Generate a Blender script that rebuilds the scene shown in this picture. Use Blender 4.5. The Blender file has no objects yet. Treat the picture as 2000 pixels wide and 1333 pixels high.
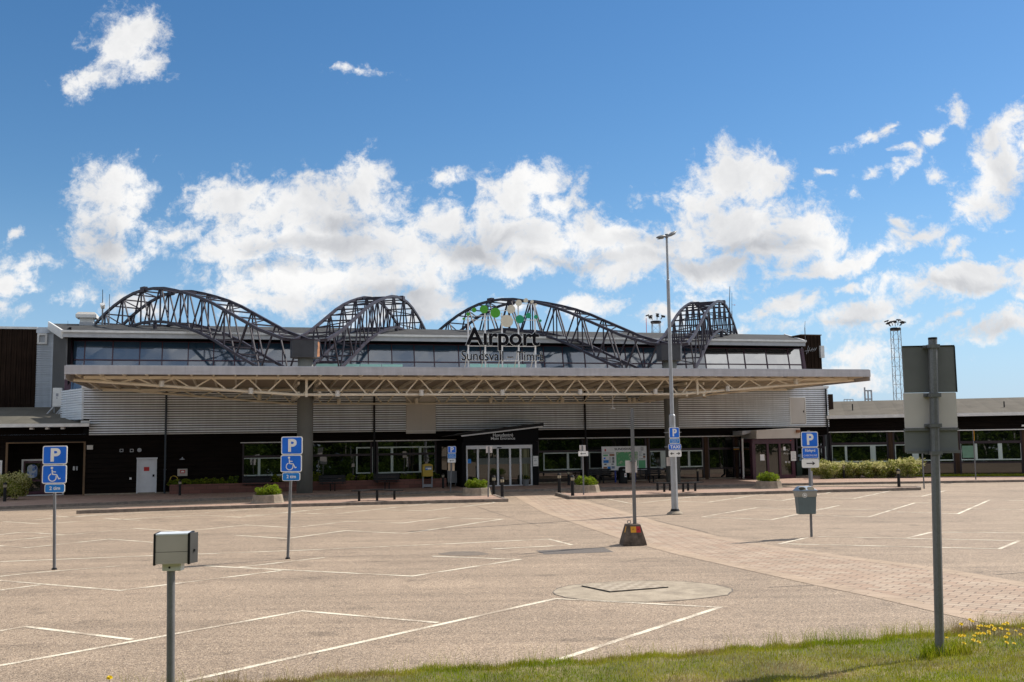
import bpy, math, random
import numpy as np
from mathutils import Vector, Matrix
random.seed(7)
RNG = np.random.default_rng(11)
scene = bpy.context.scene
COL = scene.collection

# ------------------------------------------------------------------ camera model
FPX, CX, CY, CAM_H = 1950.0, 1000.0, 666.5, 2.7
PITCH, ROLL = math.atan(195.5 / FPX), 0.0144
_f = Vector((0, math.cos(PITCH), math.sin(PITCH)))
_r0 = Vector((1, 0, 0)); _u0 = Vector((0, -math.sin(PITCH), math.cos(PITCH)))
_r = _r0 * math.cos(ROLL) - _u0 * math.sin(ROLL)
_u = _r0 * math.sin(ROLL) + _u0 * math.cos(ROLL)
CAM = Vector((0, 0, CAM_H))
UP = Vector((0, 0, 1))

def ray(x, y):
    return _f + _r * ((x - CX) / FPX) - _u * ((y - CY) / FPX)

def ground(x, y, z=0.0):
    d = ray(x, y)
    return CAM + d * ((z - CAM_H) / d.z)

def atd(x, y, Y):
    d = ray(x, y)
    return CAM + d * (Y / d.y)

class Frame:
    """a vertical plane: a along it, b up, c towards the viewer"""
    def __init__(s, o, ang):
        s.o = Vector(o); s.ang = ang
        s.x = Vector((math.cos(ang), math.sin(ang), 0)); s.n = Vector((math.sin(ang), -math.cos(ang), 0)); s.up = UP.copy()
    def at(s, x, y, c=0.0):
        d = ray(x, y); o = s.o + s.n * c
        p = CAM + d * ((o - CAM).dot(s.n) / d.dot(s.n)) - o
        return p.dot(s.x), p.z
    def pt(s, a, b, c=0.0):
        return s.o + s.x * a + s.up * b + s.n * c
    def rect(s, x0, y0, x1, y1, c=0.0):
        xm, ym = (x0 + x1) / 2, (y0 + y1) / 2
        return s.at(x0, ym, c)[0], s.at(x1, ym, c)[0], s.at(xm, y1, c)[1], s.at(xm, y0, c)[1]

# ------------------------------------------------------------------ objects
def link(name, data, parent=None):
    o = bpy.data.objects.new(name, data)
    COL.objects.link(o)
    if parent is not None:
        o.parent = parent
    return o

def tag(o, label=None, cat=None, group=None, kind=None):
    if label: o['label'] = label
    if cat: o['category'] = cat
    if group: o['group'] = group
    if kind: o['kind'] = kind
    return o

def thing(name, loc, label, cat, group=None):
    o = link(name, None)
    o.empty_display_size = .2
    o.location = loc
    return tag(o, label, cat, group)

def worldloc(o):
    v = Vector((0, 0, 0))
    while o is not None:
        v += Vector(o.location); o = o.parent
    return v

def copy_tree(o, parent=None):
    c = o.copy(); COL.objects.link(c)
    if parent is not None: c.parent = parent
    for ch in [k for k in o.children]:
        copy_tree(ch, c)
    return c

class MB:
    def __init__(s):
        s.v = []; s.f = []; s.m = []
    def add(s, vs, fs, m=0):
        n = len(s.v)
        s.v += [Vector(v) for v in vs]
        for f in fs:
            s.f.append([i + n for i in f]); s.m.append(m)
        return s
    def hexa(s, c, m=0):
        return s.add(c, [(0, 3, 2, 1), (4, 5, 6, 7), (0, 1, 5, 4), (1, 2, 6, 5), (2, 3, 7, 6), (3, 0, 4, 7)], m)
    def box(s, x0, x1, y0, y1, z0, z1, m=0):
        return s.hexa([(x0, y0, z0), (x1, y0, z0), (x1, y1, z0), (x0, y1, z0), (x0, y0, z1), (x1, y0, z1), (x1, y1, z1), (x0, y1, z1)], m)
    def fbox(s, fr, a0, a1, b0, b1, c0, c1, m=0):
        P = fr.pt
        if c0 > c1: c0, c1 = c1, c0
        return s.hexa([P(a0, b0, c1), P(a1, b0, c1), P(a1, b0, c0), P(a0, b0, c0), P(a0, b1, c1), P(a1, b1, c1), P(a1, b1, c0), P(a0, b1, c0)], m)
    def fquad(s, fr, a0, a1, b0, b1, c, m=0):
        P = fr.pt
        return s.add([P(a0, b0, c), P(a1, b0, c), P(a1, b1, c), P(a0, b1, c)], [(0, 1, 2, 3)], m)
    def fpoly(s, fr, pts, c0, c1, m=0):
        """extruded polygon in a frame, pts counter-clockwise seen from the viewer"""
        n = len(pts)
        vs = [fr.pt(a, b, c1) for a, b in pts] + [fr.pt(a, b, c0) for a, b in pts]
        fs = [list(range(n)), list(range(2 * n - 1, n - 1, -1))]
        fs += [(i, i + n, (i + 1) % n + n, (i + 1) % n) for i in range(n)]
        return s.add(vs, fs, m)
    def slab(s, pts, z0, z1, m=0):
        """ground polygon (counter-clockwise from above) between two heights; z1 may be a list"""
        n = len(pts)
        vs = [(p[0], p[1], z1) for p in pts] + [(p[0], p[1], z0) for p in pts]
        fs = [list(range(n)), list(range(2 * n - 1, n - 1, -1))]
        fs += [(i, i + n, (i + 1) % n + n, (i + 1) % n) for i in range(n)]
        return s.add(vs, fs, m)
    def beam(s, p, q, w, h=None, m=0, up=UP):
        p, q = Vector(p), Vector(q); h = h or w
        d = (q - p)
        if d.length < 1e-6: return s
        d.normalize()
        sx = d.cross(up)
        if sx.length < 1e-3: sx = d.cross(Vector((0, 1, 0)))
        sx.normalize(); sy = sx.cross(d)
        a = sx * (w / 2); b = sy * (h / 2)
        return s.hexa([p - a - b, p + a - b, q + a - b, q - a - b, p - a + b, p + a + b, q + a + b, q - a + b], m)
    def sweep(s, pts, w, h, side, m=0):
        """rectangular bar along a polyline lying in the plane whose normal is side"""
        side = Vector(side).normalized(); pts = [Vector(p) for p in pts]
        vs = []
        for i, p in enumerate(pts):
            t = (pts[min(i + 1, len(pts) - 1)] - pts[max(i - 1, 0)]).normalized()
            nn = t.cross(side).normalized()
            a = side * (w / 2); b = nn * (h / 2)
            vs += [p - a - b, p + a - b, p + a + b, p - a + b]
        fs = [(3, 2, 1, 0)]
        for i in range(len(pts) - 1):
            k = i * 4
            for j in range(4):
                fs.append((k + j, k + (j + 1) % 4, k + 4 + (j + 1) % 4, k + 4 + j))
        k = (len(pts) - 1) * 4
        fs.append((k, k + 1, k + 2, k + 3))
        return s.add(vs, fs, m)
    def tube(s, p, q, r, r2=None, n=10, m=0, caps=True):
        p, q = Vector(p), Vector(q); r2 = r if r2 is None else r2
        d = (q - p).normalized()
        a = d.cross(Vector((1, 0, 0)))
        if a.length < .1: a = d.cross(Vector((0, 1, 0)))
        a.normalize(); b = d.cross(a)
        vs = []
        for c, rr in ((p, r), (q, r2)):
            for i in range(n):
                t = 2 * math.pi * (i + .5) / n
                vs.append(c + a * (math.cos(t) * rr) + b * (math.sin(t) * rr))
        fs = [(i, (i + 1) % n, n + (i + 1) % n, n + i) for i in range(n)]
        if caps: fs += [tuple(range(n - 1, -1, -1)), tuple(range(n, 2 * n))]
        return s.add(vs, fs, m)
    def pipe(s, pts, r, n=8, m=0):
        for i in range(len(pts) - 1): s.tube(pts[i], pts[i + 1], r, n=n, m=m)
        return s
    def lathe(s, c, prof, n=20, m=0, caps=True, ph=0.0, sx=1.0, sy=1.0):
        c = Vector(c); k = len(prof); vs = []
        for r, z in prof:
            for i in range(n):
                t = 2 * math.pi * i / n + ph
                vs.append((c.x + r * math.cos(t) * sx, c.y + r * math.sin(t) * sy, c.z + z))
        fs = []
        for j in range(k - 1):
            for i in range(n):
                fs.append((j * n + i, j * n + (i + 1) % n, (j + 1) * n + (i + 1) % n, (j + 1) * n + i))
        if caps: fs += [tuple(range(n - 1, -1, -1)), tuple(range((k - 1) * n, k * n))]
        return s.add(vs, fs, m)
    def stroke(s, fr, pts, w, c0, c1, m=0):
        for i in range(len(pts) - 1):
            (a0, b0), (a1, b1) = pts[i], pts[i + 1]
            L = math.hypot(a1 - a0, b1 - b0) or 1e-9
            tx, ty = (a1 - a0) / L, (b1 - b0) / L; e = w * .5
            nx, ny = -ty * w / 2, tx * w / 2
            e0 = e if i > 0 else 0; e1 = e if i < len(pts) - 2 else 0
            e0 *= .45; e1 *= .45
            s.fpoly(fr, [(a0 - tx * e0 - nx, b0 - ty * e0 - ny), (a1 + tx * e1 - nx, b1 + ty * e1 - ny), (a1 + tx * e1 + nx, b1 + ty * e1 + ny), (a0 - tx * e0 + nx, b0 - ty * e0 + ny)], c0, c1 + i * 1e-5, m)
        return s
    def text(s, fr, body, a0, a1, b0, b1, c, depth=.004, m=0, bold=0.0, res=4):
        """letters whose bounding box fills the given rectangle of the frame"""
        vs, fs = text_geo(body, bold, res)
        if not vs: return s
        xs = [v[0] for v in vs]; ys = [v[1] for v in vs]
        X0, X1, Y0, Y1 = min(xs), max(xs), min(ys), max(ys)
        kx = (a1 - a0) / (X1 - X0); ky = (b1 - b0) / (Y1 - Y0)
        return s.add([fr.pt(a0 + (x - X0) * kx, b0 + (y - Y0) * ky, c + (depth if z > 0 else 0)) for x, y, z in vs], fs, m)
    def build(s, name, mats, parent=None, smooth=False, bevel=0.0):
        if not isinstance(mats, (list, tuple)): mats = [mats]
        off = worldloc(parent) if parent is not None else Vector((0, 0, 0))
        me = bpy.data.meshes.new(name)
        me.from_pydata([tuple(v - off) for v in s.v], [], s.f)
        for mt in mats: me.materials.append(mt)
        if len(mats) > 1: me.polygons.foreach_set('material_index', s.m)
        if smooth: me.polygons.foreach_set('use_smooth', [True] * len(me.polygons))
        me.update()
        o = link(name, me, parent)
        if bevel:
            b = o.modifiers.new('bevel', 'BEVEL'); b.width = bevel; b.segments = 2; b.limit_method = 'ANGLE'; b.angle_limit = math.radians(40)
        return o

_TXT = {}
def text_geo(body, bold, res):
    k = (body, bold, res)
    if k not in _TXT:
        cu = bpy.data.curves.new('t', 'FONT'); cu.body = body; cu.size = 1; cu.extrude = .05; cu.offset = bold; cu.resolution_u = res
        cu.space_line = .8; cu.align_x = 'CENTER'
        o = bpy.data.objects.new('t', cu); COL.objects.link(o)
        dg = bpy.context.evaluated_depsgraph_get(); dg.update()
        me = bpy.data.meshes.new_from_object(o.evaluated_get(dg))
        _TXT[k] = ([tuple(v.co) for v in me.vertices], [tuple(p.vertices) for p in me.polygons])
        bpy.data.objects.remove(o); bpy.data.curves.remove(cu); bpy.data.meshes.remove(me)
    return _TXT[k]

def np_mesh(name, verts, faces, mats, midx=None, parent=None, smooth=False):
    """verts (n,3), faces (k,4) or (k,3)"""
    me = bpy.data.meshes.new(name)
    off = worldloc(parent) if parent is not None else Vector((0, 0, 0))
    verts = np.asarray(verts, np.float32) - np.array(off, np.float32)
    nv, nf, w = len(verts), len(faces), faces.shape[1]
    me.vertices.add(nv); me.loops.add(nf * w); me.polygons.add(nf)
    me.vertices.foreach_set('co', verts.ravel())
    me.loops.foreach_set('vertex_index', faces.ravel().astype(np.int32))
    me.polygons.foreach_set('loop_start', np.arange(0, nf * w, w, dtype=np.int32))
    me.polygons.foreach_set('loop_total', np.full(nf, w, np.int32))
    for m in mats: me.materials.append(m)
    if midx is not None: me.polygons.foreach_set('material_index', np.asarray(midx, np.int32))
    if smooth: me.polygons.foreach_set('use_smooth', [True] * nf)
    me.update(calc_edges=True)
    return link(name, me, parent)

def rrect(a0, a1, b0, b1, r, n=5):
    pts = []
    for cx, cy, t0 in ((a1 - r, b0 + r, -90), (a1 - r, b1 - r, 0), (a0 + r, b1 - r, 90), (a0 + r, b0 + r, 180)):
        for i in range(n + 1):
            t = math.radians(t0 + 90 * i / n)
            pts.append((cx + r * math.cos(t), cy + r * math.sin(t)))
    return pts

def disc(a, b, r, n=20):
    return [(a + r * math.cos(2 * math.pi * i / n), b + r * math.sin(2 * math.pi * i / n)) for i in range(n)]

# ------------------------------------------------------------------ materials
def newmat(name):
    m = bpy.data.materials.new(name); m.use_nodes = True
    nt = m.node_tree
    for n in list(nt.nodes): nt.nodes.remove(n)
    out = nt.nodes.new('ShaderNodeOutputMaterial'); b = nt.nodes.new('ShaderNodeBsdfPrincipled')
    nt.links.new(b.outputs[0], out.inputs[0])
    return m, nt, b

def nd(nt, t, **kw):
    n = nt.nodes.new(t)
    for k, v in kw.items():
        if k.startswith('i_'):
            n.inputs[int(k[2:]) if k[2:].isdigit() else k[2:].replace('_', ' ')].default_value = v
        else: setattr(n, k, v)
    return n

def ramp(nt, fac, stops):
    r = nt.nodes.new('ShaderNodeValToRGB'); e = r.color_ramp.elements
    while len(e) > 1: e.remove(e[-1])
    for i, (p, c) in enumerate(stops):
        if i: x = e.new(p)
        else: x = e[0]; x.position = p
        x.color = (c[0], c[1], c[2], 1) if hasattr(c, '__len__') else (c, c, c, 1)
    nt.links.new(fac, r.inputs[0]); return r

def coord(nt, scale=(1, 1, 1), rot=(0, 0, 0), loc=(0, 0, 0)):
    tc = nt.nodes.new('ShaderNodeTexCoord'); mp = nt.nodes.new('ShaderNodeMapping')
    mp.inputs['Scale'].default_value = scale; mp.inputs['Rotation'].default_value = rot; mp.inputs['Location'].default_value = loc
    nt.links.new(tc.outputs['Object'], mp.inputs[0]); return mp.outputs[0]

def noise(nt, vec, scale, detail=4, rough=.55):
    n = nd(nt, 'ShaderNodeTexNoise', i_Scale=scale, i_Detail=detail, i_Roughness=rough)
    nt.links.new(vec, n.inputs['Vector']); return n.outputs['Fac']

def mixc(nt, fac, a, b, mode='MIX'):
    m = nt.nodes.new('ShaderNodeMix'); m.data_type = 'RGBA'; m.blend_type = mode
    for sock, v in ((m.inputs[0], fac), (m.inputs[6], a), (m.inputs[7], b)):
        if hasattr(v, 'links'): nt.links.new(v, sock)
        elif hasattr(v, '__len__'): sock.default_value = (v[0], v[1], v[2], 1)
        else: sock.default_value = v
    return m.outputs[2]

def bump(nt, b, h, dist=.01, strength=.5):
    n = nd(nt, 'ShaderNodeBump', i_Strength=strength, i_Distance=dist)
    nt.links.new(h, n.inputs['Height']); nt.links.new(n.outputs[0], b.inputs['Normal'])

def simple(name, col, rough=.5, metal=0.0, var=.12, scale=3.0, spec=.5, fine=0.0):
    """a plain surface with faint uneven tone (dirt, fading) and slightly uneven gloss"""
    m, nt, b = newmat(name)
    v = coord(nt)
    n = noise(nt, v, scale, 5, .6)
    r = ramp(nt, n, [(.3, [c * (1 - var) for c in col]), (.7, [min(1, c * (1 + var)) for c in col])])
    nt.links.new(r.outputs[0], b.inputs['Base Color'])
    rr = ramp(nt, n, [(.3, max(0, rough - .08)), (.7, min(1, rough + .08))])
    nt.links.new(rr.outputs[0], b.inputs['Roughness'])
    b.inputs['Metallic'].default_value = metal
    b.inputs['Specular IOR Level'].default_value = spec
    if fine: bump(nt, b, noise(nt, v, fine, 3), .004, .3)
    return m

def boards(name, c1, c2, axis, pitch):
    """weathered timber: grain along the boards and a tone for each board"""
    m, nt, b = newmat(name)
    sc = (.35, .35, 9) if axis == 'x' else (9, 9, .3)
    n = noise(nt, coord(nt, sc), 2.2, 6, .65)
    r = ramp(nt, n, [(.25, c1), (.62, c2), (.85, [min(1, c * 1.5) for c in c2])])
    n2 = noise(nt, coord(nt, (.4, .4, 1)), 1.1, 3)
    c = mixc(nt, .6, r.outputs[0], ramp(nt, n2, [(.3, .55), (.7, 1.25)]).outputs[0], 'MULTIPLY')
    nt.links.new(c, b.inputs['Base Color']); b.inputs['Roughness'].default_value = .85; b.inputs['Specular IOR Level'].default_value = .08
    bump(nt, b, n, .006, .4)
    return m

M = {}
def build_materials():
    # asphalt: pinkish aggregate
    m, nt, b = newmat('asphalt')
    v = coord(nt)
    vo = nd(nt, 'ShaderNodeTexVoronoi', i_Scale=75.0); nt.links.new(v, vo.inputs['Vector'])
    grain = ramp(nt, vo.outputs['Color'], [(.0, (.045, .038, .033)), (.24, (.20, .152, .11)), (.58, (.355, .275, .198)), (.86, (.495, .395, .295)), (1, (.80, .69, .55))])
    n1 = noise(nt, v, 30, 3); n2 = noise(nt, v, .35, 5, .6); n3 = noise(nt, coord(nt, (.05, .6, 1), (0, 0, .35)), 1.6, 4)
    c = mixc(nt, .5, grain.outputs[0], ramp(nt, n1, [(.3, .68), (.7, 1.2)]).outputs[0], 'MULTIPLY')
    c = mixc(nt, .75, c, ramp(nt, n2, [(.3, (.82, .81, .8)), (.65, (1.1, 1.08, 1.06))]).outputs[0], 'MULTIPLY')
    c = mixc(nt, .4, c, ramp(nt, n3, [(.35, .82), (.6, 1.1)]).outputs[0], 'MULTIPLY')
    n5 = noise(nt, coord(nt, (1, 1, 1), (0, 0, 0), (7, 3, 0)), .55, 6, .7)
    c = mixc(nt, .8, c, ramp(nt, n5, [(.56, 1.0), (.66, .84), (.76, .68)]).outputs[0], 'MULTIPLY')
    vo2 = nd(nt, 'ShaderNodeTexVoronoi', i_Scale=33.0); nt.links.new(v, vo2.inputs['Vector'])
    c = mixc(nt, .55, c, ramp(nt, vo2.outputs['Color'], [(0, (.52, .5, .5)), (.35, (.9, .88, .86)), (.75, (1.12, 1.08, 1.02)), (1, (1.45, 1.4, 1.3))]).outputs[0], 'MULTIPLY')
    n6 = noise(nt, coord(nt, (1, 1, 1), (0, 0, 0), (31, 17, 0)), 1.5, 2, .4)
    c = mixc(nt, .7, c, ramp(nt, n6, [(.63, 1.0), (.68, .8), (.75, .58)]).outputs[0], 'MULTIPLY')
    n7 = noise(nt, coord(nt, (.06, 2.2, 1), (0, 0, -.42), (3, 9, 0)), 1.0, 3, .5)
    c = mixc(nt, .45, c, ramp(nt, n7, [(.42, 1.06), (.62, .78)]).outputs[0], 'MULTIPLY')
    nt.links.new(c, b.inputs['Base Color']); b.inputs['Roughness'].default_value = .82; b.inputs['Specular IOR Level'].default_value = .35
    bump(nt, b, vo.outputs['Distance'], .006, .55)
    M['asphalt'] = m
    # dark asphalt repair
    m, nt, b = newmat('dark_asphalt'); v = coord(nt)
    vo = nd(nt, 'ShaderNodeTexVoronoi', i_Scale=90.0); nt.links.new(v, vo.inputs['Vector'])
    c = ramp(nt, vo.outputs['Color'], [(0, (.045, .038, .032)), (.5, (.115, .098, .082)), (1, (.22, .185, .155))])
    nt.links.new(c.outputs[0], b.inputs['Base Color']); b.inputs['Roughness'].default_value = .85
    M['dark_asphalt'] = m
    M['damp_asphalt'] = simple('damp_asphalt', (.17, .135, .10), .8, var=.3, scale=9, fine=80)
    # worn road paint
    m, nt, b = newmat('road_paint'); v = coord(nt)
    n = noise(nt, v, 26, 5, .7); n2 = noise(nt, v, 1.2, 4)
    s = nd(nt, 'ShaderNodeMath', operation='ADD'); nt.links.new(n, s.inputs[0]); nt.links.new(n2, s.inputs[1])
    c = ramp(nt, s.outputs[0], [(.34, (.36, .28, .2)), (.44, (.52, .44, .33)), (.52, (.72, .65, .5)), (.8, (.8, .73, .58))])
    c.color_ramp.elements[0].position = .40
    for e, p in zip(c.color_ramp.elements, (.44, .48, .53, .68)): e.position = p
    s2 = nd(nt, 'ShaderNodeMath', operation='MULTIPLY', i_1=.5); nt.links.new(s.outputs[0], s2.inputs[0])
    nt.links.new(s2.outputs[0], c.inputs[0])
    nt.links.new(c.outputs[0], b.inputs['Base Color']); b.inputs['Roughness'].default_value = .7
    bump(nt, b, n, .004, .3)
    M['paint'] = m
    # block paving
    def paving(key, rot, c1, c2, mortar, bw=.21, bh=.14, mo=.007):
        m, nt, b = newmat(key); v = coord(nt, (1, 1, 1), (0, 0, rot))
        br = nd(nt, 'ShaderNodeTexBrick', i_Scale=1.0)
        br.inputs['Brick Width'].default_value = bw; br.inputs['Row Height'].default_value = bh; br.inputs['Mortar Size'].default_value = mo
        br.inputs['Color1'].default_value = (*c1, 1); br.inputs['Color2'].default_value = (*c2, 1); br.inputs['Mortar'].default_value = (*mortar, 1)
        br.inputs['Bias'].default_value = -.1
        nt.links.new(v, br.inputs['Vector'])
        n = noise(nt, coord(nt), 1.1, 5, .6); n2 = noise(nt, coord(nt), 60, 3)
        c = mixc(nt, .7, br.outputs['Color'], ramp(nt, n, [(.3, (.78, .77, .75)), (.7, (1.14, 1.12, 1.1))]).outputs[0], 'MULTIPLY')
        c = mixc(nt, .5, c, ramp(nt, n2, [(.3, .75), (.7, 1.2)]).outputs[0], 'MULTIPLY')
        nt.links.new(c, b.inputs['Base Color']); b.inputs['Roughness'].default_value = .85; b.inputs['Specular IOR Level'].default_value = .3
        bump(nt, b, br.outputs['Fac'], -.006, .6)
        M[key] = m
    paving('path_blocks', .62, (.37, .265, .19), (.43, .345, .26), (.18, .135, .10), .34, .21, .013)
    paving('pavement_blocks', -.26, (.35, .23, .175), (.40, .29, .225), (.16, .115, .09), .42, .21)
    paving('border_blocks', .62, (.39, .295, .21), (.42, .32, .235), (.2, .15, .11), .7, .35)
    M['kerb'] = simple('kerb', (.2, .165, .135), .8, var=.35, scale=5, spec=.3, fine=60)
    # corrugated sheet and other metals
    def sheet(name, col, rough, var=.1):
        m, nt, b = newmat(name)
        n = noise(nt, coord(nt, (.25, .25, 2.0)), 2, 5, .6); n2 = noise(nt, coord(nt, (3, 3, .25)), 1.5, 4)
        c = mixc(nt, 1, ramp(nt, n, [(.3, [x * (1 - var) for x in col]), (.7, [x * (1 + var) for x in col])]).outputs[0], ramp(nt, n2, [(.3, .88), (.7, 1.06)]).outputs[0], 'MULTIPLY')
        nt.links.new(c, b.inputs['Base Color']); b.inputs['Roughness'].default_value = rough; b.inputs['Metallic'].default_value = .0
        return m
    M['cladding'] = sheet('cladding', (.82, .88, .93), .4)
    M['cladding_blue'] = sheet('cladding_blue', (.56, .62, .68), .45)
    M['fascia'] = sheet('fascia', (.45, .445, .46), .5, .1)
    M['white_trim'] = simple('white_trim', (.72, .72, .69), .5, var=.1)
    M['grey_trim'] = simple('grey_trim', (.42, .44, .46), .5, var=.1)
    M['panel'] = simple('panel', (.56, .53, .48), .5, var=.05, scale=1.2)
    M['wood_dark'] = boards('wood_dark', (.004, .003, .0025), (.013, .0095, .0075), 'x', .26)
    M['wood_vert'] = boards('wood_vert', (.008, .005, .004), (.036, .022, .015), 'z', .15)
    M['wood_brown'] = boards('wood_brown', (.02, .012, .008), (.09, .055, .035), 'z', .15)
    M['wood_edge'] = simple('wood_edge', (.14, .085, .04), .6, var=.25)
    M['dark'] = simple('dark', (.008, .008, .009), .7, var=.2, spec=.1)
    M['black_metal'] = simple('black_metal', (.012, .012, .013), .5, var=.25, spec=.22)
    M['transom'] = simple('transom', (.022, .011, .016), .5, var=.2)
    M['purple'] = simple('purple', (.06, .018, .034), .4, var=.15)
    M['casement'] = simple('casement', (.50, .57, .52), .4, var=.06)
    M['alu'] = simple('alu', (.72, .73, .74), .35, var=.05)
    M['steel_truss'] = simple('steel_truss', (.04, .036, .048), .5, var=.2, scale=1.5, spec=.2)
    M['capital'] = simple('capital', (.03, .032, .04), .5, var=.3, scale=2)
    M['rust'] = simple('rust', (.30, .14, .07), .8, var=.4, scale=4)
    M['cream'] = simple('cream', (.80, .735, .60), .45, var=.1, scale=1.5)
    M['soffit'] = simple('soffit', (.46, .38, .28), .6, var=.14, scale=.6)
    M['concrete_col'] = simple('concrete_col', (.16, .165, .15), .7, var=.12, scale=.8, fine=40)
    m, nt, b = newmat('galvanised'); v = coord(nt)
    vo = nd(nt, 'ShaderNodeTexVoronoi', i_Scale=60.0); nt.links.new(v, vo.inputs['Vector'])
    n = noise(nt, v, 2.5, 5)
    c = mixc(nt, .6, ramp(nt, vo.outputs['Color'], [(0, (.15, .155, .165)), (1, (.20, .205, .21))]).outputs[0], ramp(nt, n, [(.3, .7), (.7, 1.15)]).outputs[0], 'MULTIPLY')
    nt.links.new(c, b.inputs['Base Color']); b.inputs['Roughness'].default_value = .5; b.inputs['Metallic'].default_value = .35
    M['galv'] = m
    M['galv_light'] = simple('galv_light', (.34, .355, .37), .5, metal=.3, var=.12, scale=4)
    M['sign_back_green'] = simple('sign_back_green', (.15, .155, .155), .55, var=.14, scale=2.2)
    M['sign_back_pale'] = simple('sign_back_pale', (.60, .555, .53), .5, var=.06, scale=2)
    M['sign_back_grey'] = simple('sign_back_grey', (.17, .18, .185), .5, var=.1, scale=2)
    M['sign_white'] = simple('sign_white', (.80, .80, .77), .45, var=.06)
    M['sign_blue'] = simple('sign_blue', (.004, .145, .70), .4, var=.08)
    M['sign_blue_small'] = simple('sign_blue_small', (.006, .20, .62), .4, var=.08)
    M['sign_black'] = simple('sign_black', (.01, .01, .01), .4)
    M['letter_black'] = simple('letter_black', (.006, .0065, .009), .6, spec=.1)
    M['letter_white'] = simple('letter_white', (.78, .80, .80), .4, var=.03)
    M['green_light'] = simple('green_light', (.07, .35, .015), .4, var=.06)
    M['green_teal'] = simple('green_teal', (.005, .30, .14), .4, var=.06)
    M['disc_cream'] = simple('disc_cream', (.66, .63, .50), .45, var=.06)
    M['concrete'] = simple('concrete', (.27, .225, .17), .85, var=.25, scale=6, spec=.25, fine=50)
    m, nt, b = newmat('patch_concrete'); v = coord(nt)
    n = noise(nt, v, 2.2, 6, .7); n2 = noise(nt, v, 45, 4, .7)
    c = mixc(nt, .6, ramp(nt, n, [(.3, (.21, .17, .122)), (.55, (.37, .305, .22)), (.72, (.44, .37, .275))]).outputs[0], ramp(nt, n2, [(.25, .6), (.6, 1.12)]).outputs[0], 'MULTIPLY')
    nt.links.new(c, b.inputs['Base Color']); b.inputs['Roughness'].default_value = .9; bump(nt, b, n2, .008, .5)
    M['patch_concrete'] = m
    m, nt, b = newmat('cover_slabs'); v = coord(nt, (1, 1, 1), (0, 0, -.35))
    ck = nd(nt, 'ShaderNodeTexChecker', i_Scale=6.5); nt.links.new(v, ck.inputs['Vector'])
    ck.inputs['Color1'].default_value = (.40, .335, .25, 1); ck.inputs['Color2'].default_value = (.29, .235, .17, 1)
    c = mixc(nt, .8, ck.outputs[0], ramp(nt, noise(nt, v, 12, 5, .7), [(.3, .75), (.7, 1.15)]).outputs[0], 'MULTIPLY')
    nt.links.new(c, b.inputs['Base Color']); b.inputs['Roughness'].default_value = .9
    M['cover_slabs'] = m
    M['block_concrete'] = simple('block_concrete', (.115, .09, .07), .9, var=.5, scale=7, spec=.2, fine=60)
    M['yellow'] = simple('yellow', (.72, .33, .01), .5, var=.1)
    M['red'] = simple('red', (.48, .016, .014), .5, var=.1)
    M['mail_yellow'] = simple('mail_yellow', (.46, .32, .035), .5, var=.1)
    M['grey_paint'] = simple('grey_paint', (.30, .31, .33), .5, var=.1)
    M['bin_green'] = simple('bin_green', (.095, .135, .145), .5, var=.1, scale=4)
    M['bin_blue'] = simple('bin_blue', (.20, .27, .35), .5, var=.08)
    M['bin_band'] = simple('bin_band', (.27, .265, .23), .5, var=.1)
    M['box_cream'] = simple('box_cream', (.47, .425, .37), .5, var=.06)
    M['box_top'] = simple('box_top', (.62, .66, .68), .4, var=.05)
    M['lamp_glass'] = simple('lamp_glass', (.34, .30, .21), .25, var=.05)
    M['door_white'] = simple('door_white', (.66, .68, .70), .5, var=.07)
    # glass: dark panes that mirror what stands opposite
    def glass(name, base, ior, rough=.015, wav=.4):
        m, nt, b = newmat(name)
        b.inputs['Base Color'].default_value = (*base, 1); b.inputs['Roughness'].default_value = rough
        b.inputs['IOR'].default_value = ior; b.inputs['Specular IOR Level'].default_value = .5
        n = noise(nt, coord(nt, (.5, .5, .35)), .9, 2)
        bump(nt, b, n, .05, wav)
        return m
    M['pane_low'] = glass('pane_low', (.004, .006, .005), 1.9, .012, .12)
    M['pane_high'] = glass('pane_high', (.035, .075, .125), 2.5, .07, .2)  # blue of the reflected sky is partly put into this base colour
    M['pane_mirror'] = glass('pane_mirror', (.05, .055, .06), 4.4, .03, .4)
    M['pane_door'] = glass('pane_door', (.012, .014, .012), 1.8, .012, .1)
    M['teal_glass'] = glass('teal_glass', (.34, .62, .58), 1.5, .1, .1)
    # roofs
    def roof(name, c1, c2, rot, w=1.1):
        m, nt, b = newmat(name)
        wv = nd(nt, 'ShaderNodeTexWave', i_Scale=.31 / w); wv.inputs['Distortion'].default_value = .3; wv.wave_profile = 'SAW'
        nt.links.new(coord(nt, (1, 1, 1), (0, 0, rot)), wv.inputs['Vector'])
        n = noise(nt, coord(nt), .8, 6, .65); n2 = noise(nt, coord(nt), 25, 3)
        c = mixc(nt, ramp(nt, n, [(.3, 0), (.7, 1)]).outputs[0], c1, c2)
        c = mixc(nt, .5, c, ramp(nt, wv.outputs['Fac'], [(.0, .72), (.06, .85), (.5, 1), (1, 1.12)]).outputs[0], 'MULTIPLY')
        c = mixc(nt, .5, c, ramp(nt, n2, [(.3, .75), (.7, 1.2)]).outputs[0], 'MULTIPLY')
        nt.links.new(c, b.inputs['Base Color']); b.inputs['Roughness'].default_value = .9; b.inputs['Specular IOR Level'].default_value = .2
        M[name] = m
    roof('roof_felt', (.042, .043, .043), (.07, .07, .068), -.26)
    roof('roof_pale', (.085, .074, .057), (.13, .115, .09), .28)
    roof('roof_dark', (.085, .08, .065), (.13, .12, .095), -.26)
    M['brick'] = None
    m, nt, b = newmat('brick'); v = coord(nt)
    br = nd(nt, 'ShaderNodeTexBrick', i_Scale=1.0)
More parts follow.
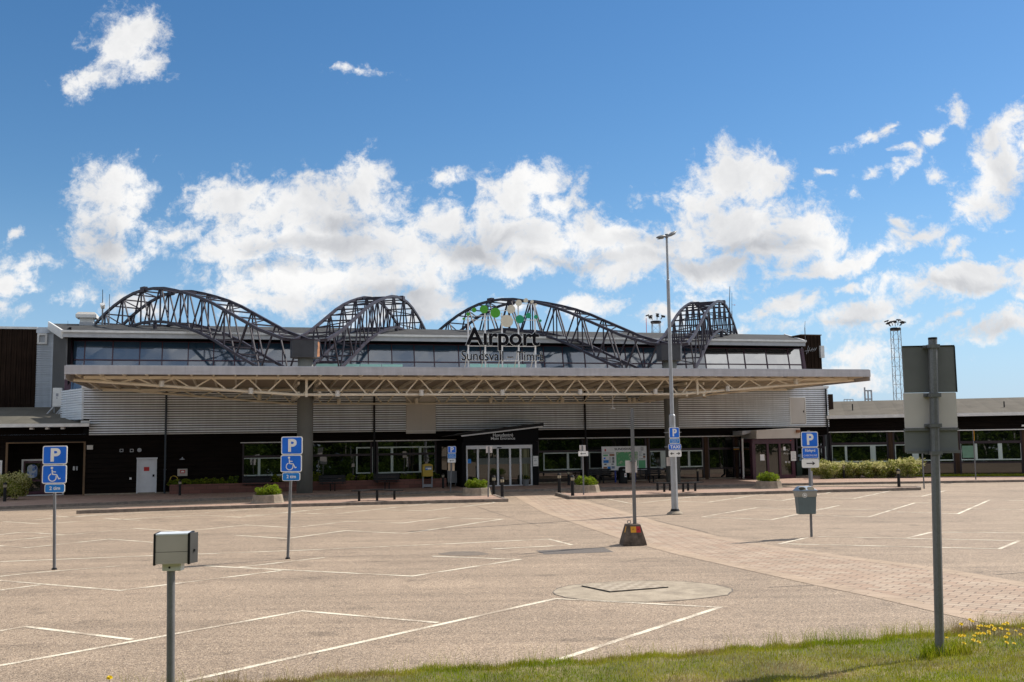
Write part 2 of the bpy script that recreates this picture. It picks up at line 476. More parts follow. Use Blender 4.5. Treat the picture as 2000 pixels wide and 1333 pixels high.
    mp = nd(nt, 'ShaderNodeMapping'); mp.inputs['Rotation'].default_value = (math.radians(-90), 0, -.26)
    v2 = coord(nt, (1, 1, 1), (0, 0, -.26))
    sx = nd(nt, 'ShaderNodeSeparateXYZ'); cx = nd(nt, 'ShaderNodeCombineXYZ'); nt.links.new(v2, sx.inputs[0])
    nt.links.new(sx.outputs[0], cx.inputs[0]); nt.links.new(sx.outputs[2], cx.inputs[1]); nt.links.new(cx.outputs[0], br.inputs['Vector'])
    br.inputs['Brick Width'].default_value = .6; br.inputs['Row Height'].default_value = .2; br.inputs['Mortar Size'].default_value = .01
    br.inputs['Color1'].default_value = (.145, .062, .048, 1); br.inputs['Color2'].default_value = (.22, .10, .075, 1); br.inputs['Mortar'].default_value = (.09, .05, .04, 1)
    nt.links.new(br.outputs['Color'], b.inputs['Base Color']); b.inputs['Roughness'].default_value = .9
    M['brick'] = m
    # leaves
    def leaf(name, c1, c2, trans=.25, spec=.3):
        m, nt, b = newmat(name)
        g = nd(nt, 'ShaderNodeNewGeometry')
        c = ramp(nt, g.outputs['Random Per Island'], [(0, c1), (1, c2)])
        n = noise(nt, coord(nt), 1.6, 3)
        cc = mixc(nt, .7, c.outputs[0], ramp(nt, n, [(.3, .6), (.7, 1.3)]).outputs[0], 'MULTIPLY')
        nt.links.new(cc, b.inputs['Base Color']); b.inputs['Roughness'].default_value = .6; b.inputs['Specular IOR Level'].default_value = spec
        t = nd(nt, 'ShaderNodeBsdfTranslucent'); nt.links.new(cc, t.inputs[0])
        mx = nd(nt, 'ShaderNodeMixShader', i_0=trans)
        nt.links.new(b.outputs[0], mx.inputs[1]); nt.links.new(t.outputs[0], mx.inputs[2])
        out = [x for x in nt.nodes if x.type == 'OUTPUT_MATERIAL'][0]
        nt.links.new(mx.outputs[0], out.inputs[0])
        M[name] = m
    leaf('leaf_green', (.09, .16, .006), (.30, .40, .018), .5)
    leaf('leaf_dark', (.02, .045, .008), (.07, .11, .02))
    leaf('leaf_olive', (.13, .15, .012), (.36, .36, .035), .45)
    leaf('blossom', (.50, .47, .16), (.82, .78, .42), .5)
    leaf('leaf_forest', (.018, .045, .006), (.085, .14, .012), .3, .06)
    leaf('leaf_birch', (.06, .11, .012), (.15, .22, .03), .35, .06)
    leaf('grass_green', (.12, .175, .004), (.29, .345, .012), .45, .04)
    leaf('grass_yellow', (.23, .24, .012), (.41, .39, .04), .42, .06)
    leaf('grass_dry', (.24, .18, .07), (.42, .32, .15), .3, .06)
    leaf('petal', (.80, .58, .008), (.90, .70, .02), .3)
    M['bark'] = simple('bark', (.08, .06, .045), .9, var=.3)
    M['birch_bark'] = simple('birch_bark', (.55, .53, .5), .8, var=.3, scale=6)
    M['stem'] = simple('stem', (.10, .14, .03), .6)
    M['soil'] = simple('soil', (.05, .036, .025), .95, var=.4, scale=9)
    m, nt, b = newmat('turf'); v = coord(nt)
    n = noise(nt, v, 1.3, 5, .6); n2 = noise(nt, v, 22, 4)
    c = ramp(nt, n, [(.35, (.085, .09, .022)), (.52, (.14, .13, .04)), (.66, (.25, .20, .085))])
    cc = mixc(nt, .6, c.outputs[0], ramp(nt, n2, [(.3, .5), (.7, 1.3)]).outputs[0], 'MULTIPLY')
    nt.links.new(cc, b.inputs['Base Color']); b.inputs['Roughness'].default_value = .95
    M['turf'] = m
    m, nt, b = newmat('map_print'); v = coord(nt)
    n = noise(nt, v, 2.2, 6, .7)
    c = ramp(nt, n, [(.36, (.20, .42, .55)), (.42, (.62, .60, .42)), (.47, (.10, .36, .15)), (.62, (.13, .43, .18)), (.66, (.56, .48, .33))])
    nt.links.new(c.outputs[0], b.inputs['Base Color']); b.inputs['Roughness'].default_value = .5
    M['map_print'] = m
    M['map_green'] = simple('map_green', (.12, .42, .19), .5, var=.15, scale=4)
    M['blue_post'] = simple('blue_post', (.02, .05, .32), .45)
    m, nt, b = newmat('poster_print'); v = coord(nt)
    vo = nd(nt, 'ShaderNodeTexVoronoi', i_Scale=7.0); nt.links.new(v, vo.inputs['Vector'])
    c = ramp(nt, vo.outputs['Color'], [(0, (.03, .06, .25)), (.45, (.1, .2, .45)), (.7, (.5, .55, .6)), (1, (.25, .35, .2))])
    nt.links.new(c.outputs[0], b.inputs['Base Color']); b.inputs['Roughness'].default_value = .15
    M['poster'] = m
    m, nt, b = newmat('curtain'); v = coord(nt, (1, 1, .02))
    n = noise(nt, v, 14, 2)
    c = ramp(nt, n, [(.35, (.04, .045, .02)), (.65, (.2, .21, .12))])
    nt.links.new(c.outputs[0], b.inputs['Base Color']); b.inputs['Roughness'].default_value = .2
    M['curtain'] = m
build_materials()

# ------------------------------------------------------------------ foliage
def leaf_cloud(n, size, sampler, up_bias=.3, flat=1.0):
    """n small quads: centres from sampler(n), random tilt"""
    c = sampler(n)
    d = RNG.normal(size=(n, 3)); d[:, 2] += up_bias; d /= np.linalg.norm(d, axis=1, keepdims=True)
    a = np.cross(d, RNG.normal(size=(n, 3))); a /= np.linalg.norm(a, axis=1, keepdims=True) + 1e-9
    b = np.cross(d, a)
    s = size * RNG.uniform(.55, 1.3, (n, 1)); w = s * RNG.uniform(.35, .7, (n, 1))
    v = np.stack([c - a * s, c - b * w, c + a * s, c + b * w], 1).reshape(-1, 3)
    f = np.arange(n * 4).reshape(-1, 4)
    return v, f

def clumps(center, rad, k, spread, seed, bottom=None):
    """sampler: shells of k clumps inside an ellipsoid, so that the outline is uneven"""
    rs = np.random.default_rng(seed)
    center = np.array(center, float); rad = np.array(rad, float)
    cc = rs.normal(size=(k, 3)); cc /= np.linalg.norm(cc, axis=1, keepdims=True)
    cc = center + cc * rad * rs.uniform(.35, .92, (k, 1)) ** .7
    cr = spread * rs.uniform(.6, 1.25, k)
    def f(n):
        i = rs.integers(0, k, n)
        d = rs.normal(size=(n, 3)); d /= np.linalg.norm(d, axis=1, keepdims=True)
        p = cc[i] + d * (cr[i] * rs.uniform(.45, 1.0, n) ** .5)[:, None]
        if bottom is not None: p[:, 2] = np.maximum(p[:, 2], bottom + rs.uniform(0, .05, n))
        return p
    return f
# ------------------------------------------------------------------ frames of the place
FANG = math.atan2(11.9, 44.0)
_o = atd(170, 800, 54.3); _o.z = 0
FAC = Frame(_o, FANG)                       # terminal front
UPF = Frame(FAC.pt(0, 0, -5.4), FANG)       # upper storey
_o = atd(596, 800, 53.5); _o.z = 0
CAN = Frame(_o, FANG)                       # canopy, origin at its first column
A2 = CAN.at(1311, 800)[0]                   # second column
_o = FAC.pt(FAC.at(1620, 880)[0], 0, 0)
RW = Frame(_o, math.atan2(-3.0, 11.25))     # side wing on the right

def G(pts, z=0.0):
    return [ground(x, y, z) for x, y in pts]

# ------------------------------------------------------------------ ground
def flat(name, pts, z, m, kind='structure', parent=None):
    mb = MB(); mb.add([(p[0], p[1], z) for p in pts], [list(range(len(pts)))])
    o = mb.build(name, m, parent)
    if kind: o['kind'] = kind
    return o
def ccw(pts):
    a = sum(pts[i][0] * pts[(i + 1) % len(pts)][1] - pts[(i + 1) % len(pts)][0] * pts[i][1] for i in range(len(pts)))
    return pts if a > 0 else pts[::-1]

car_park = flat('car_park', [(-300, -300), (300, -300), (300, 400), (-300, 400)], 0, M['asphalt'])

# block-paved path with border courses
LE = [(990, 962), (1060, 1001), (1140, 1029), (1240, 1062), (1330, 1086), (1400, 1101), (1574, 1140), (1700, 1166), (1874, 1207), (2120, 1262)]
RE = [(1092, 958), (1113, 973), (1190, 991), (1290, 1021), (1400, 1048), (1526, 1069), (1670, 1089), (1826, 1108), (2000, 1138), (2150, 1164)]
L, R_ = G(LE), G(RE)
flat('block_path', ccw(L + R_[::-1]), .003, M['path_blocks'])
def strip_along(P, w, left):
    out = []
    for i, p in enumerate(P):
        t = (P[min(i + 1, len(P) - 1)] - P[max(i - 1, 0)]); t.z = 0; t.normalize()
        n = Vector((-t.y, t.x, 0)) * (1 if left else -1)
        out.append(p + n * w)
    return out
flat('path_border', ccw(L + strip_along(L, .42, True)[::-1]), .0055, M['border_blocks'])
flat('path_border', ccw(R_ + strip_along(R_, .42, False)[::-1]), .0055, M['border_blocks'])

# asphalt patches and seams
P = G([(905 + 47 * math.cos(k) * (1 + .15 * math.sin(3 * k)), 1081.5 + 4.2 * math.sin(k)) for k in [2 * math.pi * i / 40 for i in range(40)]])
flat('asphalt_patch', ccw(P), .0035, M['damp_asphalt'])
flat('asphalt_patch', ccw(G([(1046, 1076), (1064, 1083.5), (1199, 1079), (1180, 1070)])), .004, M['dark_asphalt'])
def line_mesh(mb, pts, w, z, rag=0.0):
    P = [Vector((p[0], p[1], 0)) for p in pts]
    vs = []
    for i, p in enumerate(P):
        if i == 0: t = (P[1] - p).normalized(); k = 1; nn = Vector((-t.y, t.x, 0))
        elif i == len(P) - 1: t = (p - P[i - 1]).normalized(); k = 1; nn = Vector((-t.y, t.x, 0))
        else:
            t0 = (p - P[i - 1]).normalized(); t1 = (P[i + 1] - p).normalized()
            n0 = Vector((-t0.y, t0.x, 0)); n1 = Vector((-t1.y, t1.x, 0))
            nn = (n0 + n1); nn.normalize(); k = min(1 / max(nn.dot(n0), .3), 1.6)
        q = rag * random.uniform(-1, 1)
        vs += [(p.x - nn.x * w * k / 2 * (1 + q), p.y - nn.y * w * k / 2 * (1 + q), z), (p.x + nn.x * w * k / 2, p.y + nn.y * w * k / 2, z)]
    mb.add(vs, [(2 * i, 2 * i + 2, 2 * i + 3, 2 * i + 1) for i in range(len(P) - 1)])
def wobble(pts, n, amp):
    out = []
    for i in range(len(pts) - 1):
        for k in range(n):
            t = k / n
            out.append((pts[i][0] + (pts[i + 1][0] - pts[i][0]) * t + random.uniform(-amp, amp), pts[i][1] + (pts[i + 1][1] - pts[i][1]) * t + random.uniform(-amp, amp)))
    return out + [pts[-1]]
for pts, w in (([(1015, 1090), (1065, 1083), (1190, 1072)], .05), ([(1279, 1017), (1387, 1042)], .06), ([(1945, 1123), (2010, 1118)], .05), ([(1500, 1148), (1590, 1144)], .05), ([(900, 980), (985, 1008), (1060, 1030)], .04), ([(1030, 1004), (1064, 1004)], .05),
               ([(1052, 979), (1110, 973)], .05), ([(1120, 968), (1190, 990)], .04), ([(500, 1086), (640, 1088), (800, 1084), (960, 1078)], .04), ([(1500, 1066), (1560, 1070), (1640, 1075)], .04), ([(1400, 1046), (1480, 1052)], .05), ([(1945, 1022), (2000, 1022)], .05), ([(250, 1300), (300, 1297)], .02), ([(625, 1274), (600, 1300)], .02)):
    mb = MB(); line_mesh(mb, [tuple(p)[:2] for p in G(wobble(pts, 6, .4))], w * .5, .0052, .6); o = mb.build('asphalt_seam', M['dark_asphalt']); o['kind'] = 'structure'

# concrete surround of the manhole and its cover
pts = [(1080, 1157), (1088, 1150), (1110, 1144.5), (1150, 1140), (1205, 1136.5), (1275, 1134.5), (1345, 1137), (1400, 1143), (1428, 1150), (1432, 1155), (1420, 1163), (1360, 1171), (1310, 1175), (1260, 1177), (1200, 1176), (1160, 1174), (1105, 1168), (1085, 1162)]
P = G(pts); c = sum(P, Vector()) / len(P)
rag = []
for i in range(len(P)):
    for k in range(6):
        q = P[i].lerp(P[(i + 1) % len(P)], k / 6); rag.append(c + (q - c) * random.uniform(.992, 1.007))
flat('concrete_patch', ccw(rag), .004, M['patch_concrete'])
mb = MB(); line_mesh(mb, [tuple(p)[:2] for p in rag + rag[:1]], .02, .007, .8); mb.build('patch_joint', M['dark_asphalt'])['kind'] = 'structure'
P = G([(1137, 1146), (1192, 1157.5), (1305, 1148.5), (1254, 1138.5)])
mc = thing('manhole_cover', (P[0] + P[2]) / 2, 'rectangular concrete slab manhole cover set in a round pale patch', 'manhole cover')
mb = MB(); mb.slab(ccw(P), .0, .022); mb.build('cover_slab', M['cover_slabs'], mc)
mb = MB(); line_mesh(mb, [tuple(p)[:2] for p in P[:3]], .07, .016); mb.build('open_joint', M['dark'], mc)

# parking bay lines
LINES = [
 [(335, 1338), (1085, 1170), (1405, 1187), (1062, 1299)], [(-60, 1312), (0, 1301), (590, 1194), (855, 1217)], [(-60, 1244), (0, 1233), (50, 1224.5), (258, 1250)],
 [(-40, 1131), (0, 1134.5), (235, 1154), (550, 1115)], [(0, 1153.5), (78, 1143)], [(400, 1106), (805, 1126), (1015, 1093.5), (845, 1087)], [(468, 1108.5), (635, 1089.5)],
 [(0, 1126.5), (66, 1119.5), (235, 1106)], [(-20, 1098.5), (300, 1086), (600, 1075), (850, 1064), (1072, 1053.5), (1117, 1065)], [(960, 1073), (1100, 1066)],
 [(-20, 1065), (52, 1070.5), (214, 1053.5), (300, 1060)], [(-20, 1047), (45, 1040), (130, 1045.5), (267, 1032.8), (357, 1038.8), (480, 1026), (573, 1031.3), (680, 1019), (786, 1022.3), (870, 1012), (980, 1014.7), (791, 1042.7), (675, 1037), (560, 1052.5), (450, 1045.5)],
 [(0, 1058), (130, 1045.5)], [(357, 1038.8), (300, 1045)],
 [(6, 1019.3), (75, 1023.7), (390, 1006.7), (471, 1011), (600, 998)], [(60, 1017), (100, 1013)], [(204, 1012.6), (273, 1017)], [(99, 1008), (135, 1010.5), (222, 1003.7)], [(135, 1010.5), (400, 994)],
 [(480, 1008), (710, 988)], [(569, 1002), (647, 1005.3), (854, 982.5)], [(743, 996), (833, 998.5), (966, 982.7), (956, 978)], [(400, 1002), (560, 990)],
 [(1171, 972), (1237, 984.8), (1372, 968.5)], [(1324, 979.5), (1381, 981.8), (1498, 964.5)], [(1430, 974.4), (1529, 978), (1622, 962.3)], [(1595, 972.6), (1668.5, 974.2), (1742, 958.7)], [(1700, 969), (1800, 970), (1848, 958.7)],
 [(1565, 994.7), (1478, 992.2), (1372, 1010), (1507, 1015.7), (1640, 987.7)], [(1592, 1007), (1697, 1010.3), (1787, 982.7), (1910, 984.8)], [(1751, 1000.5), (1871, 1004.2), (1932.5, 977.2), (2010, 978)], [(1898, 994.5), (2010, 996.3)],
 [(1580, 1050), (1523, 1062.6), (1952, 1072.7), (1991, 1056.8), (1598, 1048.7)], [(1772, 1051.5), (1820, 1040), (2020, 1041.5)], [(1600, 994), (1750, 997)]]
for ln in LINES:
    mb = MB(); P = G(ln); fine = []
    for i in range(len(P) - 1):
        fine.append(P[i])
    fine.append(P[-1])
    line_mesh(mb, [tuple(p)[:2] for p in fine], .10, .0048); o = mb.build('bay_line', M['paint']); o['kind'] = 'structure'

# pavement in front of the terminal, and its kerb
KERB = [(-260, 1003), (0, 991), (200, 983), (400, 974.7), (600, 968), (830, 961), (1000, 957.5), (1170, 953.5), (1300, 950.5), (1500, 946), (1700, 942.5), (2000, 938.5), (2300, 934)]
K = G(KERB, .10)
back = [FAC.pt(-20, 0, 1.0 - 2.5), FAC.pt(60, 0, -8)]
mb = MB(); mb.slab(ccw(K + [Vector((K[-1].x + 6, K[-1].y + 20, 0)), back[1], back[0], Vector((K[0].x - 6, K[0].y + 12, 0))]), -.05, .12)
mb.build('pavement', M['pavement_blocks'])['kind'] = 'structure'
mb = MB(); K2 = strip_along(K, .16, True); K1 = strip_along(K, .02, False)
for i in range(len(K) - 1):
    n = max(1, int((K[i + 1] - K[i]).length / 1.0))
    for k in range(n):
        a, b = k / n, (k + 1) / n - .012 / max((K[i + 1] - K[i]).length, .1)
        q = [K1[i].lerp(K1[i + 1], a), K1[i].lerp(K1[i + 1], b), K2[i].lerp(K2[i + 1], b), K2[i].lerp(K2[i + 1], a)]
        h = .125 + random.uniform(-.004, .006)
        mb.slab(q, -.03, h)
o = mb.build('kerb', M['kerb']); o['kind'] = 'structure'

def island(name, front, backpts, label=None):
    P = ccw(G(front, .06) + G(backpts, .12)[::-1])
    c = sum(P, Vector()) / len(P)
    mb = MB(); inner = []
    n = len(P)
    for i in range(n):
        t0 = (P[i] - P[i - 1]); t1 = (P[(i + 1) % n] - P[i]); t0.z = t1.z = 0; t0.normalize(); t1.normalize()
        nn = Vector((-t0.y - t1.y, t0.x + t1.x, 0)); nn.normalize(); k = 1 / max(nn.dot(Vector((-t0.y, t0.x, 0))), .35)
        inner.append(P[i] + nn * (.17 * min(k, 2)))
    mb.slab(inner, -.02, .115); mb.build(name, M['pavement_blocks'])['kind'] = 'structure'
    mb = MB()
    for i in range(n):
        j = (i + 1) % n; Lg = (P[j] - P[i]).length; m = max(1, int(Lg / 1.0))
        for k in range(m):
            a, b = k / m, (k + 1) / m - .012 / max(Lg, .1)
            mb.slab([P[i].lerp(P[j], a), P[i].lerp(P[j], b), inner[i].lerp(inner[j], b), inner[i].lerp(inner[j], a)], -.03, .135 + random.uniform(-.004, .004))
    mb.build('kerb', M['kerb'])['kind'] = 'structure'
island('traffic_island', [(149, 1001.5), (300, 996), (500, 990), (700, 984.5), (850, 981), (993, 978)], [(230, 991.5), (420, 984.5), (600, 978), (760, 972.5), (966, 966)])
island('traffic_island', [(1113, 973.5), (1300, 968.5), (1500, 963), (1650, 959), (1799, 955.5)], [(1084, 963), (1200, 959.5), (1400, 955), (1600, 951), (1797, 951)])

# grass verge in front: a low bank rising towards the viewer
EDGE = [(-900, 1420), (-300, 1385), (150, 1352), (330, 1341), (480, 1336), (600, 1328), (700, 1316), (850, 1306), (1050, 1295), (1200, 1287), (1400, 1271), (1500, 1263), (1620, 1256), (1700, 1250), (1840, 1236), (1920, 1226), (2020, 1219), (2300, 1205), (2900, 1190)]
E_ = G(EDGE)
ex = np.array([p.x for p in E_]); ey = np.array([p.y for p in E_])
xs = np.linspace(ex[0], ex[-1], 260)
ds = np.concatenate([np.linspace(0, 4, 33), np.linspace(4.4, 40, 22)])
def bank_z(d, x, y):
    s = np.clip((d - .6) / 9.0, 0, 1); s = s * s * (3 - 2 * s)
    e = np.clip(d / .5, 0, 1)
    return .05 * e - .004 + .95 * s + .02 * np.sin(x * 1.7 + y) * e * np.sin(y * 2.1 - x * .6)
def edge_y(x): return np.interp(x, ex, ey) + .06 * np.sin(x * 5.1) + .05 * np.sin(x * 11.3 + 1)
X, D = np.meshgrid(xs, ds, indexing='ij'); Y = edge_y(X) - D; Z = bank_z(D, X, Y)
V = np.stack([X, Y, Z], -1).reshape(-1, 3); nx_, ny_ = X.shape
ii = np.arange(nx_ - 1)[:, None] * ny_ + np.arange(ny_ - 1)[None, :]
Fq = np.stack([ii + 1, ii + 1 + ny_, ii + ny_, ii], -1).reshape(-1, 4)
np_mesh('grass_bank', V, Fq, [M['turf']], smooth=True)['kind'] = 'structure'
# blades
def patch_noise(x, y):
    return np.sin(x * 1.3 + 2 * np.sin(y * .9)) + np.sin(y * 1.9 + 1.7 * np.sin(x * .8 + 1)) + .7 * np.sin(x * 4.1 + y * 2.3) + .5 * np.sin(x * 7 - y * 6)
def blades(n, x0, x1, d0, d1, h0, h1, wid, pw=1.0):
    x = RNG.uniform(x0, x1, n); d = d0 + (d1 - d0) * RNG.uniform(0, 1, n) ** pw; y = edge_y(x) - d; z = bank_z(d, x, y)
    h = RNG.uniform(h0, h1, n); t = RNG.uniform(0, 2 * np.pi, n); ln = RNG.uniform(.15, .75, n) * h; t2 = RNG.uniform(0, 2 * np.pi, n)
    wx, wy = np.cos(t) * wid / 2 * RNG.uniform(.6, 1.3, n), np.sin(t) * wid / 2
    b = np.stack([x, y, z - .005], 1); w = np.stack([wx, wy, 0 * x], 1)
    lean = np.stack([np.cos(t2) * ln, np.sin(t2) * ln, 0 * x], 1); up = np.stack([0 * x, 0 * x, h], 1)
    mid = b + up * .6 + lean * .35; tip = b + up + lean
    v = np.stack([b - w, b + w, mid + w * .75, mid - w * .75, tip + w * .1, tip - w * .1], 1).reshape(-1, 3)
    k = np.arange(n)[:, None] * 6
    f = np.concatenate([k + np.array([0, 1, 2, 3]), k + np.array([3, 2, 4, 5])], 1).reshape(-1, 4)
    pn = patch_noise(x, y) + RNG.normal(0, .55, n)
    mi = np.where(pn > 1.15, 2, np.where(pn > -.9, 1, 0)); mi = np.where(RNG.uniform(0, 1, n) < .10, 2, mi)
    return v, f, np.repeat(mi, 2)
parts = [blades(130000, -3.2, 9.0, -.03, 4.2, .015, .05, .0055), blades(11000, -4.5, 9.0, -.06, .35, .03, .085, .005), blades(900, -4.5, 9.0, -.12, .2, .10, .26, .0035), blades(1300, 3.2, 9.0, -.1, .3, .10, .24, .004),
         blades(7000, -3.2, 9.0, .1, 3.6, .05, .10, .005)]
# a taller uncut tuft round the foot of the sign pole
PB = ground(1835, 1281, .06)
x, d0 = PB.x, float(edge_y(PB.x)) - PB.y
n = 700; v, f, mi = blades(n, x - .25, x + .42, d0 - .25, d0 + .12, .06, .2, .006); parts.append((v, f, np.where(mi == 2, 1, mi)))
vs, fs, ms, k = [], [], [], 0
for v, f, mi in parts: vs.append(v); fs.append(f + k); ms.append(mi); k += len(v)
np_mesh('grass', np.concatenate(vs), np.concatenate(fs), [M['grass_green'], M['grass_yellow'], M['grass_dry']], np.concatenate(ms))['kind'] = 'stuff'

# narrow lawn strip before the side wing
mb = MB(); mb.add([RW.pt(5.0, .128, .12), RW.pt(5.0, .128, 1.9), RW.pt(30, .128, 1.9), RW.pt(30, .128, .12)], [(0, 1, 2, 3)])
mb.build('lawn_strip', M['turf'])['kind'] = 'structure'
n = 9000; a = RNG.uniform(5, 22, n); c = RNG.uniform(.15, 1.9, n)
b = np.stack([RW.o.x + RW.x.x * a + RW.n.x * c, RW.o.y + RW.x.y * a + RW.n.y * c, np.full(n, .125)], 1)
t = RNG.uniform(0, 6.28, n); w = np.stack([np.cos(t) * .012, np.sin(t) * .012, 0 * t], 1); h = np.stack([RNG.normal(0, .03, n), RNG.normal(0, .03, n), RNG.uniform(.06, .14, n)], 1)
v = np.stack([b - w, b + w, b + w * .2 + h, b - w * .2 + h], 1).reshape(-1, 3)
np_mesh('lawn_grass', v, np.arange(n * 4).reshape(-1, 4), [M['grass_green'], M['grass_yellow']], RNG.integers(0, 2, n))['kind'] = 'stuff'

# forest across the road behind the viewer (seen mirrored in the windows)
vs, fs, ms, k = [], [], [], 0
rs = np.random.default_rng(5)
for i in range(150):
    far = i % 3
    px, py = rs.uniform(-95, 95), -rs.uniform(12, 18) - far * rs.uniform(6, 9)
    h = rs.uniform(9, 14) + far * 2.5; birch = rs.uniform() < .4; r = rs.uniform(1.6, 2.8)
    smp = clumps((px, py, h * .52), (r, r, h * .50), 18, r * .5, i)
    v, f = leaf_cloud(1500, .24, smp)
    vs.append(v); fs.append(f + k); ms.append(np.full(len(f), 1 if birch else 0)); k += len(v)
    t = MB(); t.tube((px, py, 0), (px + rs.uniform(-.3, .3), py, h * .8), .15, .05, 6)
    tv = np.array([tuple(q) for q in t.v]); tf = np.array([q for q in t.f if len(q) == 4])
    vs.append(tv); fs.append(tf + k); ms.append(np.full(len(tf), 3 if birch else 2)); k += len(tv)
for i in range(210):       # taller ranks behind
    px, py = rs.uniform(-130, 130), -rs.uniform(34, 48); h = rs.uniform(17, 23); r = rs.uniform(3, 4.5)
    v, f = leaf_cloud(800, .7, clumps((px, py, h * .5), (r, r, h * .5), 22, r * .5, 900 + i)); vs.append(v); fs.append(f + k); ms.append(np.full(len(f), 0)); k += len(v)
for i in range(150):       # undergrowth
    px, py = rs.uniform(-85, 85), -rs.uniform(5, 12)
    v, f = leaf_cloud(600, .16, clumps((px, py, 1.5), (1.5, 1.2, 1.5), 10, .7, 500 + i)); vs.append(v); fs.append(f + k); ms.append(np.full(len(f), i % 3 // 2)); k += len(v)
np_mesh('forest', np.concatenate(vs), np.concatenate(fs), [M['leaf_forest'], M['leaf_birch'], M['bark'], M['birch_bark']], np.concatenate(ms))['kind'] = 'stuff'
# ------------------------------------------------------------------ terminal
def profile_wall(mb, fr, a0, a1, prof, c0, m=0, step=None):
    """horizontal sheet: prof is a list of (b, c) from the bottom up, run from a0 to a1"""
    n = len(prof)
    vs = [fr.pt(a0, b, c0 + c) for b, c in prof] + [fr.pt(a1, b, c0 + c) for b, c in prof]
    mb.add(vs, [(i, n + i, n + i + 1, i + 1) for i in range(n - 1)], m)
def ribs(b0, b1, pitch, depth):
    n = max(1, round((b1 - b0) / pitch)); p = (b1 - b0) / n; out = []
    for i in range(n):
        z = b0 + i * p
        out += [(z, -depth), (z + p * .30, -depth), (z + p * .35, 0), (z + p * .97, .006), (z + p, -depth)]
    return out
def laps(b0, b1, pitch):
    n = max(1, round((b1 - b0) / pitch)); p = (b1 - b0) / n; out = []
    for i in range(n):
        z = b0 + i * p
        out += [(z, .0), (z + .03, .04), (z + p * .98, .014), (z + p * .99, 0)]
    return out

TB = thing('terminal_building', FAC.pt(22, 0, 0), 'long two storey terminal with grey ribbed cladding over a dark timber ground floor', 'terminal')
ZC0, ZC1 = 3.40, 5.88            # cladding
ZW1 = FAC.at(800, 861.5)[1]; ZT1 = FAC.at(800, 885)[1]; ZT0 = FAC.at(800, 889.3)[1]; ZS = FAC.at(800, 927.5)[1]
aR = FAC.at(1613, 800)[0]; aL = FAC.at(176, 830)[0]; aU = FAC.at(161, 800)[0]

# ribbed cladding, cut round the two flat panels
OC = .32
pA = FAC.rect(793, 760, 851, 849, OC); pD = FAC.rect(1543.5, 778, 1573, 828, OC)
mb = MB()
pr = ribs(ZC0, ZC1, .132, .10)
profile_wall(mb, FAC, aL, pA[0], pr, OC); profile_wall(mb, FAC, pA[1], pD[0], pr, OC); profile_wall(mb, FAC, pD[1], aR, pr, OC)
low = [q for q in pr if q[0] < pD[2] - .02]; hi = [q for q in pr if q[0] > pD[3] + .02]
profile_wall(mb, FAC, pD[0], pD[1], low, OC); profile_wall(mb, FAC, pD[0], pD[1], hi, OC)
up4 = [q for q in pr if q[0] > 4.15]
profile_wall(mb, FAC, aU, aL, up4, OC)
# oblique return at the left end and square return at the right end
rd_ = FANG + math.radians(118)
retl = Frame(FAC.pt(aU, 0, OC) + Vector((math.cos(rd_), math.sin(rd_), 0)) * 3.2, rd_ - math.pi)
profile_wall(mb, retl, 0, 3.2, up4, 0)
retr = Frame(FAC.pt(aR, 0, OC), FANG + math.radians(88))
profile_wall(mb, retr, 0, 6.0, pr, 0)
mb.build('cladding', M['cladding'], TB)
# backing of the cladding and roof of the lower storey
mb = MB()
mb.fbox(FAC, aU + .1, aR - .06, ZC0 + .005, ZC1 - .02, -4.4, OC - .08)
mb.build('wall', M['dark'], TB)
mb = MB()
mb.fbox(FAC, aU - .02, aR + .05, ZC1, ZC1 + .14, OC - .3, OC + .06); mb.fbox(FAC, aL, aR, ZC0 - .05, ZC0 - .004, OC - .2, OC + .035)
mb.fbox(FAC, aU - .02, aL + .02, 3.98, 4.13, OC - .2, OC + .03)
mb.build('flashing', M['white_trim'], TB)
mb = MB(); mb.add([FAC.pt(aU - 1.0, ZC1 + .10, -5.6), FAC.pt(aU, ZC1 + .10, OC - .3), FAC.pt(aR, ZC1 + .10, OC - .3), FAC.pt(aR + .3, ZC1 + .10, -5.6)], [(0, 1, 2, 3)])
mb.build('lower_roof', M['roof_felt'], TB)
mb = MB(); mb.fbox(FAC, pA[0] + .01, pA[1] - .01, 3.22, ZC1 - .02, OC - .12, OC + .02); mb.fbox(FAC, (pA[0] + pA[1]) / 2 - .008, (pA[0] + pA[1]) / 2 + .008, 3.22, ZC1 - .03, OC - .1, OC + .023, 1)
mb.build('flat_panel', [M['panel'], M['grey_trim']], TB)
mb = MB(); mb.fbox(FAC, pD[0] + .02, pD[1] - .02, pD[2], pD[3], OC - .12, OC + .0); w = MB()
o = mb.build('roof_door', M['panel'], TB)
w.fbox(FAC, pD[0] - .03, pD[0] + .02, pD[2] - .03, pD[3] + .05, OC - .1, OC + .03); w.fbox(FAC, pD[1] - .02, pD[1] + .03, pD[2] - .03, pD[3] + .05, OC - .1, OC + .03); w.fbox(FAC, pD[0] - .03, pD[1] + .03, pD[3], pD[3] + .05, OC - .1, OC + .031)
w.build('door_frame', M['white_trim'], o)
w = MB(); w.fbox(FAC, pD[1] - .16, pD[1] - .11, (pD[2] + pD[3]) / 2 - .1, (pD[2] + pD[3]) / 2 + .02, OC, OC + .04); w.build('door_handle', M['black_metal'], o)

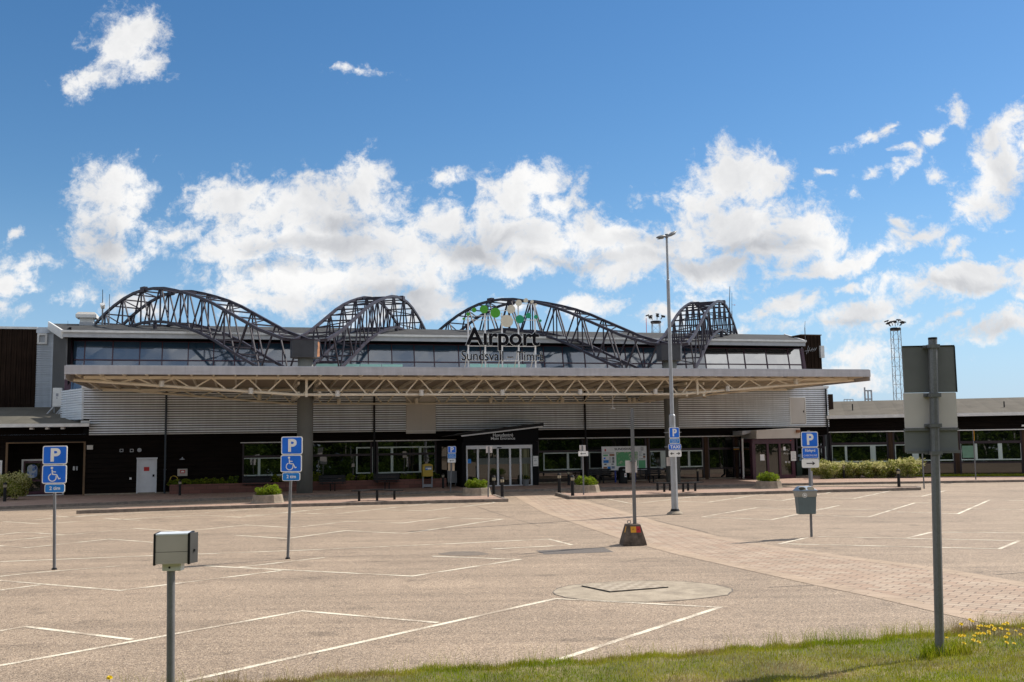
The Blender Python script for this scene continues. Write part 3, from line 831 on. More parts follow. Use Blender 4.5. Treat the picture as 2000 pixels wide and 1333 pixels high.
# dark timber ground floor
a473 = FAC.at(473, 900)[0]; aP0 = FAC.at(15, 900)[0]; aP1 = FAC.at(163, 900)[0]; zP = FAC.at(90, 866)[1]
aD0, aD1, zD0, zD1 = FAC.rect(268, 896, 305, 962)
mb = MB()
lp = laps(.20, ZC0, .262)
profile_wall(mb, FAC, aP1, aD0, lp, 0); profile_wall(mb, FAC, aD1, a473, lp, 0)
profile_wall(mb, FAC, aD0, aD1, [q for q in lp if q[0] > zD1], 0)
profile_wall(mb, FAC, -14, aP0, lp, 0); profile_wall(mb, FAC, aP0, aP1, [q for q in lp if q[0] > zP], 0); profile_wall(mb, FAC, -14, aL, laps(ZC0, 4.0, .25), 0)
profile_wall(mb, FAC, a473, aR + .2, laps(ZW1 + .03, ZC0, .19), -.02)
mb.build('timber_wall', M['wood_dark'], TB)
mb = MB()
mb.fbox(FAC, -14, aP0, .0, .2, -.2, .03); mb.fbox(FAC, aP1, aR, .0, .2, -.2, .035)
mb.build('plinth', M['concrete'], TB)
mb = MB(); mb.fbox(FAC, a473 - .1, FAC.at(892, 860)[0], ZW1 - .0, ZW1 + .05, -.1, .14); mb.fbox(FAC, FAC.at(1047, 860)[0], FAC.at(1460, 850)[0], ZW1 - .0, ZW1 + .05, -.1, .14)
mb.build('window_flashing', M['white_trim'], TB)
# solid behind everything on the ground floor
mb = MB(); mb.fbox(FAC, aP1 + .05, aR - .02, 0, ZC0, -6, -.22); mb.fbox(FAC, -14, aP0 - .05, 0, ZC0, -6, -.06); mb.fbox(FAC, aP0 - .05, aP1 + .05, zP + .02, ZC0, -6, -.06); mb.fbox(FAC, aP0, aP1, 0, zP + .03, -6, -1.5)
mb.build('inner_wall', M['dark'], TB)

def window(fr, parent, u0, u1, v, zs, zt, casements=(), c=0.0, spandrel=True, base=.12, pane='pane_low', posts=(), mull=.10):
    """glazed bay between two pixel columns at row v: outer frame, transom, panes and pale casements"""
    a0, a1 = fr.at(u0, v)[0], fr.at(u1, v)[0]
    zb, z1, z0, ztop = zs, zt[1], zt[0], zt[2]
    f = MB()
    f.fbox(fr, a0, a0 + mull, base, ztop, -.16, c + .0); f.fbox(fr, a1 - mull, a1, base, ztop, -.16, c + .0)
    f.fbox(fr, a0 + mull, a1 - mull, ztop - .05, ztop, -.16, c - .02)
    f.fbox(fr, a0 + mull, a1 - mull, z0, z1, -.16, c - .012); f.fbox(fr, a0 + mull, a1 - mull, zb - .10, zb, -.16, c - .012)
    for u in posts:
        a = fr.at(u, v)[0]; f.fbox(fr, a - .05, a + .05, base, ztop - .05, -.16, c - .03)
    w = f.build('window', M['transom'], parent)
    # panes settle a little out of plumb, each its own way
    cuts = sorted([a0 + mull] + [fr.at(u, v)[0] for u in posts] + [a1 - mull])
    for q0, q1 in zip(cuts[:-1], cuts[1:]):
        for b0, b1 in ((z1, ztop - .05), (zb, z0)):
            tl, tw = (b1 - b0) * math.tan(math.radians(random.uniform(.75, 1.15))), (q1 - q0) * math.tan(math.radians(random.uniform(-.25, .25)))
            p = MB(); p.add([fr.pt(q0, b0, -.098 - max(tw, 0)), fr.pt(q1, b0, -.098 - max(tw, 0) + tw), fr.pt(q1, b1, -.098 - max(tw, 0) + tw - tl), fr.pt(q0, b1, -.098 - max(tw, 0) - tl)], [(0, 1, 2, 3)]); p.build('pane', M[pane], w)
    if spandrel:
        p = MB(); p.fbox(fr, a0 + mull, a1 - mull, base, zb - .10, -.14, -.09); p.build('spandrel', M['pane_low'], w)
    for cs in casements:
        q0, r0, q1, r1 = cs[:4]; bars = cs[4] if len(cs) > 4 else (); solid = cs[5] if len(cs) > 5 else ()
        A0, A1, B0, B1 = fr.rect(q0, r0, q1, r1, -.07); t = .075
        k = MB()
        k.fbox(fr, A0, A0 + t, B0, B1, -.098, -.03); k.fbox(fr, A1 - t, A1, B0, B1, -.098, -.03)
        k.fbox(fr, A0 + t, A1 - t, B1 - t, B1, -.098, -.032); k.fbox(fr, A0 + t, A1 - t, B0, B0 + t, -.098, -.032)
        for x in bars:
            A = fr.at(x, (r0 + r1) / 2, -.07)[0]; k.fbox(fr, A - .07, A + .07, B0 + t, B1 - t, -.098, -.034)
        for x0, x1 in solid:
            k.fbox(fr, fr.at(x0, (r0 + r1) / 2, -.07)[0], fr.at(x1, (r0 + r1) / 2, -.07)[0], B0 + t, B1 - t, -.098, -.036)
        k.build('casement', M['casement'], w)
    return w
ZT = (ZT0, ZT1, ZW1)
window(FAC, TB, 473, 727, 905, ZS, ZT, [(473.5, 893.5, 560, 930, (506,)), (695.5, 873.5, 728, 925.5)], posts=(583,))
window(FAC, TB, 735, 853, 905, ZS, ZT, [(736, 872.5, 851.5, 924, (765.5, 820.5))])
mb = MB(); mb.fbox(FAC, FAC.at(853, 900)[0], FAC.at(905, 900)[0], .12, ZW1 + .03, -.3, -.03); mb.build('dark_panel', M['dark'], TB)
mb = MB(); A = FAC.rect(863, 873, 873, 938); mb.fbox(FAC, A[0], A[1], A[2], A[3], -.04, -.02); mb.build('narrow_window', M['pane_low'], TB)
window(FAC, TB, 1050, 1141, 905, ZS, ZT, [(1061, 884, 1137, 918.5, (1109,))])
window(FAC, TB, 1146, 1264, 905, ZS, ZT, [(1150, 882.5, 1204, 916)])
window(FAC, TB, 1267, 1376, 900, ZS, ZT, [(1267.5, 880, 1373, 913.5, (1345.5,), ((1290, 1302),))])
window(FAC, TB, 1383, 1436, 895, ZS, ZT)
window(FAC, TB, 1441, 1476, 895, ZS, ZT, [(1443.5, 860, 1463.5, 925)])
window(FAC, TB, 1556, aR and 1612, 890, ZS, ZT, [(1570, 873, 1613, 906, (1598,))])
for x0, x1 in ((1141, 1146), (1264, 1267), (1376, 1383), (1436, 1441)):
    mb = MB(); mb.fbox(FAC, FAC.at(x0, 900)[0] + .005, FAC.at(x1, 900)[0] - .005, .12, ZW1, -.15, .05); mb.build('timber_post', M['wood_brown'], TB)

# white service door, boxes and vents on the timber wall
mb = MB(); mb.fbox(FAC, aD0 + .03, aD1 - .03, .16, zD1 - .03, -.1, -.015)
dr = mb.build('service_door', M['door_white'], TB)
mb = MB(); mb.fbox(FAC, aD0 - .05, aD1 + .06, zD1 - .03, zD1 + .05, -.1, .07); mb.fbox(FAC, aD0 - .03, aD0 + .035, .16, zD1 - .03, -.1, .05); mb.fbox(FAC, aD1 - .035, aD1 + .03, .16, zD1 - .03, -.1, .05); mb.build('door_frame', M['door_white'], dr)
def rect_part(fr, name, px, c0, c1, mat_, parent):
    A = fr.rect(*px); q = MB(); q.fbox(fr, A[0], A[1], A[2], A[3], c0, c1); return q.build(name, mat_, parent)
def notice(fr, px, c, parent):
    r = rect_part(fr, 'notice', px, c, c + .006, M['red'], parent)
    A = fr.rect(px[0] + 1.3, px[1] + 1.2, px[2] - 1.3, px[3] - 1.6); q = MB()
    a, b = (A[0] + A[1]) / 2, A[2]; R0 = (A[1] - A[0]) / 2
    q.fpoly(fr, [(a + R0 * math.cos(math.pi * i / 12), b + (A[3] - A[2]) * math.sin(math.pi * i / 12)) for i in range(13)], c + .006, c + .009)
    q.build('notice_print', M['sign_white'], r)
A = FAC.rect(281, 912.5, 291.5, 920.5); r = MB(); r.fbox(FAC, A[0], A[1], A[2], A[3], -.015, -.009); r = r.build('notice', M['red'], dr)
rect_part(FAC, 'door_handle', (298, 927, 301.5, 931.5), -.01, .04, M['black_metal'], dr)
bx = MB(); A = FAC.rect(347, 916, 366.5, 930); bx.fbox(FAC, A[0], A[1], A[2], A[3], .02, .2)
bx = bx.build('electric_box', M['box_cream'], TB, bevel=.01); notice(FAC, (352, 918.5, 362, 924.5), .2, bx)
rect_part(FAC, 'vent', (234, 877.3, 241, 883.3), .02, .06, M['grey_trim'], TB); rect_part(FAC, 'vent', (254, 877.3, 261, 883.3), .02, .06, M['grey_trim'], TB)
for px in ((235.2, 878.3, 239.8, 882.3), (255.2, 878.3, 259.8, 882.3)): rect_part(FAC, 'vent_mesh', px, .055, .063, M['dark'], TB)
mb = MB(); a, b = FAC.at(272.5, 879.5); mb.fpoly(FAC, disc(a, b, .11), .02, .07)
for k in (-.05, 0, .05): mb.fbox(FAC, a - .08, a + .08, b + k - .012, b + k + .012, .07, .085)
mb.build('round_vent', M['grey_trim'], TB)
rect_part(FAC, 'loudspeaker', (170.5, 870, 182, 878.5), .02, .16, M['panel'], TB); rect_part(FAC, 'socket', (253, 933, 257, 937), .02, .07, M['sign_white'], TB)
mb = MB(); a, b = FAC.at(356.5, 897); mb.lathe(FAC.pt(a, b, .22), [(.14, -.03), (.13, 0), (.03, .04), (.03, .1)], 14); mb.tube(FAC.pt(a, b + .1, .22), FAC.pt(a, b + .1, 0), .015, n=6); mb.build('wall_lamp', M['grey_trim'], TB)

# downpipes
for u, y0, y1 in ((324.5, 768, 966), (731, 776, 936), (1142.5, 776, 938), (1614.5, 758, 935)):
    a = FAC.at(u, 800, OC + .09)[0]; mb = MB(); b0 = ZC1 - .05 if u != 1614.5 else ZC1 - .05
    mb.tube(FAC.pt(a, .13, OC + .09), FAC.pt(a, b0, OC + .09), .055, n=10)
    for z in (1.4, 3.3, 4.7): mb.fbox(FAC, a - .075, a + .075, z, z + .05, OC - .05, OC + .1)
    mb.build('downpipe', M['black_metal'] if u > 400 else simple('pipe_blue', (.03, .045, .06), .4), TB)

# ---- upper storey: glazing leaning back under a broad eave
MUL = [140, 164, 219, 272, 316, 367, 417, 458, 505, 552, 597, 641, 685, 720, 766, 810, 849, 897, 940, 980, 1022, 1064, 1101, 1144, 1187, 1224, 1260, 1300, 1341, 1380, 1424, 1457, 1500, 1543, 1568]
ZE0, ZE1 = 9.16, 9.52
LEAN = .20                                   # metres back for each metre up
ZG0, ZG1 = 6.02, 9.09
def gl(a, z, c): return UPF.pt(a, z, c - (z - 7.4) * LEAN)
ams = [UPF.at(u, 705)[0] for u in MUL]
zt0, zt1 = 7.86, 7.93
fr_ = MB()
def gbox(mb, a0, a1, z0, z1, c0, c1, m=0):
    mb.hexa([gl(a0, z0, c1), gl(a1, z0, c1), gl(a1, z0, c0), gl(a0, z0, c0), gl(a0, z1, c1), gl(a1, z1, c1), gl(a1, z1, c0), gl(a0, z1, c0)], m)
for i in range(len(ams) - 1):
    a0, a1 = ams[i], ams[i + 1]
    right = MUL[i] >= 1380
    f = MB()
    gbox(f, a0 - .03, a0 + .03, ZG0, ZG1, -.06, .03); gbox(f, a0 + .03, a1 - .03, zt0, zt1, -.06, .02); gbox(f, a0 + .03, a1 - .03, ZG1 - .06, ZG1, -.06, .02)
    if i == len(ams) - 2: gbox(f, a1 - .03, a1 + .03, ZG0, ZG1, -.06, .03)
    w = f.build('window', M['purple'], TB)
    jit = [random.uniform(-.012, .012) for _ in range(8)]
    for n_, (z0, z1) in enumerate(((ZG0, zt0), (zt1, ZG1 - .06))):
        p = MB(); j = jit[n_ * 4:]
        p.add([gl(a0 + .03, z0, -.02 + j[0]), gl(a1 - .03, z0, -.02 + j[1]), gl(a1 - .03, z1, -.02 + j[2]), gl(a0 + .03, z1, -.02 + j[3])], [(0, 1, 2, 3)])
        p.build('pane', M['pane_mirror' if right else 'pane_high'], w)
mb = MB(); gbox(mb, ams[0] - .32, ams[0] - .03, ZG0, ZG1, -.1, .06); mb.build('purple_jamb', M['purple'], TB)
mb = MB(); gbox(mb, ams[-1] + .03, ams[-1] + .25, ZG0, ZG1, -.1, .06); mb.build('purple_jamb', M['purple'], TB)
# roof: eave, sloping deck with oblique verges
aE0, aE1 = UPF.at(122, 655, .7)[0], UPF.at(1572, 668, .7)[0]
RD = Frame(UPF.pt(0, 0, -6.0), FANG)
r0 = RD.at(95, 637)[0]; r1 = RD.at(1532, 652)[0]; ZR = 10.72
mb = MB()
mb.hexa([UPF.pt(aE0, ZE0, .75), UPF.pt(aE1, ZE0, .75), UPF.pt(aE1, ZE0, .55), UPF.pt(aE0, ZE0, .55), UPF.pt(aE0, ZE1 - .06, .75), UPF.pt(aE1, ZE1 - .06, .75), UPF.pt(aE1, ZE1 - .06, .55), UPF.pt(aE0, ZE1 - .06, .55)])
mb.build('eave_fascia', M['grey_trim'], TB)
mb = MB(); mb.fbox(UPF, aE0 - .05, aE1 + .05, ZE1 - .08, ZE1 + .05, .5, .86); mb.build('gutter', M['white_trim'], TB)
mb = MB()
V = [UPF.pt(aE0, ZE1 + .04, .7), UPF.pt(aE1, ZE1 + .04, .7), RD.pt(r1, ZR, 0), RD.pt(r0, ZR, 0), RD.pt(r0, 9.7, -9), RD.pt(r1, 9.7, -9)]
mb.add(V, [(0, 1, 2, 3), (3, 2, 5, 4)]); mb.build('roof', M['roof_felt'], TB)
mb = MB(); mb.beam(UPF.pt(aE0, ZE1 - .2, .75), RD.pt(r0, ZR - .12, 0), .1, .5); mb.build('verge_board', M['white_trim'], TB); mb = MB(); mb.beam(UPF.pt(aE1, ZE1 - .05, .75), RD.pt(r1, ZR - .03, 0), .1, .2); mb.build('verge_board', M['white_trim'], TB)
mb = MB(); mb.hexa([UPF.pt(aE0 + .1, ZE0 + .03, .6), UPF.pt(aE1 - .1, ZE0 + .03, .6), RD.pt(r1 - 1, ZE0 + .03, -8), RD.pt(r0 + .3, ZE0 + .03, -8), UPF.pt(aE0 + .1, ZE0 + .12, .6), UPF.pt(aE1 - .1, ZE0 + .12, .6), RD.pt(r1 - 1, ZE0 + .12, -8), RD.pt(r0 + .3, ZE0 + .12, -8)])
mb.build('soffit', M['dark'], TB)

# left end: slatted screen, blue ribbed strip, louvre and timber block
s0 = UPF.pt(UPF.at(131, 690, .3)[0], 0, .3); e0 = FAC.pt(0, 0, -9.0)
SC = Frame(s0, 0); pA_ = s0; q = atd(103, 700, s0.y + 5.5)
dirv = Vector((s0.x - q.x, s0.y - q.y, 0)); SC = Frame((q.x, q.y, 0), math.atan2(dirv.y, dirv.x)); Lsc = dirv.length
mb = MB()
for i in range(13):
    a = Lsc * (i + .5) / 13; mb.fbox(SC, a - Lsc / 13 * .24, a + Lsc / 13 * .24, 4.6, 9.5 + .5 * (1 - a / Lsc), -.03, .01)
mb.fbox(SC, 0, Lsc, 4.6, 9.8, -.2, -.08, 1); mb.fbox(SC, 0, Lsc, 7.2, 7.3, -.075, -.035)
mb.build('slat_screen', [M['sign_back_green'], M['dark']], TB)
B9 = Frame((q.x, q.y, 0), FANG)
mb = MB(); lft = s0 + Vector((.35, .1, 0)); lfb = Vector((q.x + .3, q.y + .3, 0)); P = [UPF.pt(ams[0] - .1, 0, -.35), UPF.pt(ams[-1] + .2, 0, -.35), UPF.pt(ams[-1] + .6, 0, -11), UPF.pt(ams[0] + 2, 0, -11), lfb, lft]
P2 = [UPF.pt(ams[0] - .1, 0, -.75)] + [UPF.pt(ams[-1] + .2, 0, -.75)] + P[2:]
n = len(P); mb.add([(p.x, p.y, 5.9) for p in P] + [(p.x, p.y, 9.2) for p in P2], [tuple(range(n - 1, -1, -1)), tuple(range(n, 2 * n))] + [(i, (i + 1) % n, n + (i + 1) % n, n + i) for i in range(n)]); mb.build('upper_wall', M['dark'], TB)
x0, x1 = B9.at(70, 740)[0], B9.at(99, 740)[0]
zt_ = B9.at(60, 640)[1]; zb_ = B9.at(60, 797)[1]
mb = MB(); profile_wall(mb, B9, x0, x1, ribs(zb_ - .6, B9.at(85, 675)[1], .15, .06), .05); mb.build('blue_cladding', M['cladding_blue'], TB)
mb = MB(); mb.fbox(B9, x0 - .05, 0.1, zb_ - .8, zt_, -6, -.02); mb.build('rear_wall', M['cladding_blue'], TB)
mb = MB(); mb.fbox(B9, x0 - .05, .35, B9.at(85, 651)[1], zt_ + .02, -.1, .08); mb.fbox(B9, x1, x1 + .25, zb_ - .6, B9.at(85, 651)[1], -.1, .1); mb.build('corner_trim', M['cladding_blue'], TB)
A = B9.rect(73.5, 652, 93, 673)
mb = MB(); t = .12
mb.fbox(B9, A[0], A[1], A[2], A[2] + t, 0, .16); mb.fbox(B9, A[0], A[1], A[3] - t, A[3], 0, .16); mb.fbox(B9, A[0], A[0] + t, A[2] + t, A[3] - t, 0, .16); mb.fbox(B9, A[1] - t, A[1], A[2] + t, A[3] - t, 0, .16)
mb.fbox(B9, A[0] + t, A[1] - t, A[2] + t, A[3] - t, 0, .06, 1); mb.build('louvre', [M['white_trim'], M['grey_trim']], TB)
x00 = B9.at(-260, 740)[0]
mb = MB()
k = 0; a = x00
while a < x0 - .02:
    w = .15; d = .03 if k % 2 else 0.0; mb.fbox(B9, a, min(a + w - .012, x0), zb_ - .9, zt_ - .12, -5, .04 + d); a += w; k += 1
mb.build('timber_block', M['wood_vert'], TB)
mb = MB(); mb.fbox(B9, x00, x0, zt_ - .12, zt_ + .03, -5.2, .12); mb.build('parapet_trim', M['white_trim'], TB)

# right end: timber tower with a white cabinet
T9 = Frame(UPF.pt(0, 0, -1.5), FANG)
x0, x1 = T9.at(1566, 690)[0], T9.at(1605, 690)[0]; zt_ = T9.at(1590, 655.5)[1]
mb = MB(); a = x0; k = 0
while a < x1 - .05:
    d = .03 if k % 2 else 0.0; mb.fbox(T9, a, min(a + .138, x1), 5.8, zt_, -5, d); a += .15; k += 1
mb.build('timber_tower', M['wood_vert'], TB)
mb = MB(); mb.fbox(T9, x0 - .05, x1 + .03, zt_, zt_ + .06, -5.1, .06); mb.build('tower_trim', M['wood_edge'], TB)
A = T9.rect(1601, 676, 1608, 699.5, .1); mb = MB(); mb.fbox(T9, A[0], A[1], A[2], A[3], .04, .25); mb.build('white_cabinet', M['white_trim'], TB)
mb = MB(); mb.fbox(FAC, aR + .02, aR + 2.0, 4.2, 5.6, -6, -2.2); mb.build('rear_block', M['wood_vert'], TB)

# ---- left wing: low roof over the timber wall, recessed porch
LWG = thing('low_wing', FAC.pt(-6, 0, 0), 'low timber wing with a dark felt roof and recessed doorway beyond the ribbed facade', 'building wing')
ZEV = FAC.at(90, 829, .8)[1]; ZEV0 = FAC.at(90, 834.5, .8)[1]
bk = Frame(FAC.pt(0, 0, -8), FANG); zbk = bk.at(60, 796)[1]
aEnd = FAC.at(174, 830, .8)[0]
mb = MB(); mb.hexa([FAC.pt(-16, ZEV - .1, .8), FAC.pt(aEnd, ZEV - .1, .8), FAC.pt(aEnd - 1.8, zbk - .1, -8), FAC.pt(-16, zbk - .1, -8), FAC.pt(-16, ZEV, .8), FAC.pt(aEnd, ZEV, .8), FAC.pt(aEnd - 1.8, zbk, -8), FAC.pt(-16, zbk, -8)])
mb.add([FAC.pt(aEnd - 2.6, zbk - .7, -4), FAC.pt(aEnd, ZEV, .6), FAC.pt(aEnd + .5, ZEV, .3), FAC.pt(aEnd - 2, zbk - .2, -6)], [(0, 1, 2, 3)])
mb.build('roof', M['roof_dark'], LWG)
mb = MB(); mb.fbox(FAC, -16, aEnd + .02, ZEV0, ZEV + .03, .78, .92)
g = mb.build('gutter', M['white_trim'], LWG)
for u in (62, 92.5, 122.5):
    a = FAC.at(u, 837, .6)[0]; mb = MB(); mb.fbox(FAC, a - .08, a + .08, ZEV0 - .12, ZEV0, .3, .76); mb.build('bracket', M['white_trim'], g)
mb = MB(); mb.fbox(FAC, -16, aEnd - .05, ZEV0 - .02, ZEV0 + .05, .02, .77); mb.build('soffit', M['wood_dark'], LWG)
mb = MB()
mb.fbox(FAC, aP0 - .1, aP0, .12, zP, -.1, .07); mb.fbox(FAC, aP1, aP1 + .1, .12, zP, -.1, .07); mb.fbox(FAC, aP0 - .1, aP1 + .1, zP, zP + .06, -.1, .075)
mb.build('porch_frame', M['wood_edge'], LWG)
mb = MB(); mb.fbox(FAC, aP0, aP1, .1, zP, -1.5, -1.3); mb.fbox(FAC, aP0 - .05, aP0, .1, zP, -1.4, -.05); mb.fbox(FAC, aP1, aP1 + .05, .1, zP, -1.4, -.05); mb.build('porch_wall', M['wood_dark'], LWG)
A = FAC.rect(42, 897, 126, 966, -1.3); mb = MB(); t = .09
mb.fbox(FAC, A[0], A[0] + t, .12, A[3], -1.3, -1.2); mb.fbox(FAC, A[1] - t, A[1], .12, A[3], -1.3, -1.2); mb.fbox(FAC, A[0] + t, A[1] - t, A[3] - t, A[3], -1.3, -1.2); mb.fbox(FAC, A[0] + t, A[1] - t, .12, .17, -1.3, -1.2)
d = mb.build('porch_door', M['white_trim'], LWG)
mb = MB(); mb.fbox(FAC, A[0] + t, A[1] - t, .17, A[3] - t, -1.3, -1.25); mb.build('door_leaf', M['purple'], d)
for px in ((49, 905, 79, 937), (49, 941, 79, 960)):
    B = FAC.rect(*px, -1.25); mb = MB(); mb.fbox(FAC, B[0], B[1], B[2], B[3], -1.25, -1.235); mb.build('door_pane', M['pane_door'], d)
B = FAC.rect(53, 908, 73, 934, -1.23); mb = MB(); mb.fpoly(FAC, rrect(B[0], B[1], B[2], B[3], .2, 6), -1.236, -1.228); mb.build('window_poster', M['poster'], d)
rect_part(FAC, 'switch_plate', (136, 912, 139.5, 920), -1.3 + .0, -1.1, M['white_trim'], LWG); rect_part(FAC, 'switch_plate', (142.5, 912, 145, 920), -1.3, -1.1, M['white_trim'], LWG)
A = FAC.rect(-40, 900, 4, 940); mb = MB(); mb.fbox(FAC, A[0], A[1], A[2], A[3], 0, .05); w = mb.build('window', M['white_trim'], LWG)
mb = MB(); mb.fbox(FAC, A[0] + .1, A[1] - .1, A[2] + .1, A[3] - .1, .03, .056); mb.build('pane', M['pane_low'], w)
mb = MB(); p = FAC.pt(FAC.at(13.5, 803)[0], 0, -5); a, b = bk.at(13.5, 806); mb.tube(bk.pt(a, b - .6, 1), bk.pt(a, b + .1, 1), .04, n=8); mb.build('roof_pipe', M['white_trim'], LWG)

# ---- right wing
RWG = thing('side_wing', RW.pt(10, 0, 0), 'single storey side wing with pale felt roof and a row of white framed windows', 'building wing')
zE1, zE0 = RW.at(1720, 811, .5)[1], RW.at(1720, 816.5, .5)[1]
rb = Frame(RW.pt(0, 0, -7), RW.ang); zr = rb.at(1750, 782)[1]
LWR = 34
mb = MB(); mb.hexa([RW.pt(-.1, zE1 - .1, .5), RW.pt(LWR, zE1 - .1, .5), RW.pt(LWR, zr - .1, -7), RW.pt(-1.2, zr - .1, -7), RW.pt(-.1, zE1, .5), RW.pt(LWR, zE1, .5), RW.pt(LWR, zr, -7), RW.pt(-1.2, zr, -7)])
mb.add([RW.pt(-1.2, zr, -7), RW.pt(LWR, zr, -7), RW.pt(LWR, zr - 1.5, -14), RW.pt(-1.2, zr - 1.5, -14)], [(0, 1, 2, 3)])
mb.build('roof', M['roof_pale'], RWG)
mb = MB(); mb.fbox(RW, -.1, LWR, zE0, zE1 + .02, .48, .6); mb.build('gutter', M['white_trim'], RWG)
for u, v_ in ((1665, 793), (1961, 788)):
    a, b = rb.at(u, v_, 5); mb = MB(); mb.tube(rb.pt(a, b - .5, 5), rb.pt(a, b + .12, 5), .04, n=8); mb.build('roof_pipe', M['black_metal'], RWG)
zW = RW.at(1720, 843.5)[1]
mb = MB(); profile_wall(mb, RW, -.05, LWR, laps(zW + .03, zE0 + .05, .2), .02); mb.build('timber_wall', M['wood_dark'], RWG)
mb = MB(); mb.fbox(RW, .0, LWR, zW - .02, zW + .04, -.1, .14); mb.build('window_flashing', M['white_trim'], RWG)
mb = MB(); mb.fbox(RW, 0, LWR, 0, zE0 + .06, -7, -.2); mb.build('inner_wall', M['dark'], RWG)
mb = MB(); mb.fbox(RW, 0, LWR, 0, .2, -.2, .03); mb.build('plinth', M['concrete'], RWG)
z1_, z0_ = RW.at(1800, 863)[1], RW.at(1800, 868)[1]; zs_ = RW.at(1800, 903)[1]
ZTR = (z0_, z1_, zW)
window(RW, RWG, 1622, 1736, 885, zs_, ZTR, [(1624, 869.5, 1735.5, 903, (1652.5,), ((1700, 1710.5),))])
window(RW, RWG, 1745, 1865, 882, zs_, ZTR, [(1747.5, 867.5, 1863, 900.5, (), ((1781.5, 1794), (1820, 1832)))])
window(RW, RWG, 1873.5, 1998, 880, zs_, ZTR, [(1875, 864, 1996, 899, (1906.5,), ((1949.5, 1957.5),))])
window(RW, RWG, 2005, 2130, 878, zs_, ZTR, [(2008, 862, 2126, 897, (2040,), ((2080, 2090),))])
for x0, x1 in ((1736, 1745), (1865, 1873.5), (1998, 2005)):
    mb = MB(); mb.fbox(RW, RW.at(x0, 885)[0] + .004, RW.at(x1, 885)[0] - .004, .12, zW - .02, -.15, .06); mb.build('timber_post', M['wood_brown'], RWG)
A = RW.rect(1879.5, 871, 1904, 894.5, -.09); mb = MB(); mb.fbox(RW, A[0], A[1], A[2], A[3], -.098, -.094); mb.build('blind', simple('blind', (.16, .30, .20), .5), RWG)
mb = MB(); A = RW.rect(1994.5, 830, 1999, 833.5); mb.fbox(RW, A[0], A[1], A[2], A[3], .03, .2); mb.build('wall_lamp', M['white_trim'], RWG)
# ------------------------------------------------------------------ canopy
CN = thing('canopy', CAN.pt(A2 / 2, 0, 0), 'long flat drop-off canopy on cream steel trusses and two thick concrete columns', 'canopy')
CF, CB = 4.8, -3.65
CA0, CA1 = -11.2, 31.45
def ztop(c): return 6.10 - .235 * (3.4 - c) / 6.8       # underside of the deck, falling slightly to the back
mb = MB()
def slopebox(mb, a0, a1, c0, c1, lo, hi, m=0):
    P = CAN.pt
    mb.hexa([P(a0, ztop(c1) + lo, c1), P(a1, ztop(c1) + lo, c1), P(a1, ztop(c0) + lo, c0), P(a0, ztop(c0) + lo, c0), P(a0, ztop(c1) + hi, c1), P(a1, ztop(c1) + hi, c1), P(a1, ztop(c0) + hi, c0), P(a0, ztop(c0) + hi, c0)], m)
slopebox(mb, CA0 + .05, CA1 - .05, CB + .05, CF - .06, .06, .22); mb.build('deck', M['soffit'], CN)
mb = MB()
zf = 6.07; edge = [0]
for i in range(8):
    a0 = CA0 + (CA1 - CA0) * i / 8; a1 = CA0 + (CA1 - CA0) * (i + 1) / 8
    mb.fbox(CAN, a0 + (.003 if i else 0), a1 - .003, zf, zf + .40, CF - .05, CF + random.uniform(-.004, .004))
mb.fbox(CAN, CA0, CA0 + .05, 5.84, 6.36, CB, CF - .05); mb.fbox(CAN, CA1 - .05, CA1, 5.84, 6.40, CB, CF - .05); mb.fbox(CAN, CA0 + .05, CA1 - .05, 5.8, 6.3, CB - .01, CB + .05)
mb.build('fascia', M['fascia'], CN)
mb = MB(); mb.fbox(CAN, CA0 + .05, CA1 - .05, zf + .37, zf + .43, CF - .3, CF - .06); mb.build('edge_flashing', M['grey_trim'], CN)
# joists
mb = MB(); slopebox(mb, -.035, .035, CB + .06, CF - .06, -.10, .06)
j0 = mb.build('joist', M['cream'], CN)
n = 42
for i in range(n):
    a = CA0 + .5 + (CA1 - CA0 - 1.0) * i / (n - 1)
    o = j0 if i == 0 else j0.copy()
    if i: COL.objects.link(o)
    o.location = CAN.x * a
# trusses
def zlow(a, lift):
    if a < -.6: t = (-.6 - a) / 10.4; return 5.17 + .72 * min(t, 1) ** 1.0 + lift * (1 - min(t, 1))
    if a > 20.3: t = (a - 20.3) / 10.9; return 5.18 + .80 * min(t, 1) + lift * (1 - min(t, 1))
    return 5.17 + lift
def truss(c, lift, p0, tube):
    zt = lambda a: ztop(c) - .06 + (a > 99)
    mb = MB(); mb.fbox(CAN, CA0 + .65, CA1 - .6, ztop(c) - .17, ztop(c) - .03, c - .07, c + .07)
    tr = mb.build('truss', M['cream'], CN)
    ks = [-11.0, -8.5, -6, -3.2, -.6, 20.3, 23, 26, 29, 31.25]
    mb = MB(); pts = [CAN.pt(a, zlow(a, lift), c) for a in ks]
    mb.pipe(pts, tube, 10); mb.build('bottom_chord', M['cream'], tr)
    p = 1.72; a = CA0 + 1.3; k = 0
    while a < CA1 - 1.3:
        zb = zlow(a + p / 2, lift) + .03; zu = ztop(c) - .15
        if zu - zb > .12:
            for s in (-1, 1):
                am = a + p / 2
                mb = MB(); mb.beam(CAN.pt(am - s * p * .46, zu, c), CAN.pt(am - s * p * .08, zb, c), .066, .066); mb.build('diagonal', M['cream'], tr)
        a += p
    for a in (-.15, A2 + .05):
        mb = MB(); mb.fbox(CAN, a - .06, a + .06, zlow(a, lift) - .12, ztop(c) - .1, c + .07, c + .13); mb.build('truss_post', M['cream'], tr)
    return tr
truss(3.4, 0.0, 0, .075); truss(-3.4, -.20, 0, .06)
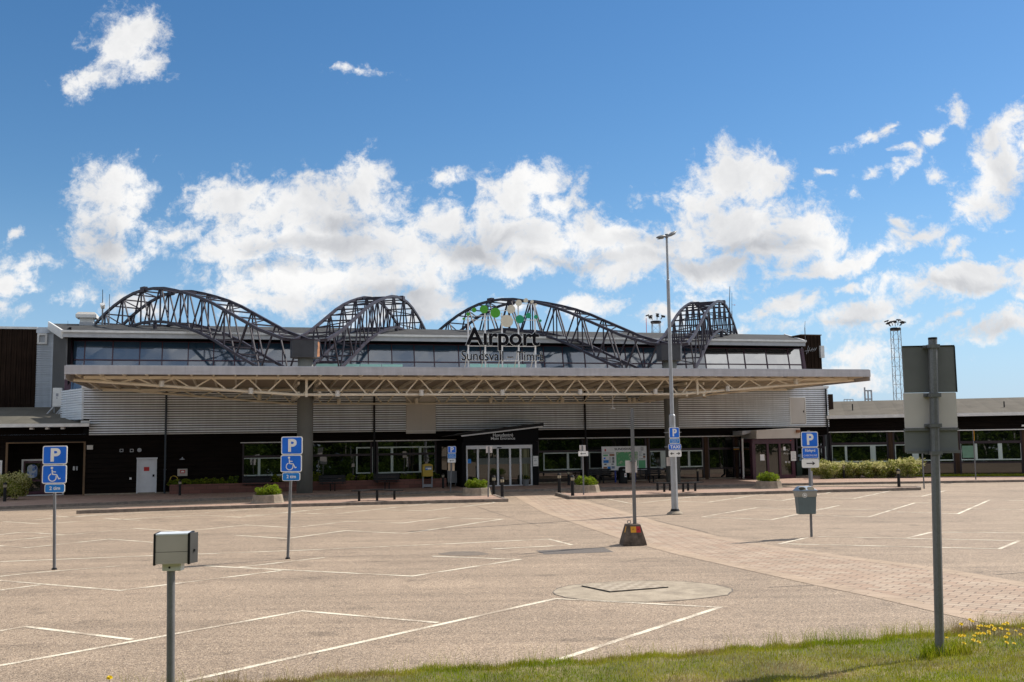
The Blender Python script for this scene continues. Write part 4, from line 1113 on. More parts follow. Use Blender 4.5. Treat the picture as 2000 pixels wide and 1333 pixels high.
# cross girders at the columns and columns themselves
for i, a in enumerate((0.0, A2)):
    for s in (-1, 1):
        mb = MB(); mb.fbox(CAN, a + s * .52 - .07, a + s * .52 + .07, 5.05, 5.33, -3.33, 3.33); mb.fbox(CAN, a + s * .52 - .05, a + s * .52 + .05, 5.70, 5.83, -3.33, 3.33)
        mb.build('girder', M['cream'], CN)
    mb = MB(); mb.lathe(CAN.pt(a, 0, 0), [(.42, .05), (.42, 5.2), (.40, 7.3)], 28); col = mb.build('column', M['concrete_col'], CN, smooth=False)
    for p in col.data.polygons: p.use_smooth = len(p.vertices) == 4
# ------------------------------------------------------------------ arched roof trusses
PROF_T = [(-.35, 8.22), (.6, 8.32), (3, 9.05), (5.3, 10.0), (7.5, 10.92), (9.0, 11.45), (10.4, 11.85), (11.8, 12.2), (13.1, 12.48), (14.4, 12.62), (15.7, 12.66), (17.0, 12.58), (18.3, 12.36), (19.6, 12.02), (20.9, 11.58), (22.2, 11.05), (23.5, 10.42), (24.8, 9.7), (26.0, 9.0)]
PROF_B = [(.2, 6.42), (3, 6.95), (5.3, 7.88), (7.5, 8.82), (9.0, 9.35), (10.4, 9.75), (11.8, 10.1), (13.1, 10.38), (14.4, 10.52), (15.7, 10.56), (17.0, 10.47), (18.3, 10.25), (19.6, 9.92), (20.9, 9.5), (22.2, 9.0), (23.5, 8.4), (24.8, 7.7), (26, 7.0)]
def lerp_prof(pr, a):
    for i in range(len(pr) - 1):
        if a <= pr[i + 1][0]: 
            t = (a - pr[i][0]) / (pr[i + 1][0] - pr[i][0]); return pr[i][1] + (pr[i + 1][1] - pr[i][1]) * t
    return pr[-1][1]
def arch(acol, ang, label, mat_='steel_truss', w=1.9, stop=24.8, flip=False):
    o = CAN.pt(acol, 0, 0); fr = Frame(o, math.radians(ang))
    th = thing('arched_truss', o + Vector((0, 0, 6.5)), label, 'arched truss', 'wave shaped steel trusses over the terminal roof')
    mt = M[mat_]; S = M['steel_truss']
    for c in (-w / 2, w / 2):
        pts = [fr.pt(a, z, c) for a, z in PROF_T if a <= stop and a >= .5]
        x = .0
        first = fr.pt(.35 if (c < 0) != flip else .35, 8.26, c * .42)
        mb = MB(); mb.sweep([first] + pts, .135, .165, fr.n); mb.build('top_chord', mt, th)
        mb = MB(); mb.sweep([fr.pt(.35, 6.5, c * .42)] + [fr.pt(a, z, c) for a, z in PROF_B if a <= stop and a > 1], .13, .15, fr.n); mb.build('bottom_chord', mt, th)
    nodes = [1.6 + i * 1.2 for i in range(int((stop - 2.2) / 1.2) + 1)]
    for i, a in enumerate(nodes):
        zt, zb = lerp_prof(PROF_T, a), lerp_prof(PROF_B, a)
        for c in (-w / 2, w / 2):
            if i % 2 == 0 and a > 5: 
                mb = MB(); mb.beam(fr.pt(a, zb, c), fr.pt(a, zt, c), .085, .085); mb.build('post', S, th)
            if i + 1 < len(nodes):
                a2 = nodes[i + 1]; z2t, z2b = lerp_prof(PROF_T, a2), lerp_prof(PROF_B, a2)
                if i % 2 == 0: p, q = fr.pt(a + .12, zt, c), fr.pt(a2 - .1, z2b, c)
                else: p, q = fr.pt(a + .1, zb, c), fr.pt(a2 - .12, z2t, c)
                mb = MB(); mb.beam(p, q, .072, .08); mb.build('brace', S, th)
        mb = MB(); mb.beam(fr.pt(a, zt - .02, -w / 2), fr.pt(a, zt - .02, w / 2), .08, .08); mb.build('cross_bar', S, th)
        mb = MB(); mb.beam(fr.pt(a, zb, -w / 2), fr.pt(a, zb, w / 2), .08, .08); mb.build('cross_bar', S, th)
        if i % 2 == 0 and i + 2 < len(nodes):
            a2 = nodes[i + 1]
            mb = MB(); mb.beam(fr.pt(a, zt - .05, -w / 2), fr.pt(a2, lerp_prof(PROF_T, a2) - .05, w / 2), .06, .06); mb.build('cross_brace', S, th)
            mb = MB(); mb.beam(fr.pt(a, zb, w / 2), fr.pt(a2, lerp_prof(PROF_B, a2), -w / 2), .06, .06); mb.build('cross_brace', S, th)
    # splice plates at the crest, bearings on the roof
    for c in (-w / 2, w / 2):
        mb = MB(); mb.beam(fr.pt(15.45, 12.68, c), fr.pt(15.95, 12.68, c), .26, .34); mb.build('splice_plate', S, th)
        for a in (14.2, 17.2):
            z = lerp_prof(PROF_B, a); mb = MB(); mb.tube(fr.pt(a, z, c), fr.pt(a, 9.6, c), .12, n=8); mb.build('bearing', S, th)
    return th, fr
arch(0.0, 138.5, 'leftmost wave truss, sweeping left over the roof towards the vent box')
arch(0.0, 80.5, 'wave truss curving right from the rusty steel box of the left column')
arch(A2, 130.0, 'wave truss arching behind the raised airport lettering')
arch(A2, 69.5, 'rightmost wave truss, steeply foreshortened, behind the tall lamp post')
arch_mats = None
# steel heads on the columns
for a, lab in ((0.0, 'dark steel box on the left column head with a rusty side'), (A2, 'dark steel box on the right column head behind the lamp post')):
    t = thing('truss_head', CAN.pt(a, 7.3, 0), lab, 'steel head', 'steel boxes joining the wave trusses to the columns')
    mb = MB()
    hexp = [(-.72, -.5), (.42, -.62), (.74, -.15), (.6, .6), (-.5, .66), (-.8, .1)]
    P = [CAN.pt(a + x, 0, -y) for x, y in hexp]
    mb.slab(ccw(P), 7.3, 8.22); mb.build('box_body', M['capital'], t)
    mb = MB(); mb.slab(ccw([CAN.pt(a + x * 1.03, 0, -y * 1.03) for x, y in hexp]), 8.22, 8.30); mb.build('top_plate', M['steel_truss'], t)
    if a == 0.0:
        q0, q1 = P[1], P[2]; d = (q1 - q0); nn = Vector((d.y, -d.x, 0)).normalized() * .006
        mb = MB(); pts = [(.52, 7.34), (.98, 7.38), (.98, 8.1), (.80, 8.18), (.6, 8.12), (.66, 7.9), (.55, 7.7)]
        vs = [q0 + d * s + nn + Vector((0, 0, z - q0.z)) for s, z in pts]; mb.add(vs, [list(range(len(vs)))]); mb.build('rust_patch', M['rust'], t)

# ------------------------------------------------------------------ raised airport lettering
SG = Frame(CAN.pt(0, 0, CF - .9), FANG)
sg = thing('airport_sign', SG.pt(SG.at(985, 700)[0], 6.4, 0), 'raised black Airport Sundsvall Timrå lettering with coloured discs on white posts above the canopy', 'sign')
def S(x, y): return SG.at(x, y)
for u, yt in ((915, 613), (948, 606), (981, 611), (1013, 595), (1045.5, 595)):
    a, b = S(u, yt); mb = MB(); mb.fbox(SG, a - .033, a + .033, 6.35, b, -.15, -.08); mb.build('post', M['alu'], sg)
    mb = MB(); mb.beam(SG.pt(a, 7.6, -.16), SG.pt(a, 6.35, -1.3), .035); mb.build('stay', M['grey_trim'], sg)
for (u0, y0), (u1, y1) in (((905, 625), (1050, 625.5)), ((914, 617), (1032, 617.5)), ((945, 607), (998, 607)), ((1013, 594), (1046, 594)), ((913, 676), (1047, 677)), ((905, 703.5), (1060, 704.5))):
    (a0, b0), (a1, b1) = S(u0, y0), S(u1, y1); mb = MB(); mb.beam(SG.pt(a0, b0, -.05), SG.pt(a1, b1, -.05), .04, .03); mb.build('rail', M['alu'], sg)
for x, y, r, mt in ((905.5, 623, 2.2, 'green_light'), (914, 614, 3.2, 'green_light'), (926, 606, 4.4, 'green_light'), (945, 604.5, 7.8, 'green_light'), (967.5, 611.5, 9.3, 'green_light'),
                    (990, 627.5, 11.8, 'disc_cream'), (998, 604.5, 7.9, 'disc_cream'), (1013, 592, 5.8, 'disc_cream'), (1027, 587.5, 4.1, 'disc_cream'), (1039, 589.5, 3, 'disc_cream'), (1046, 595, 2, 'disc_cream'),
                    (1015, 624, 7.8, 'green_teal'), (1032, 617, 5.2, 'green_teal'), (1046.5, 619.5, 3.6, 'green_teal'), (1055, 627, 2.5, 'green_teal')):
    a, b = S(x, y); r_ = S(x + r, y)[0] - a
    mb = MB(); mb.fpoly(SG, disc(a, b, r_, 28), -.03, .05); mb.build('disc', M[mt], sg)
def word(body, x0, y0, x1, y1, bold):
    a0, a1, b0, b1 = SG.rect(x0, y0, x1, y1)
    e = .016 if bold > .015 else .010
    mb = MB(); mb.text(SG, body, a0 - e, a1 + e, b0 - e, b1 + e, -.02, .05, bold=bold + .008); w_ = mb.build('lettering_lit_edge', M['letter_white'], sg)  # larger white copy behind stands for the sunlit returns of the letters
    mb = MB(); mb.text(SG, body, a0, a1, b0, b1, .034, .012, bold=bold); mb.build('lettering', M['letter_black'], sg)
word('A\u0131rport', 909.5, 641, 1053.5, 685.5, .022)
word('Sundsvall \u2013 Timr\u00e5', 901, 686, 1062, 705, .002)

# ------------------------------------------------------------------ main entrance porch
EP = thing('entrance_porch', FAC.pt(FAC.at(980, 940)[0], .12, 1.0), 'black main entrance porch with a slanting roof and white framed sliding glass doors', 'entrance')
EC = 2.0
def E(x, y): return FAC.at(x, y, EC)
def pxpoly(fr, pts, c): return [fr.at(x, y, c) for x, y in pts]
mb = MB()
P0 = [E(869, 853.5), E(1059.5, 832.5), E(1059.5, 826.5), E(905, 846)]
mb.fpoly(FAC, P0, -.1, EC + .25); mb.build('roof', M['black_metal'], EP)
mb = MB(); q0, q1 = E(899, 852.2), E(1057, 833.8); mb.beam(FAC.pt(q0[0], q0[1], EC + .28), FAC.pt(q1[0], q1[1], EC + .28), .07, .07); mb.build('gutter', M['alu'], EP)
mb = MB()
P1 = [E(905, 863), E(1052, 862), E(1052, 834.6), E(905, 852)]
mb.fpoly(FAC, P1, .0, EC - .02)
b = mb.build('fascia_panel', M['dark'], EP)
mb = MB(); A = FAC.rect(963, 846.5, 1002, 853.4, EC); mb.text(FAC, 'Huvudentr\u00e9', A[0], A[1], A[2], A[3], EC - .01, .02, bold=.003); mb.build('lettering', M['letter_white'], b)
mb = MB(); A = FAC.rect(959, 853.9, 1006, 859.2, EC); mb.text(FAC, 'Main Entrance', A[0], A[1], A[2], A[3], EC - .01, .02, bold=.003); mb.build('lettering', M['letter_white'], b)
mb = MB(); a0, a1, z0, z1 = FAC.rect(903, 863, 911, 947, EC); mb.fbox(FAC, a0, a1, .12, E(907, 863)[1], 0, EC - .06); a2, a3 = E(1041, 900)[0], E(1052, 900)[0]; mb.fbox(FAC, a2, a3, .12, E(1046, 863)[1], 0, EC - .06)
mb.fbox(FAC, a1, a2, E(980, 870)[1], E(980, 862.5)[1], 0, EC - .1)
mb.build('pier', M['dark'], EP)
mb = MB(); A = FAC.rect(911, 870, 1041, 946, EC); z0 = .13
for u in (912.5, 934.5, 973.5, 997.5, 1018, 1039.5):
    a = E(u, 905)[0]; mb.fbox(FAC, a - .055, a + .055, z0, A[3] - .2, EC - .24, EC - .12)
mb.fbox(FAC, A[0], A[1], A[3] - .2, A[3], EC - .28, EC - .1); mb.fbox(FAC, A[0], A[1], .12, .17, EC - .25, EC - .11)
gd = mb.build('sliding_door', M['alu'], EP)
us = (912.5, 934.5, 973.5, 997.5, 1018, 1039.5)
for i in range(5):
    a0, a1 = E(us[i], 905)[0] + .055, E(us[i + 1], 905)[0] - .055
    mb = MB(); mb.fbox(FAC, a0, a1, .17, A[3] - .2, EC - .20, EC - .185); mb.build('pane', M['pane_door'], gd)
    y0, y1 = E(980, 907)[1], E(980, 895)[1]
    if i: mb = MB(); mb.fbox(FAC, a0 + .005, a1 - .005, y0, y1, EC - .186, EC - .183); mb.build('frosted_band', simple('frosted', (.085, .10, .09), .35), gd)
mb = MB(); a0, a1 = E(1022, 905)[0], E(1036, 905)[0]; mb.fbox(FAC, a0, a1, .5, A[3] - .25, EC - .19, EC - .1845); mb.build('curtain', M['curtain'], gd)
mb = MB(); a, b_ = E(976, 874.8); mb.fbox(FAC, a - .12, a + .12, b_ - .03, b_ + .03, EC - .1, EC - .04); mb.build('door_sensor', M['black_metal'], gd)
A = FAC.rect(915, 897, 921.5, 905.5, EC); mb = MB(); mb.fbox(FAC, A[0], A[1], A[2], A[3], EC - .186, EC - .18); mb.build('door_sticker', M['sign_blue_small'], gd)
A = FAC.rect(1041.5, 891, 1051.5, 911, EC); mb = MB(); mb.fbox(FAC, A[0], A[1], A[2], A[3], EC - .05, EC - .02); nb = mb.build('notice_board', M['sign_white'], EP)
mb = MB()
for k in range(5): mb.fbox(FAC, A[0] + .04, A[1] - .04 - .05 * (k % 2), A[3] - .12 - k * .025 - (.3 if k > 1 else 0), A[3] - .11 - k * .025 - (.3 if k > 1 else 0), EC - .02, EC - .016)
m_ = (A[0] + A[1]) / 2; mb.stroke(FAC, [(m_ - .09, A[2] + .28), (m_ - .02, A[2] + .42), (m_ - .06, A[2] + .3), (m_ + .08, A[2] + .36)], .02, EC - .02, EC - .016)
mb.build('notice_print', M['grey_paint'], nb)

# ------------------------------------------------------------------ purple side entrance
VB = thing('entrance_vestibule', FAC.pt(FAC.at(1515, 935)[0], .12, 1.0), 'glazed side entrance with purple frames under a pale boxy canopy', 'entrance')
VC = 1.9
def Vp(x, y): return FAC.at(x, y, VC)
mb = MB(); P = [Vp(1476, 857.5), Vp(1561, 856), Vp(1561, 836.5), Vp(1476, 841)]
mb.fpoly(FAC, P, .02, VC + .1)
hd = mb.build('canopy_box', M['panel'], VB)
mb = MB(); P = [Vp(1459, 850), Vp(1478, 845), Vp(1478, 841), Vp(1459, 842)]; mb.fpoly(FAC, P, .0, VC - .6); mb.build('side_flashing', M['grey_trim'], VB)
mb = MB(); A = FAC.rect(1554.5, 840, 1560.5, 845.5, VC + .1); mb.fbox(FAC, A[0], A[1], A[2], A[3], VC + .1, VC + .28); mb.build('loudspeaker', M['rust'], VB)
v0 = [1475, 1502.5, 1526, 1552]
mb = MB(); A = FAC.rect(1473, 857, 1555, 933, VC)
zt = A[3] - .02
for i, u in enumerate(v0):
    a = Vp(u, 895)[0]; w = .11 if i in (0, 3) else .07; mb.fbox(FAC, a - w, a + w, .13, zt, VC - .3, VC - .14)
mb.fbox(FAC, A[0], A[1], zt - .3, zt, VC - .3, VC - .12); mb.fbox(FAC, A[0], A[1], .12, .36, VC - .3, VC - .13)
pf = mb.build('door_frame', M['purple'], VB)
for i in range(3):
    a0, a1 = Vp(v0[i], 895)[0] + .07, Vp(v0[i + 1], 895)[0] - .07
    mb = MB(); mb.fbox(FAC, a0, a1, .36, zt - .3, VC - .24, VC - .22); mb.build('pane', M['pane_door'], pf)
mb = MB(); a0 = A[0]; mb.fbox(FAC, a0 - .02, a0 + .08, .12, zt, .1, VC - .32); sd = mb.build('side_frame', M['purple'], VB)
mb = MB(); mb.fbox(FAC, a0 - .03, a0 - .02, .3, zt - .2, .3, VC - .5); mb.build('side_pane', M['pane_low'], sd)
a = Vp(1461.5, 890)[0]; mb = MB(); mb.pipe([FAC.pt(a, zt + .05, VC - .7), FAC.pt(a, .35, VC - .7), FAC.pt(a - .12, .2, VC - .5)], .06, 10); mb.build('downpipe', M['white_trim'], VB)
for px in ((1485, 888, 1493.5, 900), (1530, 873, 1534.5, 880)):
    A = FAC.rect(*px, VC - .2); mb = MB(); mb.fbox(FAC, A[0], A[1], A[2], A[3], VC - .22, VC - .212); mb.build('door_sticker', M['letter_white'], pf)
A = FAC.rect(1530.5, 883, 1547, 889, VC - .2); mb = MB(); mb.text(FAC, 'Airport', A[0], A[1], A[2], A[3] - .03, VC - .219, .006, bold=.005)
mb.stroke(FAC, [(A[0] + .1, A[3] + .08), (A[0] + .25, A[3] + .16), (A[0] + .38, A[3] + .06)], .02, VC - .22, VC - .212); mb.build('door_lettering', simple('pale_print', (.42, .44, .43), .4), pf)
for u in (1535.5, 1541.5):
    a, b_ = FAC.at(u, 903, VC - .2); mb = MB(); mb.fpoly(FAC, disc(a, b_, .07, 16), -.01 + VC - .21, VC - .208); mb.build('door_dot', simple('pale_print2', (.5, .5, .5), .4), pf)
A = FAC.rect(1546, 882, 1556, 900.5, VC); mb = MB(); mb.fbox(FAC, A[0], A[1], A[2], A[3], VC - .1, VC - .07); nb = mb.build('notice_board', M['sign_white'], VB)
mb = MB()
for k in range(5): mb.fbox(FAC, A[0] + .05, A[1] - .05 - .04 * (k % 2), A[3] - .1 - .09 * k, A[3] - .085 - .09 * k, VC - .07, VC - .066)
mb.build('notice_print', M['grey_paint'], nb)
a, b_ = Vp(1546, 861); mb = MB(); mb.fbox(FAC, a - .04, a + .04, b_ - .02, b_ + .02, VC - .12, VC - .09); mb.build('alarm_light', M['red'], VB)
# hanging direction sign left of the vestibule
hs = thing('hanging_sign', FAC.pt(FAC.at(1439, 877)[0], 2.0, .3), 'small black hanging sign with a yellow line beside the side entrance', 'sign')
A = FAC.rect(1431.5, 872.5, 1445, 880, .3); mb = MB(); mb.fbox(FAC, A[0], A[1], A[2], A[3], .25, .33); k = mb.build('sign_board', M['sign_black'], hs)
mb = MB(); mb.fbox(FAC, A[0] + .14, A[1] - .03, A[3] - .11, A[3] - .06, .33, .334); mb.fpoly(FAC, disc(A[0] + .07, A[3] - .08, .04, 12), .33, .334); mb.build('white_line', M['grey_trim'], k)
mb = MB(); mb.fbox(FAC, A[0] + .14, A[1] - .06, A[2] + .05, A[2] + .1, .33, .334); mb.fpoly(FAC, disc(A[0] + .07, A[2] + .07, .04, 12), .33, .334); mb.build('yellow_line', M['yellow'], k)
mb = MB(); mb.fbox(FAC, A[0] + .2, A[0] + .24, A[3], A[3] + .02, .05, .29); mb.build('bracket', M['black_metal'], hs)

# ------------------------------------------------------------------ canopy lights
def canopy_light(loc, lab, grp, mt):
    t = thing('canopy_light', loc, lab, 'downlight', grp)
    mb = MB(); mb.lathe(loc, [(.115, -.11), (.115, .17)], 16); mb.build('housing', M[mt], t)
    mb = MB(); mb.lathe(loc, [(.125, -.135), (.125, -.112)], 16); mb.build('rim', M['cream'], t)
    return t
for u, y in ((316, 751), (490, 765), (659, 770), (823, 768.5), (981, 768), (1133, 767), (1280, 766), (1421, 760), (1554, 747)):
    a, b = CAN.at(u, y, 3.55); canopy_light(CAN.pt(a, b, 3.56), 'white cylinder downlight fixed along the front bottom chord of the canopy truss', 'front row of canopy downlights', 'white_trim')
for u, y in ((507, 777), (662, 786), (813, 784), (958, 784), (1098, 783), (1229, 783), (1238, 783), (1375, 773)):
    a, b = CAN.at(u, y, -3.3); canopy_light(CAN.pt(a, b, -3.26), 'beige cylinder downlight fixed along the rear bottom chord of the canopy truss', 'rear row of canopy downlights', 'cream')
a, b = CAN.at(1197, 799, 2.2); t = thing('pendant_lamp', CAN.pt(a, b, 2.2), 'small white pendant lamp hanging on a rod under the canopy', 'lamp')
mb = MB(); mb.tube(CAN.pt(a, b + .1, 2.2), CAN.pt(a, 6.1, 2.2), .02, n=6); mb.build('rod', M['white_trim'], t)
mb = MB(); mb.lathe(CAN.pt(a, b, 2.2), [(.15, 0), (.13, .05), (.04, .09), (.03, .14)], 16); mb.build('lamp_shade', M['white_trim'], t)

# glass balustrade panels on the lower roof
BL = Frame(FAC.pt(0, 0, -1.2), FANG)
for x0, x1, lab in ((617, 787, 'pale teal glass balustrade on the lower roof beside the left column'), (917, 1028, 'pale teal glass balustrade on the lower roof behind the Timrå lettering')):
    a0, a1 = BL.at(x0, 714)[0], BL.at(x1, 714)[0]; zt = BL.at((x0 + x1) / 2, 711.5)[1]
    t = thing('glass_balustrade', BL.pt((a0 + a1) / 2, 6.0, 0), lab, 'balustrade', 'glass balustrades above the canopy')
    n = max(3, int((a1 - a0) / 1.2))
    for i in range(n):
        p0, p1 = a0 + (a1 - a0) * i / n, a0 + (a1 - a0) * (i + 1) / n
        mb = MB(); mb.fbox(BL, p0 + .02, p1 - .02, 5.98, zt, -.02, .02); mb.build('pane', M['teal_glass'], t)
        mb = MB(); mb.fbox(BL, p0 - .015, p0 + .015, 5.9, zt - .25, -.04, .04); mb.build('post', M['alu'], t)
# ------------------------------------------------------------------ small things: helpers
PZ = .12    # height of the pavement and of the islands
def oct_pole(mb, p, q, r, n=8): mb.tube(p, q, r, n=n)

def sign_plate(fr, parent, px, c, kind, mats=('sign_white', 'sign_blue'), name='sign_plate', rect=None, rad=.045):
    A = rect or fr.rect(*px, c)
    a0, a1, b0, b1 = A
    r = min(rad, (a1 - a0) * .2, (b1 - b0) * .2)
    mb = MB(); mb.fpoly(fr, rrect(a0, a1, b0, b1, r), c - .012, c); pl = mb.build(name, M[mats[0]], parent)
    if mats[1]:
        t = .022 if (b1 - b0) > .3 else .014
        mb = MB(); mb.fpoly(fr, rrect(a0 + t, a1 - t, b0 + t, b1 - t, max(r - t * .6, .008)), c, c + .003); mb.build('blue_face', M[mats[1]], pl)
    return pl, A
def letters(fr, pl, body, A, fx, fy, c, mat_='sign_white', bold=.03, name='lettering'):
    """letters in the fractional box fx, fy of plate rectangle A"""
    a0, a1, b0, b1 = A; w, h = a1 - a0, b1 - b0
    mb = MB(); mb.text(fr, body, a0 + w * fx[0], a0 + w * fx[1], b0 + h * fy[0], b0 + h * fy[1], c + .003, .003, bold=bold); return mb.build(name, M[mat_], pl)
def letter_P(fr, pl, A, c):
    return letters(fr, pl, 'P', A, (.33, .73), (.15, .87), c, bold=.035)
def wheelchair(fr, pl, A, c):
    a0, a1, b0, b1 = A; h = b1 - b0; w = a1 - a0
    def q(x, y): return (a0 + w * x, b0 + h * y)
    mb = MB(); hx, hy = q(.40, .84)
    mb.fpoly(fr, disc(hx, hy, h * .065, 16), c + .003, c + .0061)
    mb.stroke(fr, [q(.41, .75), q(.43, .50), q(.60, .47), q(.69, .25), q(.76, .28)], h * .06, c + .003, c + .006)
    mb.stroke(fr, [q(.42, .64), q(.57, .62)], h * .045, c + .003, c + .0058)
    cx, cy = q(.43, .33); R0 = h * .20
    pts = [(cx + R0 * math.cos(math.radians(t)), cy + R0 * math.sin(math.radians(t))) for t in range(110, 381, 15)]
    mb.stroke(fr, pts, h * .05, c + .003, c + .0056)
    return mb.build('wheelchair_symbol', M['sign_white'], pl)
def arrow(fr, pl, A, c, dirs):
    a0, a1, b0, b1 = A; h = b1 - b0; w = a1 - a0; cy = (b0 + b1) / 2; mb = MB()
    for d, x0, x1 in dirs:
        s, e = (a0 + w * x0, a0 + w * x1) if d > 0 else (a0 + w * x1, a0 + w * x0)
        mb.fpoly(fr, [(min(s, e), cy - h * .055), (max(s, e), cy - h * .055), (max(s, e), cy + h * .055), (min(s, e), cy + h * .055)], c + .001, c + .004)
        L_ = h * .26
        mb.fpoly(fr, [(e + d * h * .06, cy), (e - d * L_ * .9, cy + L_ * .8), (e - d * L_ * 1.15, cy + L_ * .55), (e - d * L_ * .35, cy), (e - d * L_ * 1.15, cy - L_ * .55), (e - d * L_ * .9, cy - L_ * .8)][::(1 if d < 0 else -1)][::-1], c + .001, c + .0045)
    return mb.build('arrow', M['sign_black'], pl)

def clamp(fr, parent, a, b, r):
    mb = MB(); mb.fbox(fr, a - r * 2.0, a + r * 2.0, b - .018, b + .018, -r - .012, r + .012); return mb.build('clamp', M['galv'], parent)

# ---- two disabled parking signs
def park_sign(base, yaw, lean, px, label, ptop):
    o = ground(*base); fr = Frame(o, math.radians(yaw))
    t = thing('parking_sign', o, label, 'parking sign', 'blue disabled parking signs on poles')
    mb = MB(); top = fr.pt(fr.at(*ptop)[0], fr.at(*ptop)[1], 0)
    mb.tube(o, top, .034, n=12); mb.build('pole', M['galv'], t)
    mb = MB(); mb.lathe(o, [(.06, 0), (.055, .03), (.036, .04)], 12); mb.build('pole_foot', M['black_metal'], t)
    pl, A = sign_plate(fr, t, px[0], .05, 'p'); letter_P(fr, pl, A, .05)
    pl, A = sign_plate(fr, t, px[1], .05, 'w'); wheelchair(fr, pl, A, .05)
    pl, A = sign_plate(fr, t, px[2], .05, 't', ('sign_white', 'sign_blue_small')); letters(fr, pl, '2 tim', A, (.24, .77), (.32, .72), .05, bold=.02)
    for p in px:
        a, b = fr.at((p[0] + p[2]) / 2, (p[1] + p[3]) / 2); clamp(fr, t, a, b, .034)
    return t
park_sign((106, 1113), 3.5, 0, ((83.3, 871, 131.3, 907.5), (82, 908.5, 130, 945), (87, 945.5, 126.5, 963)), 'disabled parking sign with plates leaning slightly, standing furthest left before the low wing', (107, 872))
park_sign((562, 1092), -1.5, 0, ((549.3, 853, 590.7, 888.3), (548, 889, 589.3, 922.5), (551.3, 923.3, 586, 939.7)), 'disabled parking sign on a tilted pole in front of the left concrete column', (571, 855))

# ---- sign pole with litter bin
o = ground(1585, 1049); fr = Frame(o, math.radians(6))
t = thing('parking_sign', o, 'parking sign reading Förhyrd with a black arrow plate, litter bin below', 'parking sign')
mb = MB(); a, b = fr.at(1579, 841); mb.tube(o, fr.pt(a, b, 0), .034, n=12); mb.build('pole', M['galv'], t)
pl, A = sign_plate(fr, t, (1564.8, 843.5, 1597.8, 874), .05, 'p'); letter_P(fr, pl, A, .05)
pl, A = sign_plate(fr, t, (1566.5, 874.5, 1598.8, 896), .05, 'f')
letters(fr, pl, 'F\u00f6rhyrd', A, (.19, .79), (.53, .86), .05, bold=.02); letters(fr, pl, 'CABONLINE', A, (.09, .9), (.2, .37), .05, bold=-.004)
pl, A = sign_plate(fr, t, (1566.3, 897, 1599.8, 914), .05, 'a', ('sign_white', None)); arrow(fr, pl, A, .05, ((1, .27, .74),))
bn = thing('litter_bin', fr.pt(fr.at(1576, 1005)[0], fr.at(1576, 1005)[1], .1), 'grey green hooded litter bin hung on the pole of the arrow parking sign', 'litter bin')
A = fr.rect(1560.5, 971, 1594.3, 1005, .30); a0, a1, b0, b1 = A
def taper(mb, fr, lo, hi, z0, z1, c0, c1, cc0, cc1, m=0):
    P = fr.pt
    mb.hexa([P(lo[0], z0, c1), P(lo[1], z0, c1), P(lo[1], z0, c0), P(lo[0], z0, c0), P(hi[0], z1, cc1), P(hi[1], z1, cc1), P(hi[1], z1, cc0), P(hi[0], z1, cc0)], m)
mb = MB(); w_ = (a1 - a0)
taper(mb, fr, (a0 + .01, a1 - .005), (a0 - .02, a1 + .015), b0, b1 + .01, .05, .29, .04, .31); mb.build('body', M['bin_green'], bn, bevel=.02)
zb1 = fr.at(1577, 959.5, .3)[1]
mb = MB(); taper(mb, fr, (a0 - .03, a1 + .022), (a0 - .045, a1 + .035), b1, zb1, .03, .325, .025, .335); mb.build('upper_band', M['bin_band'], bn, bevel=.012)
mb = MB(); mb.fbox(fr, a0 - .055, a1 + .045, zb1, zb1 + .025, .02, .345); zt_ = fr.at(1577, 950, .2)[1]
taper(mb, fr, (a0 - .04, a1 + .03), (a0 + .05, a1 - .10), zb1 + .025, zt_, .03, .335, .08, .22); mb.build('hood', M['bin_blue'], bn, bevel=.012)
for f0, f1 in ((.04, .44), (.52, .93)):
    mb = MB(); x0, x1 = a0 + w_ * f0, a0 + w_ * f1; z0, z1 = zb1 + .03, zt_ - .015
    def cc(z): return .335 - (z - zb1 - .025) / (zt_ - zb1 - .025) * .115 + .004
    pts = [(x0 + .01, z0), (x1 - .01, z0), (x1, z0 + .05), (x1 - .05, z1), (x0 + .05, z1), (x0, z0 + .05)]
    mb.add([fr.pt(a, z, cc(z)) for a, z in pts], [list(range(6))]); mb.build('opening', simple('bin_inside', (.045, .035, .012), .7), bn)
mb = MB(); a, b = fr.at(1572, 968, .34); pts = [(a + .058 * math.cos(math.radians(k)), b + .058 * math.sin(math.radians(k))) for k in range(0, 361, 20)]; mb.stroke(fr, pts, .012, .331, .337); mb.fpoly(fr, disc(a, b, .03, 12), .331, .337); mb.build('recycling_badge', M['sign_white'], bn)

# thin poles near it
o = ground(1586, 950, PZ); t = thing('post', o, 'short grey square post on the island behind the hooded litter bin', 'post')
mb = MB(); a, b = Frame(o, 0).at(1584, 916); mb.beam(o, (o.x, o.y, b), .09, .09); mb.build('shaft', M['grey_paint'], t)
o = ground(1805, 955); t = thing('sign_post', o, 'thin grey sign post at the end of the right island, half behind the large sign', 'post')
mb = MB(); b = Frame(o, 0).at(1804, 850)[1]; mb.tube(o, (o.x, o.y, b), .035, n=10); mb.build('shaft', M['galv'], t)
fr = Frame(o, math.radians(70)); mb = MB(); mb.fbox(fr, -.25, .25, b - .9, b - .25, .04, .05); mb.build('sign_plate', M['sign_white'], t)
o = ground(1906, 937.5, PZ); t = thing('sign_post', o, 'thin post with a yellow plate seen edge on before the side wing', 'post')
fr = Frame(o, 0); b = fr.at(1906, 838)[1]; mb = MB(); mb.tube(o, (o.x, o.y, b), .032, n=10); mb.build('shaft', M['galv'], t)
f2 = Frame(o, math.radians(67)); b0, b1 = fr.at(1907, 861)[1], fr.at(1907, 840)[1]; mb = MB(); mb.fbox(f2, -.25, .25, b0, b1, .04, .055); mb.build('sign_plate', M['yellow'], t)

